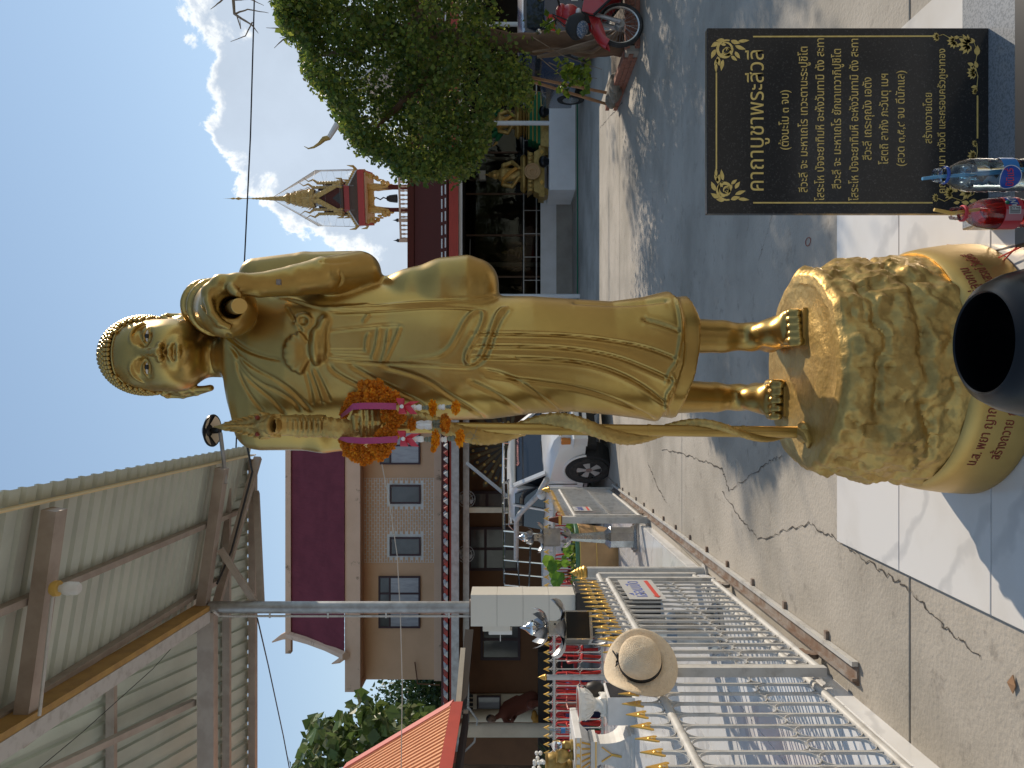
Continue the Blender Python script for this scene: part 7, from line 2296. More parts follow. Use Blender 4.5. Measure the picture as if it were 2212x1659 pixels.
for s_ in (-1, 1):
 m = MB(); m.prism([(-.85, s_ * .845, 1.03), (-2.3, s_ * .845, 1.03), (-2.3, s_ * .735, 1.55), (-1.30, s_ * .735, 1.55)], (0, -s_ * .02, .0)); part('side_window', m, M['glass_dark'], tk)
 m = MB(); m.beam((-1.62, s_ * .852, 1.0), (-1.62, s_ * .738, 1.58), .05, .03); part('door_pillar', m, M['car_white'], tk)
 m = MB(); m.beam((-.80, s_ * .86, .5), (-.80, s_ * .868, .98), .008, .012); m.beam((-2.36, s_ * .86, .5), (-2.36, s_ * .868, .98), .008, .012); part('door_gap', m, M['black_matt'], tk, kind='stuff')
 m = MB(); m.box(-2.28, -2.12, s_ * .868 - .01, s_ * .868 + .01, .90, .93); part('door_handle', m, M['black_matt'], tk)
 m = MB(); m.ell((-.95, s_ * .98, 1.10), .05, .09, .075); m.beam((-.92, s_ * .86, 1.03), (-.95, s_ * .96, 1.08), .03, .03); part('mirror', m, M['car_white'], tk, smooth=True)
 # flared arch
 m = MB(); m.tube([(-.38 + .392 * math.cos(a), s_ * .862, .35 + .392 * math.sin(a)) for a in np.linspace(R(8), R(172), 18)], .018, 6); part('wheel_arch', m, M['car_white'], tk, smooth=True)
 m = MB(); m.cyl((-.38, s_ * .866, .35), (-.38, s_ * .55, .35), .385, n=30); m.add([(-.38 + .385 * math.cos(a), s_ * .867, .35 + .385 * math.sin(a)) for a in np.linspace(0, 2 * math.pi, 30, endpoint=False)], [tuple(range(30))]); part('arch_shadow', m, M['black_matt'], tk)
m = MB(); m.box(.18, .38, -.80, .80, .40, .62); m.frustum((.28, 0), .25, 1.66, .18, 1.6, .62, .66); part('bumper', m, M['car_white'], tk)
for y in (-.32, .32, 0):
 m = MB(); m.box(.378, .388, y - .13, y + .13, .47, .52); part('bumper_slot', m, M['black_matt'], tk)
m = MB(); m.box(.28, .34, -.46, .46, .67, .83); part('grille', m, M['black_matt'], tk)
for z in (.69, .75, .81):
 m = MB(); m.box(.341, .35, -.46, .46, z - .008, z + .008); part('grille_bar', m, M['chrome'], tk)
for s_ in (-1, 1):
 m = MB(); m.cbox(.20, .345, min(s_ * .49, s_ * .735), max(s_ * .49, s_ * .735), .66, .84, .01); h_ = part('headlight', m, M['lens'], tk)
 m = MB(); m.cbox(.14, .32, min(s_ * .737, s_ * .80), max(s_ * .737, s_ * .80), .67, .82, .01); part('indicator', m, M['amber'], h_)
m = MB(); m.box(-.33, .17, -.75, .75, .24, .40); part('underbody', m, M['black_matt'], tk)
m = MB(); m.box(-4.6, -.4, -.6, .6, .25, .42); part('chassis', m, M['black_matt'], tk)
for s_ in (-1, 1):
 m = MB(); m.box(-2.3, -.55, s_ * .80 - .05, s_ * .80 + .05, .33, .38); part('side_step', m, M['galv'], tk)


def wheel(parent, x, y, r, w, side, spokes=5):
 ty_ = MB(); prof = [(r * .62, -w / 2), (r * .93, -w / 2), (r, -w * .36), (r * 1.0, w * .36), (r * .93, w / 2), (r * .62, w / 2)]
 ty_.lathe(prof, (0, 0, 0), 32); ty_.v = [(v[0], v[2], v[1]) for v in ty_.v]
 o = part('tyre', ty_, M['rubber'], parent, smooth=40, loc=(x, y, r))
 rm = MB(); rm.lathe([(r * .63, -w * .3), (r * .64, w * .46), (r * .60, w * .46), (r * .57, w * .2), (r * .56, -w * .3)], (0, 0, 0), 28); rm.v = [(v[0], side * v[2], v[1]) for v in rm.v]
 part('rim', rm, M['steel'], o, smooth=40)
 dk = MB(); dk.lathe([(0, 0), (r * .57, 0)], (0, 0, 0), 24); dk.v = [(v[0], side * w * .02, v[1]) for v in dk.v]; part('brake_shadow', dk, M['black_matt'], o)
 for k in range(spokes):
  a = 2 * math.pi * k / spokes + .3
  sp_ = MB(); ca, sa_ = math.cos(a), math.sin(a)
  px = lambda rr, off: (ca * rr - sa_ * off, side * w * .44, sa_ * rr + ca * off)
  sp_.prism([px(r * .06, -r * .07), px(r * .60, -r * .19), px(r * .62, 0), px(r * .60, r * .19), px(r * .06, r * .07)], (0, -side * .03, 0)); part('spoke', sp_, M['sign_grey'], o)
 hb_ = MB(); hb_.cyl((0, side * w * .35, 0), (0, side * w * .47, 0), r * .16, n=16); part('hub_cap', hb_, M['steel'], o, smooth=True)
 return o


wheel(tk, -.38, -.775, .335, .22, -1); wheel(tk, -.38, .775, .335, .22, 1); wheel(tk, -3.0, -.765, .335, .22, -1); wheel(tk, -3.0, .765, .335, .22, 1)
for s_ in (-1, 1):
 m = MB(); m.box(-4.7, -2.45, s_ * .82 - .03, s_ * .82 + .03, .50, .98); part('bed_side', m, M['car_white'], tk)
m = MB(); m.box(-4.72, -4.66, -.79, .79, .5, .98); part('tailgate', m, M['car_white'], tk)
m = MB(); m.box(-4.66, -2.46, -.79, .79, .50, .54); part('bed_floor', m, M['black_matt'], tk)
m = MB(); m.beam((-2.36, -.66, 1.62), (-2.36, .66, 1.62), .05, .04); part('rear_edge', m, M['car_white'], tk)
# roof rack and bed cage of bright pipe
def pipe(name, pts, r=.019, mt='chrome'):
 m = MB(); m.tube(pts, r, 8); part(name, m, M[mt], tk, smooth=True)
for s_ in (-1, 1):
 pipe('rack_rail', [(-1.05, s_ * .62, 1.76), (-4.7, s_ * .70, 1.76)], .020)
 pipe('rack_rail', [(-1.05, s_ * .62, 1.69), (-1.05, s_ * .60, 1.66), (-2.45, s_ * .66, 1.66), (-2.6, s_ * .74, 1.52), (-4.7, s_ * .76, 1.45)], .016)
 pipe('cage_rail', [(-2.5, s_ * .80, 1.25), (-4.7, s_ * .80, 1.25)], .016)
 for x in (-2.55, -3.1, -3.65, -4.2, -4.7): pipe('cage_upright', [(x, s_ * .80, .98), (x, s_ * .72, 1.76)], .015)
 for x in (-1.1, -1.6, -2.1): pipe('rack_leg', [(x, s_ * .61, 1.66), (x, s_ * .62, 1.76)], .015)
for x in (-1.05, -1.7, -2.4, -3.1, -3.9, -4.7): pipe('rack_bar', [(x, -.66, 1.76), (x, .66, 1.76)], .015)
m = MB(); m.tube([(-.55, -.93, 1.02), (-1.0, -.95, 1.16), (-1.55, -.97, 1.46), (-1.75, -.98, 1.52), (-3.1, -.99, 1.52)], .048, 10); part('side_pipe', m, M['white_steel'], tk, smooth=True)
for s_ in (-.35, .35):
 m = MB(); m.beam((-.64, s_ - .3, 1.055), (-.70, s_ + .32, 1.10), .014, .014); part('wiper', m, M['black_matt'], tk)
# banner lettering along the top of the windscreen
v_up = Vector((-.54, 0, .52)).normalized(); lx = Vector((0, 1, 0))
Rt = WM[tk].to_3x3()
lettering('banner_lettering', 'รุ่นเทพพนม', .085, M['pinkred'], tk, WM[tk] @ Vector((-1.10, .06, 1.482)), xdir=Rt @ lx, up=Rt @ v_up, ext=.002, width=.62)
m = MB(); m.prism([(-.30, -.858, .62), (-.36, -.858, .54), (-.40, -.858, .60), (-.46, -.858, .52), (-.40, -.858, .66)], (0, -.004, 0)); part('rust_spot', m, M['rust'], tk)

# ================================================================== MOTORBIKE (front half in view, heading left)
bkx, bky = 4.375, 9.40
bike = thing('motorbike', 'red step through motorbike parked beside the tree planter at the right edge', 'motorbike', (bkx, bky, 0), rz=math.pi + .12)
wr = .287


def bike_wheel(x):
 m = MB(); m.lathe([(wr - .045, -.022), (wr - .02, -.034), (wr, -.012), (wr, .012), (wr - .02, .034), (wr - .045, .022)], (0, 0, 0), 40); m.v = [(v[0], v[2], v[1]) for v in m.v]
 o = part('wheel', m, M['rubber'], bike, smooth=40, loc=(x, 0, wr))
 m = MB(); m.lathe([(wr - .046, -.017), (wr - .062, -.012), (wr - .062, .012), (wr - .046, .017)], (0, 0, 0), 36); m.v = [(v[0], v[2], v[1]) for v in m.v]; part('rim', m, M['steel'], o, smooth=True)
 m = MB(); m.lathe([(.0, -.05), (.055, -.045), (.06, .0), (.055, .045), (0, .05)], (0, 0, 0), 20); m.v = [(v[0], v[2], v[1]) for v in m.v]; part('hub', m, M['galv'], o, smooth=True)
 spm = MB(); spm.tube([(.045, .03, 0), (wr - .055, .0, .06)], .0022, 4); sme = mesh_of(spm, 'spoke', M['galv'])
 for k in range(28): inst('spoke', sme, o, rot=(0, 2 * math.pi * k / 28, 0), sc=(1, 1 if k % 2 else -1, 1))
 return o


bike_wheel(0); bike_wheel(-1.21)
def bp(name, pts, r, mt, n=8): m = MB(); m.tube(pts, r, n); return part(name, m, M[mt], bike, smooth=True)
for s_ in (-1, 1):
 bp('fork_leg', [(.0, s_ * .075, wr), (-.10, s_ * .075, .62), (-.14, s_ * .06, .74)], [.030, .024, .02], 'galv')
# front mudguard
rows = []
for a in np.linspace(R(70), R(150), 14):
 r_ = wr + .035
 rows.append([(math.cos(a) * (r_ + h), y, wr + math.sin(a) * (r_ + h)) for y, h in ((-.075, -.06), (-.07, -.01), (-.04, .02), (0, .028), (.04, .02), (.07, -.01), (.075, -.06))])
for i, row in enumerate(rows): rows[i] = [(-p[0] if False else p[0], p[1], p[2]) for p in row]
m = MB(); m.grid([[(-p[0], p[1], p[2]) for p in r] for r in rows]); part('front_mudguard', m, M['bike_red'], bike, smooth=True)
m = MB(); m.prism([(.33, 0, wr + .10), (.22, .07, wr + .22), (.02, .075, wr + .40), (-.06, .075, wr + .30), (.12, .075, wr + .15)], (0, -.001, 0));
for s_ in (-1, 1):
 m = MB(); m.prism([(.34, s_ * .012, wr + .12), (.20, s_ * .07, wr + .26), (.02, s_ * .08, wr + .36), (-.12, s_ * .08, wr + .40), (-.13, s_ * .08, wr + .28), (.10, s_ * .078, wr + .20)], (0, -s_ * .006, 0)); part('mudguard_side', m, M['bike_red'], bike, smooth=True)
# leg shield, front cowl, headlamp
for s_ in (-1, 1):
 m = MB(); m.prism([(-.12, s_ * .10, .76), (-.05, s_ * .16, .62), (-.20, s_ * .25, .42), (-.42, s_ * .24, .24), (-.60, s_ * .20, .22), (-.48, s_ * .22, .44), (-.30, s_ * .19, .72)], (0, -s_ * .03, 0)); sh2 = part('leg_shield', m, M['bike_red'], bike, smooth=True)
 m = MB(); m.tube([(-.03, s_ * .165, .62), (-.19, s_ * .262, .41), (-.43, s_ * .252, .225), (-.62, s_ * .21, .21)], .018, 6); part('shield_edge', m, M['black_matt'], bike, smooth=True)
m = MB(); m.prism([(-.06, -.12, .60), (-.06, .12, .60), (-.10, .10, .80), (-.10, -.10, .80)], (-.06, 0, 0)); part('front_panel', m, M['black_matt'], bike)
m = MB(); m.ell((-.12, 0, .90), .13, .15, .13, 18, 12); m.ell((-.16, 0, 1.0), .10, .13, .07, 14, 10); part('headlamp_cowl', m, M['bike_red'], bike, smooth=True)
m = MB(); m.ell((.0, .01, .875), .06, .115, .075, 16, 10); part('headlamp', m, M['lens'], bike, smooth=True)
for s_ in (-1, 1):
 m = MB(); m.ell((-.09, s_ * .13, .80), .05, .04, .035, 10, 8); part('indicator', m, M['lens'], bike, smooth=True)
bp('handlebar', [(-.24, -.34, 1.04), (-.20, -.2, 1.05), (-.17, 0, 1.0), (-.20, .2, 1.05), (-.24, .34, 1.04)], .013, 'black_matt')
for s_ in (-1, 1):
 bp('grip', [(-.215, s_ * .24, 1.048), (-.245, s_ * .35, 1.04)], .019, 'rubber')
 bp('brake_lever', [(-.19, s_ * .22, 1.04), (-.16, s_ * .34, 1.02)], .007, 'galv')
 mm = bp('mirror_stem', [(-.20, s_ * .21, 1.06), (-.17, s_ * .28, 1.18), (-.13, s_ * .33, 1.24)], .006, 'black_matt', 6)
 m = MB(); m.ell((-.125, s_ * .345, 1.26), .014, .065, .042, 14, 8); part('mirror', m, M['chrome'], mm, smooth=True)
m = MB(); m.ell((-.70, 0, .73), .38, .12, .07, 18, 8); part('seat', m, M['black_matt'], bike, smooth=True)
m = MB(); m.ell((-1.15, 0, .66), .35, .12, .12, 16, 8); m.ell((-.75, 0, .52), .35, .10, .14, 16, 8); part('rear_body', m, M['bike_red'], bike, smooth=True)
m = MB(); m.ell((-.55, 0, .32), .17, .12, .10, 14, 8); part('engine', m, M['galv'], bike, smooth=True)
bp('exhaust', [(-.45, -.12, .24), (-.9, -.15, .22), (-1.4, -.16, .30)], [.02, .035, .045], 'black_matt')
bp('side_stand', [(-.60, .12, .28), (-.62, .24, .0)], .010, 'galv', 6)
m = MB(); m.box(-1.62, -1.52, -.07, .07, .60, .70); part('tail_lamp', m, M['red_lens'], bike)
Rb = WM[bike].to_3x3()
lettering('maker_lettering', 'HONDA', .075, M['white'], bike, WM[bike] @ Vector((-.33, .237, .45)), xdir=Rb @ Vector((-.86, -.02, -.50)), up=Rb @ Vector((-.45, -.25, .80)), ext=.003)
bag = thing('cloth_bag', 'dark bag with a pale dotted cloth hanging on the front of the motorbike', 'bag', tuple(P(1245, 55, 9.15)))
m = MB(); m.ell((0, 0, 0), .16, .10, .13, 18, 12); m.v = [tuple(Vector(v) * (1 + .22 * mnoise.noise(Vector(v) * 9))) for v in m.v]; part('sack', m, M['black_matt'], bag, smooth=True)
m = MB(); m.ell((-.07, -.05, -.06), .10, .075, .07, 14, 9); m.v = [tuple(Vector(v) * (1 + .2 * mnoise.noise(Vector(v) * 14))) for v in m.v]; part('dotted_cloth', m, mat('dotted_cloth', (.06, .10, .16), .8, col2=(.32, .30, .30), vs=70, vlo=.5, vhi=.56), bag, smooth=True)
m = MB(); m.tube([(.06, 0, .10), (.16, .05, .28)], .008, 5); m.tube([(-.02, 0, .11), (.14, .05, .28)], .008, 5); part('strap', m, M['black_matt'], bag, kind='stuff')

# ------------------------------------------------------------------ cars behind the tree
def car_back(label, x, y, mt, plate=None):
 c = thing('parked_car', label, 'car', (x, y, 0))
 def sec(yy, hw, z0, z1, belt, hwt): return [(-hw, yy, z0), (-hw, yy, belt), (-hwt, yy, z1), (-hwt * .5, yy, z1 + .03), (hwt * .5, yy, z1 + .03), (hwt, yy, z1), (hw, yy, belt), (hw, yy, z0)]
 m = MB(); st_ = [sec(0, .78, .32, .98, .80, .74), sec(.12, .83, .26, 1.0, .85, .76), sec(2.0, .85, .25, 1.0, .9, .78), sec(3.6, .82, .25, .92, .82, .74), sec(3.85, .74, .32, .78, .70, .68)]
 m.grid([[Vector(p) for p in s_] for s_ in st_]); m.add(st_[0], [tuple(range(8))]); m.add(st_[-1], [tuple(range(8))[::-1]]); part('body', m, mt, c, smooth=30)
 m = MB(); st_ = [sec(.25, .70, .98, 1.36, 1.2, .58), sec(.6, .72, .98, 1.46, 1.25, .60), sec(1.8, .72, .98, 1.46, 1.25, .60), sec(2.6, .72, .98, 1.05, 1.0, .66)]
 m.grid([[Vector(p) for p in s_] for s_ in st_]); m.add(st_[0], [tuple(range(8))]); part('cabin', m, mt, c, smooth=30)
 m = MB(); m.prism([(-.60, .10, 1.02), (.60, .10, 1.02), (.52, .30, 1.38), (-.52, .30, 1.38)], (0, -.02, .005)); part('rear_window', m, M['glass_dark'], c)
 for s_ in (-1, 1):
  m = MB(); m.cbox(min(s_ * .42, s_ * .79), max(s_ * .42, s_ * .79), -.025, .12, .82, .97, .02); l_ = part('tail_light', m, M['red_lens'], c)
  m = MB(); m.box(min(s_ * .50, s_ * .66), max(s_ * .50, s_ * .66), -.035, -.024, .85, .93); part('reverse_lens', m, M['lens'], l_)
  m = MB(); m.prism([(s_ * .73, .5, 1.04), (s_ * .73, 2.3, 1.04), (s_ * .645, 1.8, 1.40), (s_ * .645, .65, 1.40)], (s_ * .012, 0, 0)); part('side_window', m, M['glass_dark'], c)
  for yy in (.65, 3.05):
   m = MB(); m.cyl((s_ * .84, yy, .30), (s_ * .66, yy, .30), .30, n=22); t_ = part('wheel', m, M['rubber'], c, smooth=40)
   m = MB(); m.cyl((s_ * .85, yy, .30), (s_ * .835, yy, .30), .18, n=18); part('rim', m, M['steel'], t_)
 m = MB(); m.box(-.82, .82, -.07, .05, .34, .60); part('bumper', m, mt, c)
 m = MB(); m.box(-.20, .20, -.08, -.071, .66 - .25, .78 - .25); p_ = part('number_plate', m, M['white'], c)
 if plate:
  lettering('plate_lettering', plate, .09, M['black_matt'], p_, Vector((x, y - .083, .425)), ext=.001)
 return c


car_back('dark blue hatchback with red tail lights parked behind the motorbike', 7.12, 14.0, M['car_dark'])
cb_ = car_back('black car with a white number plate parked behind the tree trunk', 6.9, 18.2, M['car_black'], '51')
cb_.location = (6.9, 20.5, 0)

# ================================================================== BUDDHA FIGURES ON THE PLINTH
def seated(root_name, label, cx, cy, h, base_fn):
 t = thing(root_name, label, 'Buddha statue', (cx, cy, .69))
 zb = base_fn(t)
 s_ = h
 f = Field((-.55 * s_, -.45 * s_, -.03), (.55 * s_, .40 * s_, 1.05 * s_), .014)
 f.ell((0, -.03 * s_, .08 * s_), (.44 * s_, .26 * s_, .085 * s_), .03)
 for q in (-1, 1): f.cap((q * .34 * s_, -.06 * s_, .09 * s_), (q * -.05 * s_, -.22 * s_, .10 * s_), .075 * s_, .05 * s_, .02)
 f.chain([(0, .02 * s_, .10 * s_), (0, .03 * s_, .34 * s_), (0, .03 * s_, .52 * s_)], [.17 * s_, .14 * s_, .17 * s_], .03)
 f.ell((0, .03 * s_, .55 * s_), (.22 * s_, .11 * s_, .07 * s_), .03)
 for q in (-1, 1): f.chain([(q * .21 * s_, .03 * s_, .54 * s_), (q * .27 * s_, .0, .34 * s_), (q * .10 * s_, -.19 * s_, .19 * s_)], [.06 * s_, .05 * s_, .04 * s_], .02)
 f.cap((0, .02 * s_, .58 * s_), (0, .01 * s_, .68 * s_), .055 * s_, .05 * s_, .02)
 f.ell((0, 0, .74 * s_), (.088 * s_, .10 * s_, .105 * s_), .01); f.ell((0, -.1 * s_, .73 * s_), (.015 * s_, .03 * s_, .03 * s_), .01)
 for q in (-1, 1): f.ell((q * .09 * s_, .01 * s_, .71 * s_), (.015 * s_, .03 * s_, .06 * s_), .008)
 f.ell((0, .01 * s_, .84 * s_), (.06 * s_, .06 * s_, .05 * s_), .015); f.cap((0, .01 * s_, .87 * s_), (0, .01 * s_, 1.0 * s_), .028 * s_, .006 * s_, .01)
 V, Qd = f.mesh(); V = relax(V, Qd, 1)
 V[:, 2] += zb
 inst('figure', np_mesh('figure', V, Qd, M['gold_old']), t)
 m = MB(); m.tube([(-.20 * s_, -.02 * s_, zb + .57 * s_), (-.13 * s_, -.125 * s_, zb + .545 * s_), (.0, -.155 * s_, zb + .40 * s_), (.11 * s_, -.13 * s_, zb + .25 * s_)], [.035 * s_, .06 * s_, .075 * s_, .06 * s_], 8, flat=.5); part('amber_sash', m, M['gold_robe'], t, smooth=True)
 return t


def lotus_base(t):
 m = MB(); m.frustum((0, 0), 1.30, .66, 1.26, .64, .10, .24); part('pedestal_step', m, M['gold_old'], t)
 for x in (-.5, .5):
  m = MB(); m.frustum((x, 0), .14, .5, .2, .6, 0, .10); part('pedestal_foot', m, M['gold_old'], t)
 m = MB(); m.frustum((0, 0), 1.10, .60, .98, .56, .243, .36); part('pedestal_step', m, M['gold_old'], t)
 m = MB(); m.frustum((0, 0), .80, .50, 1.05, .58, .363, .52); part('lotus_seat', m, M['gold_old'], t)
 for k in range(9):
  x = -.44 + k * .11; m = MB(); m.ell((x, -.27, .45), .05, .03, .075, 8, 6); part('lotus_petal', m, M['gold_old'], t, smooth=True)
 for x in (-.35, .40):
  m = MB(); m.prism([(x, -.335, .17), (x + .07, -.335, .22), (x + .14, -.335, .17), (x + .07, -.335, .12)], (0, -.012, 0)); part('lozenge', m, M['gold_tip'], t)
 w = MB(); w.lathe([(0, -.0), (.05, 0), (.055, .02), (.10, .022), (.105, .012), (.165, .012), (.17, .03), (.20, .03), (.205, 0)], (0, 0, 0), 28); w.v = [(v[0], -v[2], v[1]) for v in w.v]
 part('dharma_wheel', w, M['clay'], t, smooth=30, loc=(-.02, -.36, .40))
 return .52


def cloth_base(t):
 m = MB(); m.frustum((0, 0), 1.5, .8, 1.42, .74, 0, .20); part('pedestal_step', m, M['gold_old'], t)
 for k, (w, z0, z1) in enumerate(((1.28, .203, .30), (1.16, .303, .40), (1.06, .403, .50))):
  m = MB(); m.box(-w / 2, w / 2, -.36 + k * .03, .3, z0, z1); part('green_tier', m, M['green_cloth'], t)
  m = MB(); m.tube([(-w / 2, -.372 + k * .03, z1 - .01), (w / 2, -.372 + k * .03, z1 - .01)], .012, 6); part('gold_cord', m, M['gold_tip'], t)
 for k in range(3):
  m = MB(); m.ell((0, 0, .53 + k * .075), .46 - k * .04, .30, .045, 20, 8); part('snake_coil', m, M['gold_old'], t, smooth=True)
 for k in range(7):
  a = R(-66 + 22 * k); m = MB()
  c0, c1 = Vector((.16 * math.sin(a), .2, 1.15)), Vector((.52 * math.sin(a), .16, 1.15 + .50 * math.cos(a)))
  m.tube([c0, c0.lerp(c1, .6), c1], [.13, .12, .02], 8, flat=.5); part('hood_leaf', m, M['green_cloth'], t, smooth=True)
  m = MB(); m.tube([c1 - Vector((0, .05, .06)), c1 + Vector((.12 * math.sin(a), -.08, .12 * math.cos(a)))], [.045, .008], 6); part('hood_tip', m, M['gold_old'], t, smooth=True)
 return .68


seated('buddha_statue', 'seated gold Buddha on a lotus seat with a wheel, on the white plinth', P(0, 377, 19.5).x, 19.5, 1.12, lotus_base)
seated('buddha_statue', 'seated gold Buddha under a green hood of snake heads behind the white post', P(0, 264, 19.5).x, 19.5, 1.0, cloth_base)
for dy, lab in ((349, 'black alms bowl on the plinth in front of the lotus seat Buddha'), (241, 'black alms bowl on the plinth in front of the green clothed Buddha')):
 b_ = thing('alms_bowl', lab, 'bowl', (P(0, dy, 18.95).x, 18.95, .69))
 m = MB(); m.lathe([(.06, 0), (.09, .03), (.10, .06), (.14, .10), (.15, .15), (.12, .21), (.10, .225), (.08, .235), (0, .26)], (0, 0, 0), 20); part('vessel', m, M['black'], b_, smooth=True)

# ================================================================== FRONT: PLAQUE, BOTTLES, BOWL
PY = 2.397
gk = thing('granite_base', 'polished grey granite slab carrying the black plaque', 'slab', (1.0, 2.40, PZ))
m = MB(); m.cbox(.507, 1.60, 2.06, 2.54, PZ, .118, .004); part('slab', m, M['granite_grey'], gk, world=True)
pq = thing('black_plaque', 'upright black granite plaque engraved with gold Thai prayer text', 'plaque', (.82, PY, .118))
xa, xb = P(0, 461.5, PY).x, P(0, 61, PY).x
zt_, zb2 = P(1527, 0, PY).z, .119
m = MB(); m.cbox(xa, xb, PY, PY + .024, zb2, zt_, .002); part('slab', m, M['granite_black'], pq, world=True)
pxy = lambda zx, zy: P(1481.2 + .33066 * zx, .33066 * zy, PY)
SC = .33066 * PY / F
lines = [('คาถาบูชาพระสีวลี', 1245, 330, 508, .073), ('(ตั้งนะโม ๓ จบ)', 978, 590, 672, .038), ('สีวะลี จะ มะหาเถโร เทวะตานะระปูชิโต', 1255, 305, 795, .037), ('โสระโห ปัจจะยาทิมหิ อะหังวันทามิ ตัง สะทา', 1310, 250, 903, .037),
   ('สีวะลี จะ มะหาเถโร ยักขาเทวาภิปูชิโต', 1232, 320, 1013, .037), ('โสระโห ปัจจะยาทิมหิ อะหังวันทามิ ตัง สะทา', 1310, 252, 1126, .037), ('สีวะลี เถระคุณัง เอตัง', 1045, 506, 1212, .037),
   ('โสตถิ ลาภัง ภะวันตุ เมฯ', 1072, 480, 1321, .037), ('(สวด ๓,๕,๙ จบ ดีนักแล)', 1085, 463, 1428, .036), ('สร้างถวายโดย', 936, 607, 1607, .034), ('คุณพัฒนา หวังดี และครอบครัวภูษาทอง', 1262, 320, 1694, .032)]
for s_, y0, y1, bx_, sz in lines:
 p_ = pxy(bx_, (y0 + y1) / 2)
 lettering('engraved_line', s_, sz, M['gold_ink'], pq, (p_.x, PY - .0008, p_.z), ext=.0006, width=(y0 - y1) * SC)


def bar2(zx0, zy0, zx1, zy1, name='border_line', w=.0022):
 a, b = pxy(zx0, zy0), pxy(zx1, zy1)
 m = MB(); m.beam((a.x, PY - .0008, a.z), (b.x, PY - .0008, b.z), w * 2, .0012, up=(0, 1, 0)) if abs(a.z - b.z) > abs(a.x - b.x) else m.beam((a.x, PY - .0008, a.z), (b.x, PY - .0008, b.z), .0012, w * 2)
 part(name, m, M['gold_ink'], pq, world=True)


bar2(200, 1105, 200, 475); bar2(440, 1325, 1612, 1325); bar2(440, 240, 1620, 237); bar2(1905, 905, 1905, 625)


def flat(pts, name, mt='gold_ink', y=.0006):
 m = MB(); m.prism([(p.x, PY - .0001, p.z) for p in pts], (0, -.0010 - y * .2, 0)); return part(name, m, M[mt], pq, world=True)


def curl(cx_, cz, r, a0, turns, sgn, w, name='scroll'):
 m = MB(); rows = []
 n = 26
 for i in range(n + 1):
  t = i / n
  a = a0 + sgn * turns * 2 * math.pi * t
  rr = r * (1 - .82 * t)
  ww = w * (.35 + .65 * math.sin(math.pi * min(1, t * 1.1 + .05)))
  rows.append([(cx_ + (rr + s_ * ww) * math.cos(a), PY - .0012, cz + (rr + s_ * ww) * math.sin(a)) for s_ in (-.5, .5)])
 if sgn > 0: rows = [r_[::-1] for r_ in rows]
 m.grid(rows); m.v = m.v
 part(name, m, M['gold_ink'], pq, world=True)


def leafpoly(cx_, cz, ang, L_, w_):
 c, s_ = math.cos(ang), math.sin(ang)
 out = []
 for t, q in ((0, 0), (.2, .75), (.45, 1), (.7, .7), (1, 0), (.7, -.55), (.45, -.8), (.2, -.6)):
  x, z = t * L_, q * w_
  out.append(Vector((cx_ + x * c - z * s_, PY, cz + x * s_ + z * c)))
 return out


for zy, sg in ((1232, 1), (338, -1)):                    # flame scroll corners
 c = pxy(262, zy + 8 * sg)
 k = -1 if sg > 0 else 1                               # inward direction in x
 curl(c.x, c.z, .033, R(200) if sg > 0 else R(-20), 1.15, -sg, .010)
 curl(c.x, c.z, .026, R(20), 1.0, sg, .008)
 curl(c.x - k * -.0, c.z - .005, .013, R(120), 1.0, -sg, .006)
 for (ox, oz, an, L_, w_) in ((-.036, .002, 90, .034, .009), (-.03, .026, 60, .034, .009), (-.004, .038, 25, .038, .009), (.022, .030, -10, .036, .009), (.034, .010, 10, .042, .008), (.03, .028, 30, .03, .007), (.046, .036, 0, .036, .006),
         (-.036, -.018, -75, .036, .009), (-.018, -.034, -70, .042, .008), (-.034, -.045, -95, .042, .007), (.004, -.034, -35, .032, .008), (.020, -.02, -50, .028, .007), (-.02, .0, 100, .02, .006), (.01, .012, 30, .02, .006), (.0, -.016, -20, .02, .006)):
  a_ = R(an) if sg > 0 else math.pi - R(an)
  flat(leafpoly(c.x + (ox if sg > 0 else -ox) * .84, c.z + oz * .84, a_, L_ * .84, w_ * .84 * (1 if sg > 0 else -1)), 'flame_leaf')


def lotus_flower(zx, zy, s_, rot=0.0):
 c = pxy(zx, zy)
 for an, L_, w_ in ((90, 1.0, .26), (62, 1.0, .24), (118, 1.0, .24), (35, .95, .20), (145, .95, .20), (10, .75, .17), (170, .75, .17), (-20, .5, .14), (200, .5, .14)):
  flat(leafpoly(c.x + .1 * s_ * math.cos(R(an)), c.z, R(an) + rot, s_ * L_, s_ * w_), 'lotus_petal')


def vine(pts, w=.0018):
 q = [pxy(*p) for p in pts]
 m = MB(); m.tube([(p.x, PY - .0004, p.z) for p in q], w, 5, flat=.5); part('vine', m, M['gold_ink'], pq, world=True)


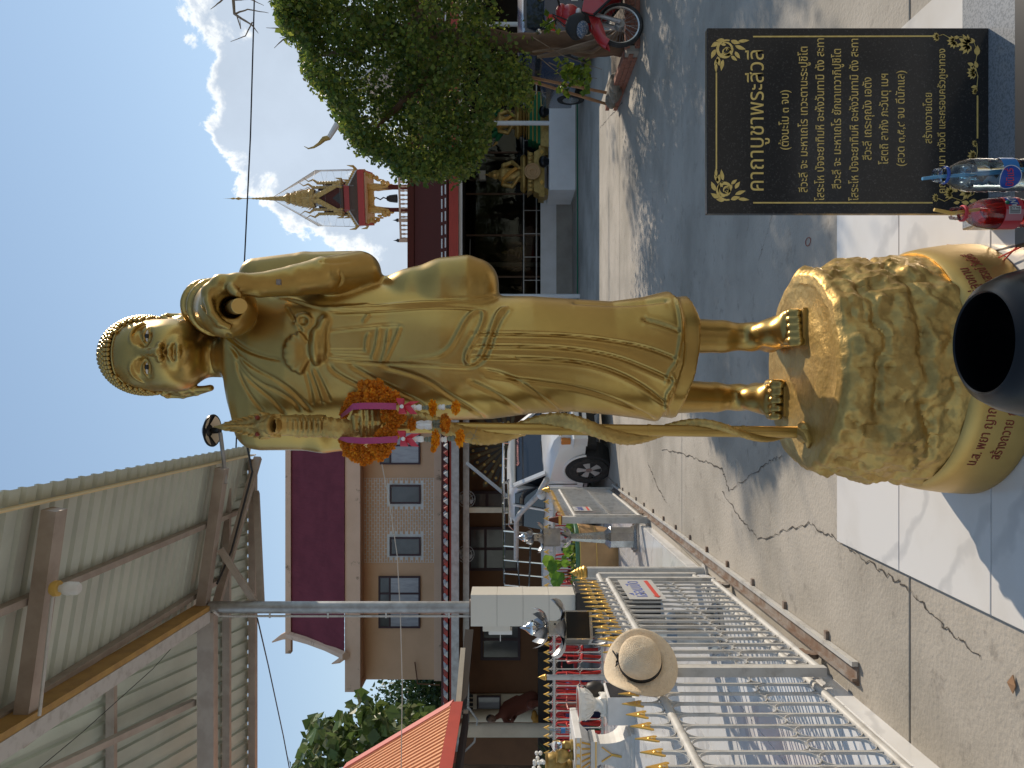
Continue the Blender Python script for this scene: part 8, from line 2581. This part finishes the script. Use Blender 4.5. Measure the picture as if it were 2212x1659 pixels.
lotus_flower(1850, 290, .036); lotus_flower(1755, 268, .024, .5); lotus_flower(1645, 240, .016, .2); lotus_flower(1885, 475, .024); lotus_flower(1895, 600, .013, -.6); lotus_flower(1895, 935, .013, .5); lotus_flower(1885, 1020, .022)
lotus_flower(1735, 1265, .024, -.4); lotus_flower(1640, 1292, .015); lotus_flower(1850, 1240, .034)
for (zx, zy, an, L_) in ((1785, 225, 90, .018), (1890, 240, 80, .028), (1905, 330, 0, .032), (1785, 290, 60, .014), (1880, 405, 70, .02), (1905, 420, 20, .022), (1900, 545, 100, .018), (1790, 1300, 95, .02), (1850, 1302, 80, .024), (1900, 1285, 95, .024), (1890, 1190, 20, .024), (1775, 1235, 60, .016)):
 c = pxy(zx, zy); flat(leafpoly(c.x - L_ / 2, c.z, R(an), L_, L_ * .32), 'lily_pad')
vine([(1640, 240), (1680, 225), (1730, 250), (1800, 240), (1880, 270), (1905, 340), (1890, 430), (1908, 500), (1900, 590)]); vine([(1640, 1292), (1690, 1315), (1740, 1290), (1800, 1310), (1880, 1270), (1905, 1180), (1890, 1080), (1905, 990), (1900, 935)])

tbl = thing('offering_ledge', 'black polished ledge at the bottom edge on which the drink bottles stand', 'ledge', (.8, 1.5, .0))
m = MB(); m.cbox(.30, 1.40, 1.20, 1.690, .46, .50, .004); part('top', m, M['black'], tbl, world=True)
for x in (.36, 1.32):
 m = MB(); m.box(x - .02, x + .02, 1.25, 1.29, PZ, .46); part('leg', m, M['black_matt'], tbl, world=True)
 m = MB(); m.box(x - .02, x + .02, 1.60, 1.64, PZ, .46); part('leg', m, M['black_matt'], tbl, world=True)


def drink(name, label, x, y, z0, prof, liq_top, liq, parts_fn):
 t = thing(name, label, 'bottle', (x, y, z0))
 m = MB(); m.lathe(prof, (0, 0, 0), 36); part('shell', m, M['pet'], t, smooth=50)
 lp = [(max(0, r - .0012), z) for r, z in prof if z <= liq_top]
 rl = float(np.interp(liq_top, [z for r, z in prof], [r for r, z in prof])) - .0012
 lp = [(0, .002)] + [p for p in lp if p[1] > .002] + [(rl, liq_top), (0, liq_top)]
 m = MB(); m.lathe(lp, (0, 0, 0), 36); part('drink', m, liq, t, smooth=50)
 parts_fn(t)
 return t


wx, wy = P(0, 378.5, 1.52).x, 1.52
zw = .50
wprof = [(.027, 0), (.031, .006), (.031, .02)]
for k in range(5): wprof += [(.0325, .026 + k * .018), (.0305, .035 + k * .018)]
wprof += [(.0325, .118), (.0325, .150), (.0315, .156), (.0325, .162), (.0325, .190), (.0312, .205), (.026, .222), (.018, .236), (.0138, .242), (.0138, .246)]
neck = [(.0138, .246), (.0160, .247), (.0160, .250), (.0130, .251), (.0130, .256), (.0139, .2575), (.0130, .259), (.0139, .2605), (.0130, .262), (.0130, .2665)]


def wfn(t):
 m = MB(); m.lathe([(.0165, .244), (.0175, .2455), (.0175, .2495), (.0165, .251)], (0, 0, 0), 28); part('cap_ring', m, M['label_blue2'], t, smooth=40)
 m = MB(); m.lathe([(.0331, .120), (.0331, .150)], (0, 0, 0), 36, a0=R(-125), a1=R(60)); part('label_band', m, M['label_blue'], t, smooth=True)
 m = MB()
 ctr_a, cz = R(-112), .137
 rows = []
 for rr in (0, .5, 1.0):
  rows.append([(.0342 * math.cos(ctr_a + rr * .023 * math.cos(q) / .034), .0342 * math.sin(ctr_a + rr * .023 * math.cos(q) / .034), cz + rr * .020 * math.sin(q)) for q in np.linspace(0, 2 * math.pi, 28, endpoint=False)])
 m.grid(rows, close_u=True); part('label_oval', m, M['label_blue2'], t, smooth=True)
 m = MB(); m.tube([(.0345 * math.cos(ctr_a + .0235 * math.cos(q) / .034), .0345 * math.sin(ctr_a + .0235 * math.cos(q) / .034), cz + .0205 * math.sin(q)) for q in np.linspace(0, 2 * math.pi, 28, endpoint=False)], .0007, 4, closed=True); part('label_outline', m, M['white'], t)
 def bend(co):
  a = ctr_a + (co.x * .97) / .034; z = cz - .006 + co.y + co.x * .25
  return Vector((wx + (.0348 + co.z) * math.cos(a), wy + (.0348 + co.z) * math.sin(a), zw + z))
 lettering('label_lettering', 'มินิแร่', .021, M['label_red'], t, (0, 0, 0), width=.034, bend=bend, ext=.0003)
 m = MB(); m.tube([(.012, .0, .03), (.004, -.002, .15), (-.004, -.004, .262), (-.0085, -.006, .294)], .0033, 10); part('straw', m, M['straw_blue'], t, smooth=True)


drink('water_bottle', 'clear plastic water bottle with a blue straw in front of the plaque', wx, wy, zw, wprof + neck, .200, M['water'], wfn)
rx_, ry_ = P(0, 461, 1.62).x, 1.62
rprof = [(.022, 0), (.028, .004), (.030, .012), (.0285, .022), (.030, .034), (.0325, .05), (.0325, .085), (.0322, .10), (.029, .118), (.022, .134), (.0145, .144), (.0135, .150), (.0165, .151), (.0165, .154), (.0132, .155), (.0132, .160), (.014, .162), (.0132, .164), (.014, .166), (.0132, .168), (.0132, .176)]


def rfn(t):
 m = MB(); m.lathe([(.0150, .1485), (.0172, .150), (.0172, .155), (.0150, .1565)], (0, 0, 0), 28); part('cap_ring', m, M['label_red'], t, smooth=40)
 m = MB(); m.lathe([(.0331, .045), (.0331, .083)], (0, 0, 0), 40); part('label_band', m, M['label_red'], t, smooth=True)
 def patch(a0, a1, z0, z1, r, mt, name):
  m = MB(); m.grid([[(r * math.cos(a), r * math.sin(a), z) for a in np.linspace(a0, a1, 8)] for z in (z0, z1)]); return part(name, m, mt, t, smooth=True)
 patch(R(-128), R(-88), .046, .082, .0336, M['label_pink'], 'label_panel')
 patch(R(-104), R(-76), .052, .077, .0340, M['white'], 'code_panel')
 for k in range(14):
  a = R(-102 + k * 1.8)
  patch(a, a + R(.5 + (k % 3) * .4), .054, .075, .0342, M['black_matt'], 'code_bar')
 def bend(co):
  a = R(-56) + co.x / .034; z = .0585 + co.y + co.x * .1
  return Vector((rx_ + (.0345 + co.z) * math.cos(a), ry_ + (.0345 + co.z) * math.sin(a), zw + z))
 patch(R(-70), R(-30), .054, .079, .0337, M['label_blue2'], 'logo_patch')
 m = MB(); m.ell((.0335 * math.cos(R(-62)), .0335 * math.sin(R(-62)), .078), .0045, .0045, .0045, 10, 8); part('logo_leaf', m, M['green_plastic'], t, smooth=True)
 lettering('label_lettering', 'FANTA', .020, M['white'], t, (0, 0, 0), width=.040, bend=bend, ext=.0004)
 m = MB(); m.tube([(.016, .004, .04), (.008, .0, .12), (.0, -.002, .176), (.004, -.002, .196), (.0075, -.002, .214)], .0036, 10); part('straw', m, M['straw_yellow'], t, smooth=True)


drink('soda_bottle', 'small bottle of red soda with a yellow straw left of the water bottle', rx_, ry_, zw, rprof, .118, M['soda'], rfn)

bw = P(2121, 740, 1.5)
bs_ = thing('bowl_stand', 'low dark round stand under the black bowl at the bottom edge', 'stand', (bw.x, bw.y, PZ))
m = MB(); m.lathe([(.12, 0), (.12, .02), (.05, .04), (.05, .36), (.12, .39), (.12, bw.z - PZ - .262)], (0, 0, 0), 28); part('pedestal', m, M['black_matt'], bs_, smooth=30)
bowl = thing('black_bowl', 'large glossy black alms bowl at the bottom edge before the pedestal', 'bowl', (bw.x, bw.y, bw.z - .26))
m = MB(); m.lathe([(.05, .0), (.06, .0), (.105, .03), (.138, .08), (.148, .13), (.146, .17), (.134, .215), (.118, .246), (.104, .256), (.100, .260), (.097, .257), (.10, .245), (.125, .21), (.137, .165), (.138, .13), (.128, .085), (.10, .045), (0, .02)], (0, 0, 0), 56); part('vessel', m, M['black'], bowl, smooth=True)
def bbend(co):
 h = .228 + co.y * .7; r_ = .129 - co.y * .5 + .0015 + co.z
 a = -math.pi / 2 + (co.x - .012) / .13
 return Vector((bw.x + r_ * math.cos(a), bw.y + r_ * math.sin(a), bw.z - .26 + h))
lettering('bowl_lettering', 'พุธ', .026, M['white'], bowl, (0, 0, 0), bend=bbend, ext=.0004)
# incense sticks dropped beside the pedestal
for (a, b, lab) in ((P(2168, 563, 2.45), P(2208, 521, 2.33), 'thin red incense stick leaning by the right of the pedestal base'), (P(2204, 534, 2.30), P(2158, 556, 2.42), 'second red incense stick crossing the first beside the pedestal'), (P(2046, 529, 2.75), P(2088, 532, 2.58), 'pale bamboo stick end beside the granite slab')):
 a.z = max(a.z, .03); b.z = max(b.z, .03)
 m = MB(); m.tube([a, b], .0028, 5); tag(part('incense_stick', m, M['red_paint'] if 'red' in lab else M['bamboo']), lab, 'incense stick')

# ================================================================== GARLAND ON THE STAFF HAND
gar = thing('flower_garland', 'marigold garland with pink ribbons hung on the hand at the naga staff', 'garland', tuple(P(810, 912, 2.62)))
gd = lambda zx, zy, Y: P(713.2 + .14879 * zx, 822.9 + .14879 * zy, Y)
g = np.random.default_rng(17)


def bloom_mesh(seed, n=150, flatten=1.0):
 gg = np.random.default_rng(seed)
 d = gg.normal(size=(n, 3)); d /= np.linalg.norm(d, axis=1)[:, None]
 r = .55 + .45 * gg.random(n)
 vs, fs = [], []
 for i in range(n):
  dv = Vector(d[i]); t = dv.orthogonal().normalized(); t.rotate(Matrix.Rotation(gg.uniform(0, 6.28), 3, dv)); b = dv.cross(t)
  c = dv * r[i]; w, h = .20, .26
  k = len(vs)
  vs += [c * .55, c - t * w + b * .05, c + dv * h * .55 - t * w * .6 + b * .09, c + dv * h * .75 + b * -.05, c + dv * h * .55 + t * w * .6 + b * .09, c + t * w - b * .05]
  fs += [(k, k + 1, k + 2, k + 3), (k, k + 3, k + 4, k + 5)]
 me = bpy.data.meshes.new('marigold'); me.from_pydata([tuple(v) for v in vs], [], fs); me.update()
 return me


def core_ball():
 m = MB(); m.ell((0, 0, 0), .62, .62, .62, 10, 7); return m


blooms = []
for i in range(4):
 me = bloom_mesh(100 + i); me.materials.append(M['marigold'] if i < 1 else M['marigold_dry']); blooms.append(me)
fl_list = [(330, 250, 80, 2.70), (270, 330, 62, 2.73), (225, 400, 55, 2.76), (200, 480, 60, 2.80), (520, 120, 115, 2.66), (680, 90, 105, 2.65), (600, 230, 100, 2.62), (760, 170, 95, 2.63), (450, 230, 80, 2.66), (900, 230, 95, 2.61), (800, 270, 65, 2.60), (940, 280, 62, 2.60), (870, 330, 55, 2.60),
   (165, 850, 52, 2.74), (230, 930, 75, 2.70), (260, 1030, 72, 2.67), (400, 990, 95, 2.63), (440, 1110, 90, 2.64), (540, 1060, 80, 2.62), (350, 1080, 72, 2.66), (560, 1150, 55, 2.64), (490, 1190, 42, 2.66), (640, 960, 85, 2.60), (740, 1050, 100, 2.60), (810, 960, 85, 2.59), (880, 920, 70, 2.58), (660, 1090, 60, 2.62),
   (850, 500, 100, 2.62), (960, 560, 95, 2.60), (1040, 540, 60, 2.59), (900, 620, 80, 2.61), (760, 770, 75, 2.60), (860, 720, 85, 2.59), (930, 780, 70, 2.58), (700, 800, 55, 2.61), (820, 800, 60, 2.59)]
for i, (zx, zy, r_, Y) in enumerate(fl_list):
 c = gd(zx, zy, Y); rr = r_ * .14879 * Y / F * 1.22
 inst('marigold', blooms[1 + i % 3], gar, loc=tuple(c - Vector(gar.location)), rot=(g.uniform(0, 6), g.uniform(0, 6), g.uniform(0, 6)), sc=rr)
 # dense heart of each flower
cm = mesh_of(core_ball(), 'flower_heart', M['marigold_dry'], True)
for i, (zx, zy, r_, Y) in enumerate(fl_list):
 c = gd(zx, zy, Y); rr = r_ * .14879 * Y / F
 inst('flower_heart', cm, gar, loc=tuple(c - Vector(gar.location)), sc=rr)
# tassel pompons
for (zx, zy, rx, ry, Y, k) in ((1490, 390, 62, 145, 2.58, 0), (1825, 385, 66, 120, 2.58, 0), (1665, 620, 78, 180, 2.585, 2), (1530, 850, 62, 165, 2.56, 0), (1500, 990, 45, 60, 2.56, 0), (1885, 830, 70, 140, 2.56, 0), (1185, 630, 62, 110, 2.60, 1)):
 c = gd(zx, zy, Y); s_ = .14879 * Y / F
 sc3 = (ry * s_, ry * s_ * .8, rx * s_)
 inst('pompon', blooms[k], gar, loc=tuple(c - Vector(gar.location)), rot=(0, 0, g.uniform(0, 6)), sc=sc3)
 inst('pompon_heart', cm, gar, loc=tuple(c - Vector(gar.location)), sc=sc3)


def ribbon(pts, w, mt, name, wv=(1, 0, 0)):
 wv = Vector(wv).normalized()
 pts = [Vector(p) for p in pts]
 ws = w if isinstance(w, (list, tuple)) else [w] * len(pts)
 m = MB(); m.grid([[p - wv * ws[i] / 2, p + wv * ws[i] / 2] for i, p in enumerate(pts)])
 return part(name, m, mt, gar, smooth=True, world=True)


s_ = .14879 * 2.58 / F
ribbon([gd(150, 520, 2.80), gd(250, 440, 2.68), gd(330, 372, 2.60), gd(480, 362, 2.578), gd(700, 362, 2.572), (gd(960, 370, 2.57))], [60 * s_, 80 * s_, 92 * s_, 92 * s_, 92 * s_, 95 * s_], M['ribbon_pink'], 'ribbon')
ribbon([gd(120, 830, 2.72), gd(260, 855, 2.62), gd(480, 868, 2.575), gd(700, 862, 2.565), gd(980, 845, 2.56)], [40 * s_, 85 * s_, 92 * s_, 92 * s_, 95 * s_], M['ribbon_pink'], 'ribbon')
for (bx_, by_, Y) in ((1040, 365, 2.555), (1060, 835, 2.545)):
 for dx_, dy_ in ((-20, -105), (20, 105)):
  m = MB(); rows = []
  for t in np.linspace(0, 1, 9):
   a = t * 2 * math.pi
   cx_, cy_ = bx_ + dx_ * (1 - math.cos(a)) * .5 - 25 * math.sin(a) * .3, by_ + dy_ * (1 - math.cos(a)) * .55
   hw = 18 + 42 * math.sin(a / 2)
   rows.append([gd(cx_ - hw, cy_, Y - .012 * math.sin(a)), gd(cx_ + hw * .9, cy_, Y - .012 * math.sin(a) - .004)])
  m.grid(rows); part('bow_loop', m, M['ribbon_red'], gar, smooth=True, world=True)
 for (ex_, ey_) in ((bx_ + 260, by_ - 70), (bx_ + 230, by_ + 120)):
  m = MB(); a, b = gd(bx_, by_, Y - .004), gd(ex_, ey_, Y - .008)
  e1_, e2_ = gd(bx_ + 120, by_ + (ey_ - by_) * .3 - 48, Y - .012), gd(bx_ + 120, by_ + (ey_ - by_) * .6 + 42, Y - .002)
  m.add([a, e1_, b, e2_], [(0, 1, 2, 3)]); part('bow_tail', m, M['ribbon_red'], gar, world=True)
 m = MB(); m.ell(gd(bx_, by_ + 5, Y - .012), .007, .006, .007); part('bow_knot', m, M['jasmine'], gar, smooth=True, world=True)


def jas(zx0, zx1, zy, Y, w=40, mt='jasmine', name='jasmine_tassel'):
 a, b = gd(zx0, zy, Y), gd(zx1, zy, Y); L_ = (b - a)
 m = MB(); m.tube([a.lerp(b, t) for t in (0, .15, .35, .5, .62, .8, 1)], [w * s_ * f for f in (.45, .75, 1.0, .7, .95, 1.05, .8)], 8); part(name, m, M[mt], gar, smooth=True, world=True)


for args in ((1170, 1330, 385, 2.565, 42), (1565, 1670, 380, 2.58, 42), (1250, 1480, 610, 2.585, 40), (1250, 1480, 665, 2.575, 40), (1270, 1470, 640, 2.57, 36), (1160, 1360, 845, 2.555, 44), (1600, 1695, 850, 2.56, 42)): jas(*args)
for args in ((1330, 1430, 388, 2.575, 34), (1675, 1760, 375, 2.58, 32), (1480, 1600, 600, 2.588, 40), (1490, 1600, 650, 2.588, 36), (1365, 1480, 850, 2.56, 42), (1695, 1815, 835, 2.565, 44)): jas(*args, mt='leaf_grey', name='leaf_tassel')
m = MB()
for k in range(8):
 a = gd(1940, 850 + g.normal() * 25, 2.57); m.tube([a, a + Vector((g.normal() * .02, 0, -.02)), a + Vector((g.normal() * .03, 0, -.035 - .02 * g.random()))], .0005, 3)
part('loose_thread', m, M['leaf_grey'], gar, world=True, kind='stuff')
